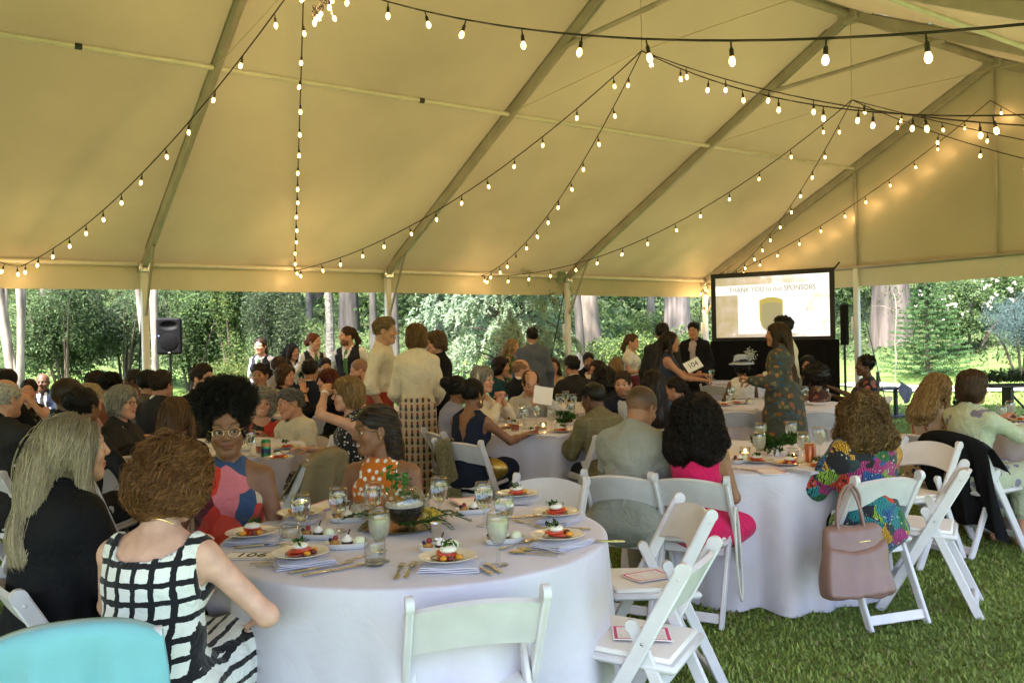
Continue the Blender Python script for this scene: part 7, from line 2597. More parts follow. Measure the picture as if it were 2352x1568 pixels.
MB().ellipsoid((-0.135, -0.162, 0.005), (0.007, 0.005, 0.007), 8, 6).build('led', mat('blue_led', (0.1, 0.15, 0.9), 0.3, var=0, emit=(0.12, 0.18, 1.0), estr=3.0), sk)
# slim column speaker
p = at(1942, 885, 12.9)
gz0 = float(ground_z(p[0], p[1]))
cs = empty('column_speaker', 'slim black column speaker on a pole right of the projection screen', 'speaker', (p[0], p[1], gz0), 0.4)
MB().rbox((0, 0, 1.63), (0.085, 0.10, 0.60), 0.012).build('column', SPK, cs)
MB().rbox((0, -0.052, 1.63), (0.07, 0.006, 0.57), 0.003).build('grille', GRL, cs)
MB().tube([(0, 0, 0.40), (0, 0, 1.34)], 0.019, 10).build('pole', BLACK, cs)
MB().rbox((0, 0, 0.22), (0.34, 0.40, 0.42), 0.02).build('subwoofer', SPK, cs)
# gear stand with a dark cloth on the lawn
p = gp(2030, 905, 0.15)
gx0 = at(2030, 880, 15.0)
g0 = float(ground_z(gx0[0], gx0[1]))
gs_ = empty('equipment_stand', 'black equipment stand with a grey cloth thrown over it on the lawn', 'stand', (gx0[0], gx0[1], g0), 0.3)
MB().rbox((0, 0, 0.52), (0.62, 0.4, 0.035), 0.008).build('shelf', BLACK, gs_)
for sx in (-0.16, 0.24):
    MB().rbox((sx, 0, 0.26), (0.06, 0.06, 0.52), 0.008).build('leg', BLACK, gs_)
MB().rbox((-0.12, 0, 0.66), (0.05, 0.05, 0.30), 0.008).build('upright', BLACK, gs_)
MB().rbox((0.10, 0, 0.03), (0.95, 0.35, 0.05), 0.01).build('base', BLACK, gs_)
MB().rbox((0.52, 0, 0.12), (0.04, 0.04, 0.2), 0.006).build('peg', BLACK, gs_)
tq = np.linspace(0, 1, 12)
P = np.array([[(0.13 + 0.26 * u + 0.05 * math.sin(v * 5) * v, -0.22 + 0.02 * math.sin(u * 14) * v - 0.03 * v, 0.66 - 0.14 * u - 0.32 * v * (0.4 + 0.6 * math.sin(u * 3.0))) for u in tq] for v in tq])
MB().sheet(P, 0.008).build('cloth', cloth('slate_cover', 'plain', ((0.09, 0.09, 0.12),)), gs_, angle=None)
# garlanded black trestle at the right
tr0 = at(2325, 925, 10.2)
tg = float(ground_z(tr0[0], tr0[1]))
tb = empty('trestle_table', 'narrow black trestle topped with leafy garland at the right edge', 'table', (tr0[0], tr0[1], tg), -0.05)
MB().rbox((0.55, 0, 0.86), (1.7, 0.30, 0.035), 0.006).build('tabletop', BLACK, tb)
for sx in (-0.05, 0.95):
    MB().rbox((sx, 0, 0.42), (0.045, 0.2, 0.85), 0.006).build('leg', BLACK, tb)
    MB().tube([(sx, 0, 0.80), (sx + 0.32, 0, 0.45)], 0.014, 8).build('brace', BLACK, tb)
rg = np.random.default_rng(5)
C = np.stack([rg.uniform(-0.30, 1.4, 1500), rg.normal(0, 0.11, 1500), 0.92 + np.abs(rg.normal(0, 0.045, 1500))], 1)
v, fq, c = leaves(rg, C, 0.075, ((0.03, 0.06, 0.03), (0.05, 0.085, 0.05), (0.06, 0.085, 0.06)), 0.4)
me = mesh_np('garland', v, [fq], False)
set_col(me, c)
go = link('leaf_garland', me, LEAF_M, label='grey-green leaf garland lying along the black trestle', cat='garland')
go.location, go.rotation_euler = tb.location, tb.rotation_euler

# ------------------------------------------------------------------ tableware, built once and copied
GLASS = thin_glass('clear_glass')
WATER = glass_mat('water', (0.97, 0.98, 0.97), 0.0, 1.33)
MILKY = cloudy('cloudy_drink', (0.70, 0.71, 0.64), 0.58)
CHINA = mat('ivory_china', (0.66, 0.62, 0.54), 0.18, var=0.03, scale=5, coat=0.3)
CHINA_W = mat('white_china', (0.70, 0.70, 0.69), 0.18, var=0.03, scale=5, coat=0.3)
CUTLERY = mat('polished_cutlery', (0.62, 0.58, 0.52), 0.22, 1.0, var=0.1)
TOM = mat('tomato_flesh', (0.46, 0.045, 0.018), 0.3, var=0.25, scale=40)
YTOM = mat('yellow_tomato', (0.58, 0.25, 0.02), 0.3, var=0.2, scale=40)
DTOM = mat('dark_tomato', (0.13, 0.020, 0.015), 0.3, var=0.2, scale=40)
MOZZ = mat('mozzarella', (0.72, 0.69, 0.58), 0.4, var=0.04, scale=30)
GREENS = mat('salad_green', (0.045, 0.11, 0.018), 0.5, var=0.3, scale=40)
CHOC = mat('chocolate', (0.045, 0.018, 0.010), 0.45, var=0.2, scale=50)
CREAMM = mat('whipped_cream', (0.76, 0.73, 0.66), 0.55, var=0.03, scale=40)
BERRY = mat('raspberry', (0.24, 0.010, 0.025), 0.4, var=0.2, scale=80)
BLUEB = mat('blueberry', (0.012, 0.012, 0.035), 0.45, var=0.1)
CAKE = mat('golden_tart', (0.36, 0.17, 0.04), 0.6, var=0.2, scale=40)
BALS = mat('balsamic', (0.02, 0.008, 0.006), 0.25, var=0)
PROTO = {}
def proto(key, fn):
    if key not in PROTO:
        PROTO[key] = [fn(), False]
    return PROTO[key]
def put(key, fn, loc, rz, label, group=None):
    o, used = proto(key, fn)
    if not used:
        PROTO[key][1] = True
        o.location, o.rotation_euler = loc, (0, 0, rz)
        o['label'] = label
        if group:
            o['group'] = group
        return o
    return copy_tree(o, loc, rz, label, group)

def goblet(fill=WATER, lvl=0.150):
    def fn():
        o = empty('water_goblet', 'x', 'glass')
        R = lambda z: np.interp(z, [0.062, 0.075, 0.095, 0.12, 0.145, 0.165, 0.178], [0.006, 0.019, 0.031, 0.0375, 0.039, 0.0365, 0.0345])
        zs = np.array([0.062, 0.068, 0.075, 0.085, 0.095, 0.11, 0.125, 0.145, 0.165, 0.178])
        prof = [(0.001, 0.0), (0.034, 0.0), (0.035, 0.0025), (0.020, 0.006), (0.008, 0.012), (0.0065, 0.025), (0.0085, 0.035), (0.006, 0.045), (0.0065, 0.058)]
        prof += [(R(z) + 0.0006, z) for z in zs] + [(R(0.178) - 0.0005, 0.1788)] + [(max(R(z) - 0.0016, 0.001), z) for z in zs[::-1][:-2]] + [(0.001, 0.0735)]
        MB().lathe(prof, 28).build('bowl', GLASS, o, angle=None)
        wz = [z for z in zs if 0.075 < z < lvl] + [lvl]
        MB().lathe([(0.001, 0.0755)] + [(R(z) - 0.0022, z) for z in wz] + [(0.001, lvl)], 24).build('water', fill, o)
        MB().tube([(0.0345 * math.cos(t), 0.0345 * math.sin(t), 0.179) for t in np.linspace(0, 2 * math.pi, 29)], 0.0009, 6, False).build('rim', GOLD, o)
        return o
    return fn
def tumbler(fill=None, lvl=0.02, h=0.098, r=0.037):
    def fn():
        o = empty('tumbler_glass', 'x', 'glass')
        MB().lathe([(0.001, 0), (r * 0.82, 0), (r * 0.9, 0.004), (r * 1.03, h * 0.4), (r, h * 0.75), (r * 0.9, h), (r * 0.88, h), (r * 0.97, h * 0.75), (r, h * 0.4), (r * 0.86, 0.008), (0.001, 0.007)], 26).build('body', GLASS, o, angle=None)
        if fill:
            MB().lathe([(0.001, 0.0085), (r * 0.84, 0.0095), (r * 0.97, min(lvl, h * 0.4)), (r * 0.955, lvl), (0.001, lvl)], 22).build('drink', fill, o)
        return o
    return fn
def wedge_disc(b, c, r, th, R, n=18):
    b.lathe([(0.001, -th / 2), (r * 0.96, -th / 2), (r, 0), (r * 0.96, th / 2), (0.001, th / 2)], n, c, R)
def salad_plate(seed):
    def fn():
        rg = np.random.default_rng(seed)
        o = empty('salad_plate', 'x', 'plate')
        n = 48
        MB().lathe([(0.001, 0.004), (0.055, 0.004), (0.062, 0.008), (0.098, 0.016), (0.1005, 0.0172), (0.0985, 0.0185), (0.062, 0.011), (0.054, 0.0075), (0.001, 0.0075)], n).build('plate', CHINA, o)
        for k in range(26):
            an = k * 6.283 / 26
            MB().ellipsoid((0.090 * math.cos(an), 0.090 * math.sin(an), 0.0162), (0.0034, 0.0034, 0.0016), 6, 4).build('bead', CHINA, o) if seed < 0 else None
        for i in range(3):
            b = MB()
            wedge_disc(b, (rg.uniform(-0.012, 0.012), rg.uniform(-0.012, 0.012), 0.0135 + 0.0065 * i), 0.038 - 0.003 * i, 0.007, rotx(rg.normal(0, 0.12)) @ roty(rg.normal(0, 0.12)))
            b.build('tomato_slice', (TOM, TOM, TOM)[i], o)
        MB().ellipsoid((0.004, 0.003, 0.037), (0.031, 0.028, 0.014), 16, 10).build('mozzarella', MOZZ, o)
        for i, m in enumerate((YTOM, DTOM, YTOM)):
            an = -1.9 + i * 0.55 + rg.normal(0, 0.15)
            MB().ellipsoid((0.048 * math.cos(an), 0.048 * math.sin(an), 0.0175), (0.014, 0.012, 0.009), 12, 8, rotz(an)).build('tomato_half', m, o)
        C = arr(0.010, 0.010, 0.050) + rg.normal(0, 1, (26, 3)) * arr(0.013, 0.013, 0.006)
        v, fq, c = leaves(rg, C, 0.026, ((0.045, 0.11, 0.018), (0.08, 0.16, 0.04), (0.03, 0.02, 0.025)), 0.45)
        me = mesh_np('greens', v, [fq], False)
        set_col(me, c)
        link('greens', me, LEAF_M, o)
        t = np.linspace(0, 5.2, 30)
        MB().tube(np.stack([0.052 * np.cos(t) * (1 + 0.15 * np.sin(3 * t)), 0.052 * np.sin(t) * (1 + 0.12 * np.cos(4 * t)), np.full(30, 0.0092)], 1), 0.0014, 5).build('balsamic_drizzle', BALS, o)
        return o
    return fn
def dessert_dish(seed):
    def fn():
        rg = np.random.default_rng(seed + 40)
        o = empty('dessert_dish', 'x', 'dish')
        n = 40
        th = np.arange(n) * 6.2832 / n
        def ring(a, b_, z):
            e = 3.2
            cs, sn = np.cos(th), np.sin(th)
            rr = (np.abs(cs / a) ** e + np.abs(sn / b_) ** e) ** (-1 / e)
            return np.stack([rr * cs, rr * sn, np.full(n, z)], 1)
        MB().surf(np.array([ring(0.001, 0.001, 0.0), ring(0.068, 0.030, 0.0), ring(0.074, 0.036, 0.006), ring(0.084, 0.046, 0.022), ring(0.082, 0.044, 0.0225), ring(0.072, 0.034, 0.008), ring(0.001, 0.001, 0.0055)]), True).build('dish', CHINA_W, o)
        MB().ellipsoid((-0.046, 0, 0.020), (0.019, 0.019, 0.013), 14, 8).build('tartlet', CAKE, o)
        MB().ellipsoid((-0.042, 0.004, 0.037), (0.010, 0.010, 0.011), 12, 8).build('raspberry', BERRY, o)
        MB().ellipsoid((-0.060, -0.006, 0.033), (0.008, 0.008, 0.008), 10, 8).build('blueberry', BLUEB, o)
        MB().lathe([(0.001, 0.006), (0.018, 0.006), (0.022, 0.020), (0.019, 0.024), (0.001, 0.025)], 16, (0.001, 0.003, 0)).build('chocolate_cup', CHOC, o)
        MB().lathe([(0.001, 0.022), (0.019, 0.024), (0.020, 0.030), (0.012, 0.040), (0.006, 0.047), (0.001, 0.050)], 14, (0.001, 0.003, 0)).build('cream_swirl', CREAMM, o)
        w = MB()
        w.tube([(0.003, 0.003, 0.044), (0.012, 0.006, 0.068)], 0.003, 8)
        w.build('wafer_stick', CHOC, o)
        MB().lathe([(0.001, 0.006), (0.020, 0.006), (0.022, 0.016), (0.021, 0.030), (0.014, 0.038), (0.001, 0.041)], 16, (0.047, -0.002, 0)).build('lime_mousse', mat('pale_lime_cream', (0.66, 0.70, 0.50), 0.5, var=0.05), o)
        return o
    return fn
def fork():
    o = empty('dinner_fork', 'x', 'fork')
    b = MB()
    b.board((0, -0.095, 0.006), (0, -0.01, 0.008), 0.010, (1, 0, 0), 0.003, 0.001)
    b.board((0, -0.10, 0.005), (0, -0.055, 0.006), 0.015, (1, 0, 0), 0.004, 0.0015)
    b.board((0, -0.012, 0.008), (0, 0.045, 0.004), 0.007, (1, 0, 0), 0.003, 0.001)
    b.build('handle', CUTLERY, o)
    h = MB()
    h.board((0, 0.042, 0.004), (0, 0.066, 0.003), 0.022, (1, 0, 0), 0.0028, 0.001)
    for k in range(4):
        h.board((-0.0085 + k * 0.00567, 0.064, 0.003), (-0.0085 + k * 0.00567, 0.105, 0.006), 0.0030, (1, 0, 0), 0.0022, 0.0007)
    h.build('tines', CUTLERY, o)
    return o
def knife():
    o = empty('dinner_knife', 'x', 'knife')
    b = MB()
    b.board((0, -0.115, 0.006), (0, -0.005, 0.006), 0.014, (1, 0, 0), 0.007, 0.0025)
    b.build('handle', CUTLERY, o)
    P = np.array([[(-0.009, y, 0.0045), (0.009 * (1 - max(0, (y - 0.08) / 0.045) ** 2), y, 0.0045)] for y in np.linspace(-0.006, 0.12, 12)])
    MB().sheet(P, 0.0022).build('blade', CUTLERY, o, False)
    return o
def spoon():
    o = empty('dinner_spoon', 'x', 'spoon')
    MB().board((0, -0.10, 0.006), (0, 0.03, 0.005), 0.009, (1, 0, 0), 0.003, 0.001).build('handle', CUTLERY, o)
    MB().ellipsoid((0, 0.058, 0.0065), (0.019, 0.031, 0.0055), 16, 8).build('spoon_bowl', CUTLERY, o)
    return o
def napkin():
    o = empty('linen_napkin', 'x', 'napkin')
    for k in range(3):
        u = np.linspace(-0.105 + 0.006 * k, 0.105 - 0.004 * k, 16)
        w = np.linspace(-0.075, 0.075 - 0.008 * k, 10)
        P = np.array([[(a_, b_, 0.004 + 0.006 * k + 0.003 * math.sin(a_ * 40 + k) * math.cos(b_ * 30) + 0.010 * max(0, abs(a_) - 0.085) * 20 * 0.3) for a_ in u] for b_ in w])
        MB().sheet(P, 0.003).build('fold', LINEN, o, angle=None)
    return o
def votive():
    o = empty('candle_votive', 'x', 'candle')
    MB().lathe([(0.001, 0), (0.028, 0), (0.032, 0.06), (0.030, 0.06), (0.027, 0.004), (0.001, 0.004)], 22).build('cup', GLASS, o, angle=None)
    MB().lathe([(0.001, 0.005), (0.025, 0.005), (0.026, 0.022), (0.001, 0.022)], 18).build('wax', mat('candle_wax', (0.75, 0.62, 0.40), 0.5, var=0.03), o)
    MB().ellipsoid((0, 0, 0.034), (0.005, 0.005, 0.011), 8, 8).build('flame', mat('flame', (1, 0.6, 0.2), 0.5, var=0, emit=(1.0, 0.45, 0.10), estr=30.0), o)
    return o

def tpt(px, py, dz=0.002):
    p = gp(px, py, TTOP)
    return (p[0], p[1], TTOP + dz)
# --- near table
GW = goblet(WATER, 0.150)
GM = goblet(MILKY, 0.152)
for px, py, fn, lab in ((692, 1240, 'w', 'water goblet in front of the colour-block halter dress'), (778, 1222, 'w', 'water goblet between the colour-block and the polka dot dress'), (858, 1205, 'w', 'water goblet behind the glass terrarium bowl'), (873, 1290, 'm', 'cloudy filled goblet in front of the terrarium bowl'),
                        (1010, 1192, 'w', 'water goblet just right of the polka dot dress'), (1113, 1208, 'w', 'water goblet left of the empty chair across the near table'), (1160, 1240, 'w', 'water goblet overlapped by the cloudy front goblet'), (1145, 1298, 'm', 'cloudy filled goblet at the front right of the near table')):
    put('goblet_' + fn, GW if fn == 'w' else GM, tpt(px, py), 0.3 * px, lab, 'goblets on the near table')
put('tumbler', tumbler(WATER, 0.016), tpt(666, 1264), 0, 'nearly empty stemless tumbler left of the dessert dishes', 'stemless tumblers')
put('tumbler', tumbler(WATER, 0.016), tpt(862, 1298), 0.5, 'nearly empty stemless tumbler at the front of the near table', 'stemless tumblers')
put('lowball', tumbler(MILKY, 0.06, 0.085, 0.036), tpt(968, 1178), 0.5, 'lowball cocktail with a dark straw behind the terrarium', 'lowball cocktails')
put('lowball', tumbler(MILKY, 0.06, 0.085, 0.036), tpt(822, 1192), 0.5, 'lowball cocktail with a lime slice left of the terrarium', 'lowball cocktails')
o = MB().tube([arr(*tpt(968, 1178)) + arr(-0.015, 0.01, 0.02), arr(*tpt(968, 1178)) + arr(-0.05, 0.0, 0.135)], 0.0028, 8).build('drinking_straw', DARKRIM)
tag(o, 'dark straw leaning in the lowball behind the terrarium', 'straw')
for i, (px, py, rz, lab) in enumerate(((578, 1243, 0.3, 'tomato salad plate next to the 106 card'), (690, 1292, 1.2, 'tomato salad plate left of the front knives'), (1028, 1302, 0.2, 'tomato salad plate in the middle of the front edge'), (1280, 1250, 2.0, 'tomato salad plate, nearer of two at the right edge'), (1278, 1195, 2.6, 'tomato salad plate, farther of two at the right edge'), (690, 1195, 3.5, 'tomato salad plate in front of the colour-block halter dress'), (1188, 1150, 3.0, 'salad plate in front of the empty chair across the near table'))):
    n_ = arr(*tpt(px, py))
    put('napkin', napkin, (n_[0] + 0.015, n_[1] - 0.012, TTOP + 0.001), rz * 0.5 - 0.2, 'white napkin under the ' + lab, 'folded napkins')
    put('salad%d' % (i % 3), salad_plate(i % 3), (n_[0], n_[1], TTOP + 0.024), rz, lab, 'tomato salad plates')
for i, (px, py, rz, lab) in enumerate(((730, 1236, -0.2, 'dessert dish behind the left tumbler'), (797, 1258, 0.1, 'dessert dish left of the cloudy goblet'), (800, 1197, 0.15, 'dessert dish left of the terrarium tray'), (1012, 1266, -0.05, 'dessert dish in front of the small metal cup'), (1088, 1178, 0.3, 'dessert dish between the two far goblets'), (1158, 1246, 0.2, 'dessert dish behind the front right goblet'))):
    put('dessert%d' % (i % 2), dessert_dish(i % 2), tpt(px, py), rz, lab, 'white dessert dishes')
for px, py, rz, k, lab in ((917, 1314, 0.02, 'fork', 'left of two forks at the front edge'), (942, 1311, -0.03, 'fork', 'right of two forks at the front edge'), (738, 1306, -0.95, 'knife', 'upper of two knives at the front left'), (768, 1312, -0.95, 'knife', 'lower of two knives at the front left'), (1097, 1304, 0.45, 'knife', 'knife touching the middle front plate'), (1119, 1300, 0.45, 'knife', 'knife right of the middle front plate'),
                         (1222, 1274, 1.15, 'spoon', 'front spoon near the right edge'), (1238, 1268, 1.10, 'spoon', 'back spoon near the right edge'), (1212, 1205, 0.6, 'fork', 'fork left of the far right salad plate'), (1300, 1216, 1.35, 'fork', 'fork lying on the far right napkin'), (1365, 1246, 1.45, 'knife', 'knife right of the nearer right plate'), (1190, 1190, -1.2, 'knife', 'knife left of the far right plate'),
                         (1188, 1252, -0.7, 'fork', 'fork behind the nearer right plate'), (640, 1290, -1.1, 'spoon', 'spoon beside the 106 card'), (655, 1296, -1.1, 'spoon', 'second spoon beside the 106 card'), (610, 1254, -1.25, 'knife', 'knife above the 106 card'), (660, 1212, -1.2, 'knife', 'knife before the colour-block halter dress'), (845, 1278, -0.7, 'spoon', 'dessert spoon left of the cloudy goblet')):
    put(k, {'fork': fork, 'knife': knife, 'spoon': spoon}[k], tpt(px, py, 0.001), rz, 'polished ' + lab if not lab.startswith(('fork', 'knife', 'spoon')) else 'polished ' + lab, 'cutlery on the near table')
# terrarium centrepiece
c = arr(*tpt(918, 1212))
tr_ = empty('serving_tray', 'round brass tray under the terrarium bowl', 'tray', tuple(c))
MB().lathe([(0.001, 0.0), (0.13, 0.0), (0.150, 0.004), (0.158, 0.014), (0.154, 0.014), (0.146, 0.007), (0.001, 0.005)], 40).build('tray', mat('brass_tray', (0.42, 0.33, 0.16), 0.25, 1.0, var=0.1), tr_)
te = empty('terrarium_bowl', 'round glass terrarium with dark soil and succulents', 'terrarium', (c[0] + 0.02, c[1], c[2] + 0.008))
t = np.linspace(0.06, 2.55, 18)
pr = np.stack([0.090 * np.sin(t), 0.090 - 0.090 * np.cos(t)], 1)
pi_ = pr[::-1] * arr(0.965, 0.965) + arr(0, 0.003)
MB().lathe(np.vstack([pr, pi_]), 36).build('glass_bowl', GLASS, te, angle=None)
t = np.linspace(0.06, 1.45, 10)
MB().lathe(np.vstack([np.stack([0.084 * np.sin(t), 0.0905 - 0.084 * np.cos(t)], 1), [(0.001, 0.084)]]), 28).build('soil', mat('potting_soil', (0.018, 0.013, 0.010), 0.95, var=0.3, scale=60, bump=0.8, bscale=120), te)
MB().lathe([(0.001, 0.086), (0.078, 0.083), (0.080, 0.090), (0.05, 0.097), (0.001, 0.096)], 24).build('white_sand', mat('white_sand', (0.62, 0.58, 0.52), 0.9, var=0.2, scale=60, bump=0.6, bscale=150), te)
rg = np.random.default_rng(12)
for (dx, dy, dz, r, col_, n_) in ((0.02, -0.01, 0.105, 0.026, (0.30, 0.36, 0.33), 34), (0.05, 0.0, 0.115, 0.02, (0.06, 0.12, 0.04), 40), (0.0, 0.03, 0.12, 0.03, (0.10, 0.20, 0.06), 50)):
    d = nrm(rg.normal(size=(n_, 3)) * arr(1, 1, 0.6) + arr(0, 0, 0.5))
    v, fq, cc = leaves(rg, arr(dx, dy, dz) + d * r * 0.6, r * 1.0, (col_,), 0.4, -0.4)
    me = mesh_np('succulent', v, [fq], False)
    set_col(me, cc)
    link('succulent', me, LEAF_M, te)
b = MB()
b.tube([(-0.03, 0.0, 0.09), (-0.05, 0.0, 0.16), (-0.03, 0.01, 0.24)], 0.003, 6)
b.build('stem', GREENS, te)
C = arr(-0.035, 0.005, 0.20) + rg.normal(0, 1, (40, 3)) * arr(0.028, 0.02, 0.03)
v, fq, cc = leaves(rg, C, 0.042, ((0.05, 0.15, 0.03), (0.09, 0.21, 0.05)), 0.45, -0.3)
me = mesh_np('sprig', v, [fq], False)
set_col(me, cc)
link('sprig', me, LEAF_M, te)
def fern(label, p0, an, L, seed, w=0.05):
    rg = np.random.default_rng(seed)
    o = empty('fern_frond', label, 'fern', tuple(p0), an, 'fern fronds around the terrarium')
    t = np.linspace(0, 1, 14)
    P = np.stack([L * t, 0.03 * np.sin(t * 2), 0.012 + 0.030 * np.sin(t * 3.1)], 1)
    MB().tube(P, 0.0016 * (1.2 - t), 5).build('stem', GREENS, o)
    V, n = [], 0
    for i in range(42):
        u = 0.12 + 0.88 * i / 42
        q = np.array([np.interp(u, t, P[:, k]) for k in range(3)])
        for s_ in (-1, 1):
            l = w * (1 - u * 0.75)
            d = nrm(arr(0.55, s_, 0.05 + rg.normal(0, 0.15)))
            e = nrm(arr(1, -0.4 * s_, 0)) * 0.0042
            V += [q - e, q + d * l * 0.5 - e * 1.1, q + d * l, q + d * l * 0.5 + e * 1.1]
            n += 1
    me = mesh_np('leaflet', np.array(V), [np.arange(n)[:, None] * 4 + np.arange(4)[None]], False)
    set_col(me, np.tile(arr(0.035, 0.095, 0.03), (n * 4, 1)) * rg.uniform(0.7, 1.4, (n * 4, 1)))
    link('leaflet', me, LEAF_M, o)
for i, (dx, dy, an, L, lab) in enumerate(((0.09, 0.0, 0.25, 0.19, 'fern frond reaching right from the terrarium'), (0.07, -0.07, -0.75, 0.20, 'fern frond reaching front right over the tray edge'), (-0.06, -0.05, -2.3, 0.15, 'fern frond at the front left of the terrarium'), (-0.09, 0.01, 2.75, 0.16, 'fern frond reaching left toward the dessert dish'), (0.08, 0.03, 0.75, 0.15, 'fern frond reaching back right behind the terrarium'), (0.02, -0.09, -1.35, 0.14, 'fern frond hanging over the front of the tray'), (-0.07, 0.05, 2.1, 0.15, 'fern frond reaching back left behind the terrarium'), (0.04, -0.08, -1.0, 0.17, 'fern frond lying along the front of the tray'), (0.10, -0.03, -0.2, 0.20, 'longest fern frond reaching right past the metal cup'))):
    fern(lab, c + arr(dx, dy, 0.012), an, L, 30 + i)
rg = np.random.default_rng(77)
for i in range(3):
    q = c + arr(0.115 + 0.022 * i, 0.03 - 0.02 * i, 0.05 + 0.012 * (i % 2))
    fl = empty('yellow_flower', ('left', 'middle', 'right')[i] + ' of three small yellow blossoms in the ferns by the terrarium', 'flower', tuple(q), 0, 'yellow blossoms')
    v, fq, cc = leaves(rg, rg.normal(0, 0.008, (18, 3)), 0.026, ((0.62, 0.46, 0.06), (0.66, 0.55, 0.16)), 0.7)
    me = mesh_np('petal', v, [fq], False)
    set_col(me, cc)
    link('petal', me, LEAF_M, fl)
    MB().tube([(0, 0, 0), (-0.01, 0, -0.045)], 0.0015, 5).build('stem', GREENS, fl)
q = tpt(1003, 1240)
mc = empty('metal_cup', 'small silver footed cup right of the brass tray', 'cup', q)
MB().lathe([(0.001, 0.0), (0.024, 0.0), (0.025, 0.004), (0.017, 0.008), (0.019, 0.012), (0.021, 0.058), (0.026, 0.066), (0.024, 0.066), (0.019, 0.058), (0.016, 0.014), (0.001, 0.012)], 24).build('cup', SILVERM, mc)
program(arr(*tpt(1078, 1158)) + arr(0, 0, 0.006), 0.4, 'pink bordered program at the far side of the near table', (0.05, 0.04))
program(arr(*tpt(745, 1165)) + arr(0, 0, 0.006), -0.5, 'pink bordered program between the halter dresses on the near table', (0.05, -0.04))
program(arr(0, 0, 0) + arr(*tpt(1765, 1083)), 0.1, 'pink bordered program on the table by the pink dress', (0, 0))

# --- other tables: goblets, plates and so on all round
def setting(key, spots, where):
    """spots: photo pixels of what stands on the table"""
    for kind, px, py in spots:
        same = sorted(q for k_, q, _ in spots if k_ == kind)
        od = '' if len(same) == 1 else ORD[same.index(px)] + ' '
        fl = ' from the left' if od else ''
        if kind == 'g':
            put('goblet_w', GW, tpt(px, py), px * 0.1, od + 'water goblet' + fl + ' on the ' + where, 'goblets on the ' + where)
        elif kind == 'm':
            put('goblet_m', GM, tpt(px, py), px * 0.1, od + 'cloudy filled goblet' + fl + ' on the ' + where, 'cloudy goblets on the ' + where)
        elif kind == 'p':
            put('salad%d' % (px % 3), salad_plate(px % 3), tpt(px, py), px * 0.7, od + 'tomato salad plate' + fl + ' on the ' + where, 'salad plates on the ' + where)
        elif kind == 'd':
            put('dessert%d' % (px % 2), dessert_dish(px % 2), tpt(px, py), px * 0.2, od + 'dessert dish' + fl + ' on the ' + where, 'dessert dishes on the ' + where)
        elif kind == 'v':
            put('votive', votive, tpt(px, py), 0, od + 'lit votive candle' + fl + ' on the ' + where, 'votives on the ' + where)
        elif kind == 't':
            put('lowball_r', tumbler(cloudy('red_drink', (0.5, 0.10, 0.05), 0.3), 0.05, 0.08, 0.036), tpt(px, py), 0, od + 'red cocktail' + fl + ' on the ' + where, 'red cocktails on the ' + where)
        elif kind == 'n':
            put('napkin', napkin, tpt(px, py), px * 0.3, od + 'folded napkin' + fl + ' on the ' + where, 'napkins on the ' + where)
        elif kind == 'k':
            put('knife', knife, tpt(px, py, 0.001), px * 0.37, od + 'knife' + fl + ' on the ' + where, 'knives on the ' + where)
setting(2, (('m', 1748, 1035), ('m', 1745, 1062), ('m', 1846, 1062), ('m', 1882, 1048), ('m', 1818, 1030), ('v', 1712, 1048), ('v', 1822, 1058), ('p', 1738, 1062), ('d', 1700, 1062), ('p', 1812, 1068), ('p', 1880, 1076), ('n', 1850, 1084), ('k', 1700, 1078), ('k', 1860, 1082)), 'table right of the pink dress')
setting(3, (('g', 1206, 985), ('m', 1202, 975), ('g', 1232, 975), ('m', 1267, 988), ('g', 1312, 968), ('t', 1183, 990), ('v', 1248, 985), ('p', 1176, 982), ('p', 1290, 992), ('d', 1300, 975), ('p', 1225, 998), ('n', 1265, 1004), ('k', 1240, 1004), ('d', 1170, 968)), 'table with the paper reader')
setting(4, (('g', 576, 1048), ('t', 600, 1042), ('p', 640, 1055), ('p', 660, 1030), ('d', 560, 1035), ('p', 262, 1040), ('p', 300, 1048), ('d', 330, 1052), ('n', 270, 1055), ('k', 655, 1046), ('k', 300, 1058), ('p', 520, 1050)), 'table with the green can')
setting(5, (('g', 102, 915), ('g', 128, 912), ('v', 140, 916), ('d', 115, 920), ('p', 85, 920)), 'far left table')
setting(6, (('g', 825, 926), ('g', 832, 930), ('p', 740, 938), ('p', 838, 938), ('d', 770, 945), ('n', 720, 944)), 'table below the waiters')
setting(7, (('g', 1222, 893), ('g', 1250, 888), ('g', 1262, 893), ('p', 1225, 898), ('d', 1260, 898), ('g', 1298, 893)), 'farthest table')
setting(8, (('g', 1285, 945), ('g', 1300, 936), ('g', 1318, 945), ('p', 1300, 950), ('d', 1268, 940), ('g', 1160, 946)), 'table behind the paper reader')
setting(9, (('g', 1638, 873), ('g', 1652, 872), ('g', 1664, 870), ('p', 1630, 874), ('g', 1725, 872), ('d', 1690, 876)), 'table before the projection screen')
setting(10, (('g', 1680, 925), ('p', 1690, 928), ('p', 1665, 932), ('g', 1872, 912), ('g', 1885, 905), ('g', 1850, 925), ('p', 1850, 918), ('p', 1880, 922), ('d', 1720, 928), ('n', 1870, 930)), 'table behind the floral dress')
setting(11, (('m', 2300, 985), ('m', 2322, 972), ('p', 2335, 985), ('p', 2350, 968), ('k', 2345, 992), ('p', 2318, 990)), 'table at the right edge')
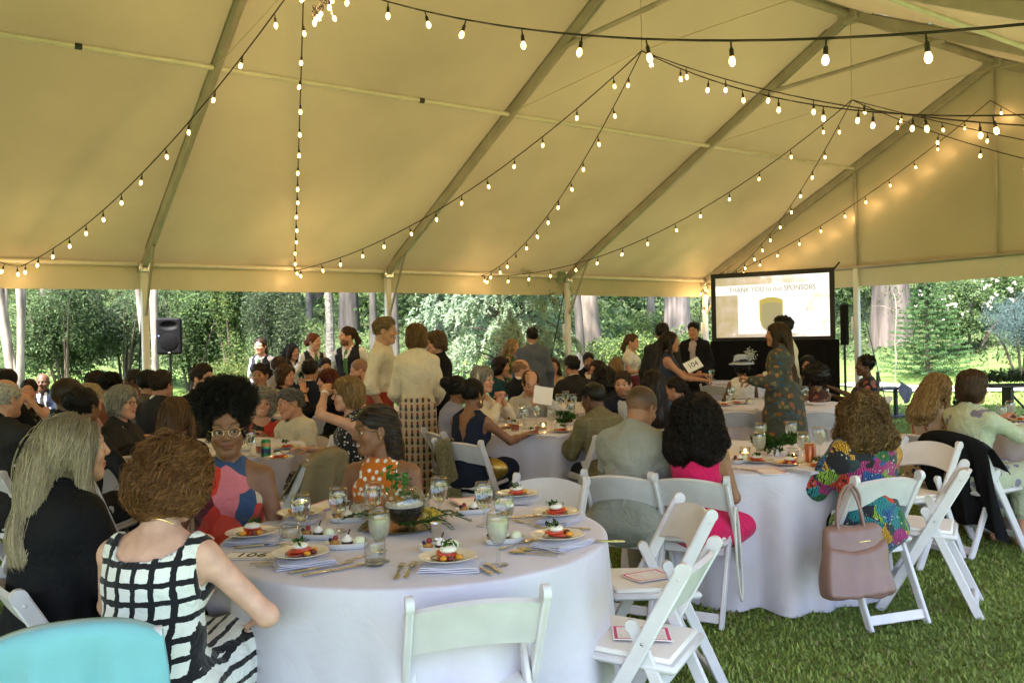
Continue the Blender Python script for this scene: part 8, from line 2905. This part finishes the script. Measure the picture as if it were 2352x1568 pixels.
# fern and blossoms in the middle of two tables
def bouquet(name, label, p, w, h, cols, n, leaf, seed):
    rg = np.random.default_rng(seed)
    o = empty(name, label, 'centrepiece', tuple(p))
    v, fq, cc = leaves(rg, lobes(rg, n, (0, 0, h * 0.5), (w / 2, w / 2, h * 0.5), 7), leaf, cols, 0.3, 0)
    v[:, 2] = np.maximum(v[:, 2], 0.003)
    me = mesh_np('foliage', v, [fq], False)
    set_col(me, cc)
    link('foliage', me, LEAF_M, o)
    MB().lathe([(0.001, 0), (0.04, 0), (0.05, 0.03), (0.045, 0.06), (0.042, 0.06), (0.045, 0.03), (0.001, 0.005)], 18).build('vase', CHINA_W, o)
bouquet('fern_centrepiece', 'bushy green fern centrepiece on the table by the pink dress', tpt(1775, 1044), 0.34, 0.20, ((0.03, 0.08, 0.02), (0.05, 0.12, 0.03)), 420, 0.06, 3)
bouquet('fern_centrepiece', 'low green centrepiece on the table of the paper reader', tpt(1300, 974), 0.30, 0.12, ((0.03, 0.08, 0.02), (0.05, 0.12, 0.03)), 300, 0.05, 4)
bouquet('flower_centrepiece', 'small yellow flowers on the table of the paper reader', tpt(1288, 990), 0.10, 0.06, ((0.6, 0.48, 0.08), (0.65, 0.55, 0.2)), 80, 0.03, 5)
# the green drink can
p = arr(*tpt(611, 1050))
cn = empty('drink_can', 'green soft drink can on the table behind the near guests', 'can', tuple(p), -0.1)
MB().lathe([(0.001, 0), (0.026, 0), (0.033, 0.008), (0.033, 0.108), (0.027, 0.120), (0.026, 0.122)], 24).build('can_body', mat('green_can_paint', (0.03, 0.20, 0.07), 0.3, 0.4, var=0.1), cn)
MB().lathe([(0.0332, 0.030), (0.0334, 0.030), (0.0334, 0.060), (0.0332, 0.060)], 24).build('can_band', mat('can_navy_band', (0.02, 0.04, 0.10), 0.35, var=0.1), cn)
MB().lathe([(0.0332, 0.075), (0.0334, 0.075), (0.0334, 0.098), (0.0332, 0.098)], 24).build('can_band', mat('can_peach_band', (0.50, 0.22, 0.08), 0.35, var=0.1), cn)
MB().lathe([(0.026, 0.121), (0.024, 0.118), (0.001, 0.118)], 24).build('can_lid', SILVERM, cn)
p = arr(*tpt(1862, 1066))
cn = empty('drink_can', 'orange soft drink can beside the tropical blouse', 'can', tuple(p), 0.3)
MB().lathe([(0.001, 0), (0.026, 0), (0.033, 0.008), (0.033, 0.108), (0.027, 0.120), (0.026, 0.122)], 24).build('can_body', mat('orange_can_paint', (0.42, 0.12, 0.04), 0.3, 0.3, var=0.25, scale=30), cn)
MB().lathe([(0.026, 0.121), (0.024, 0.118), (0.001, 0.118)], 24).build('can_lid', SILVERM, cn)
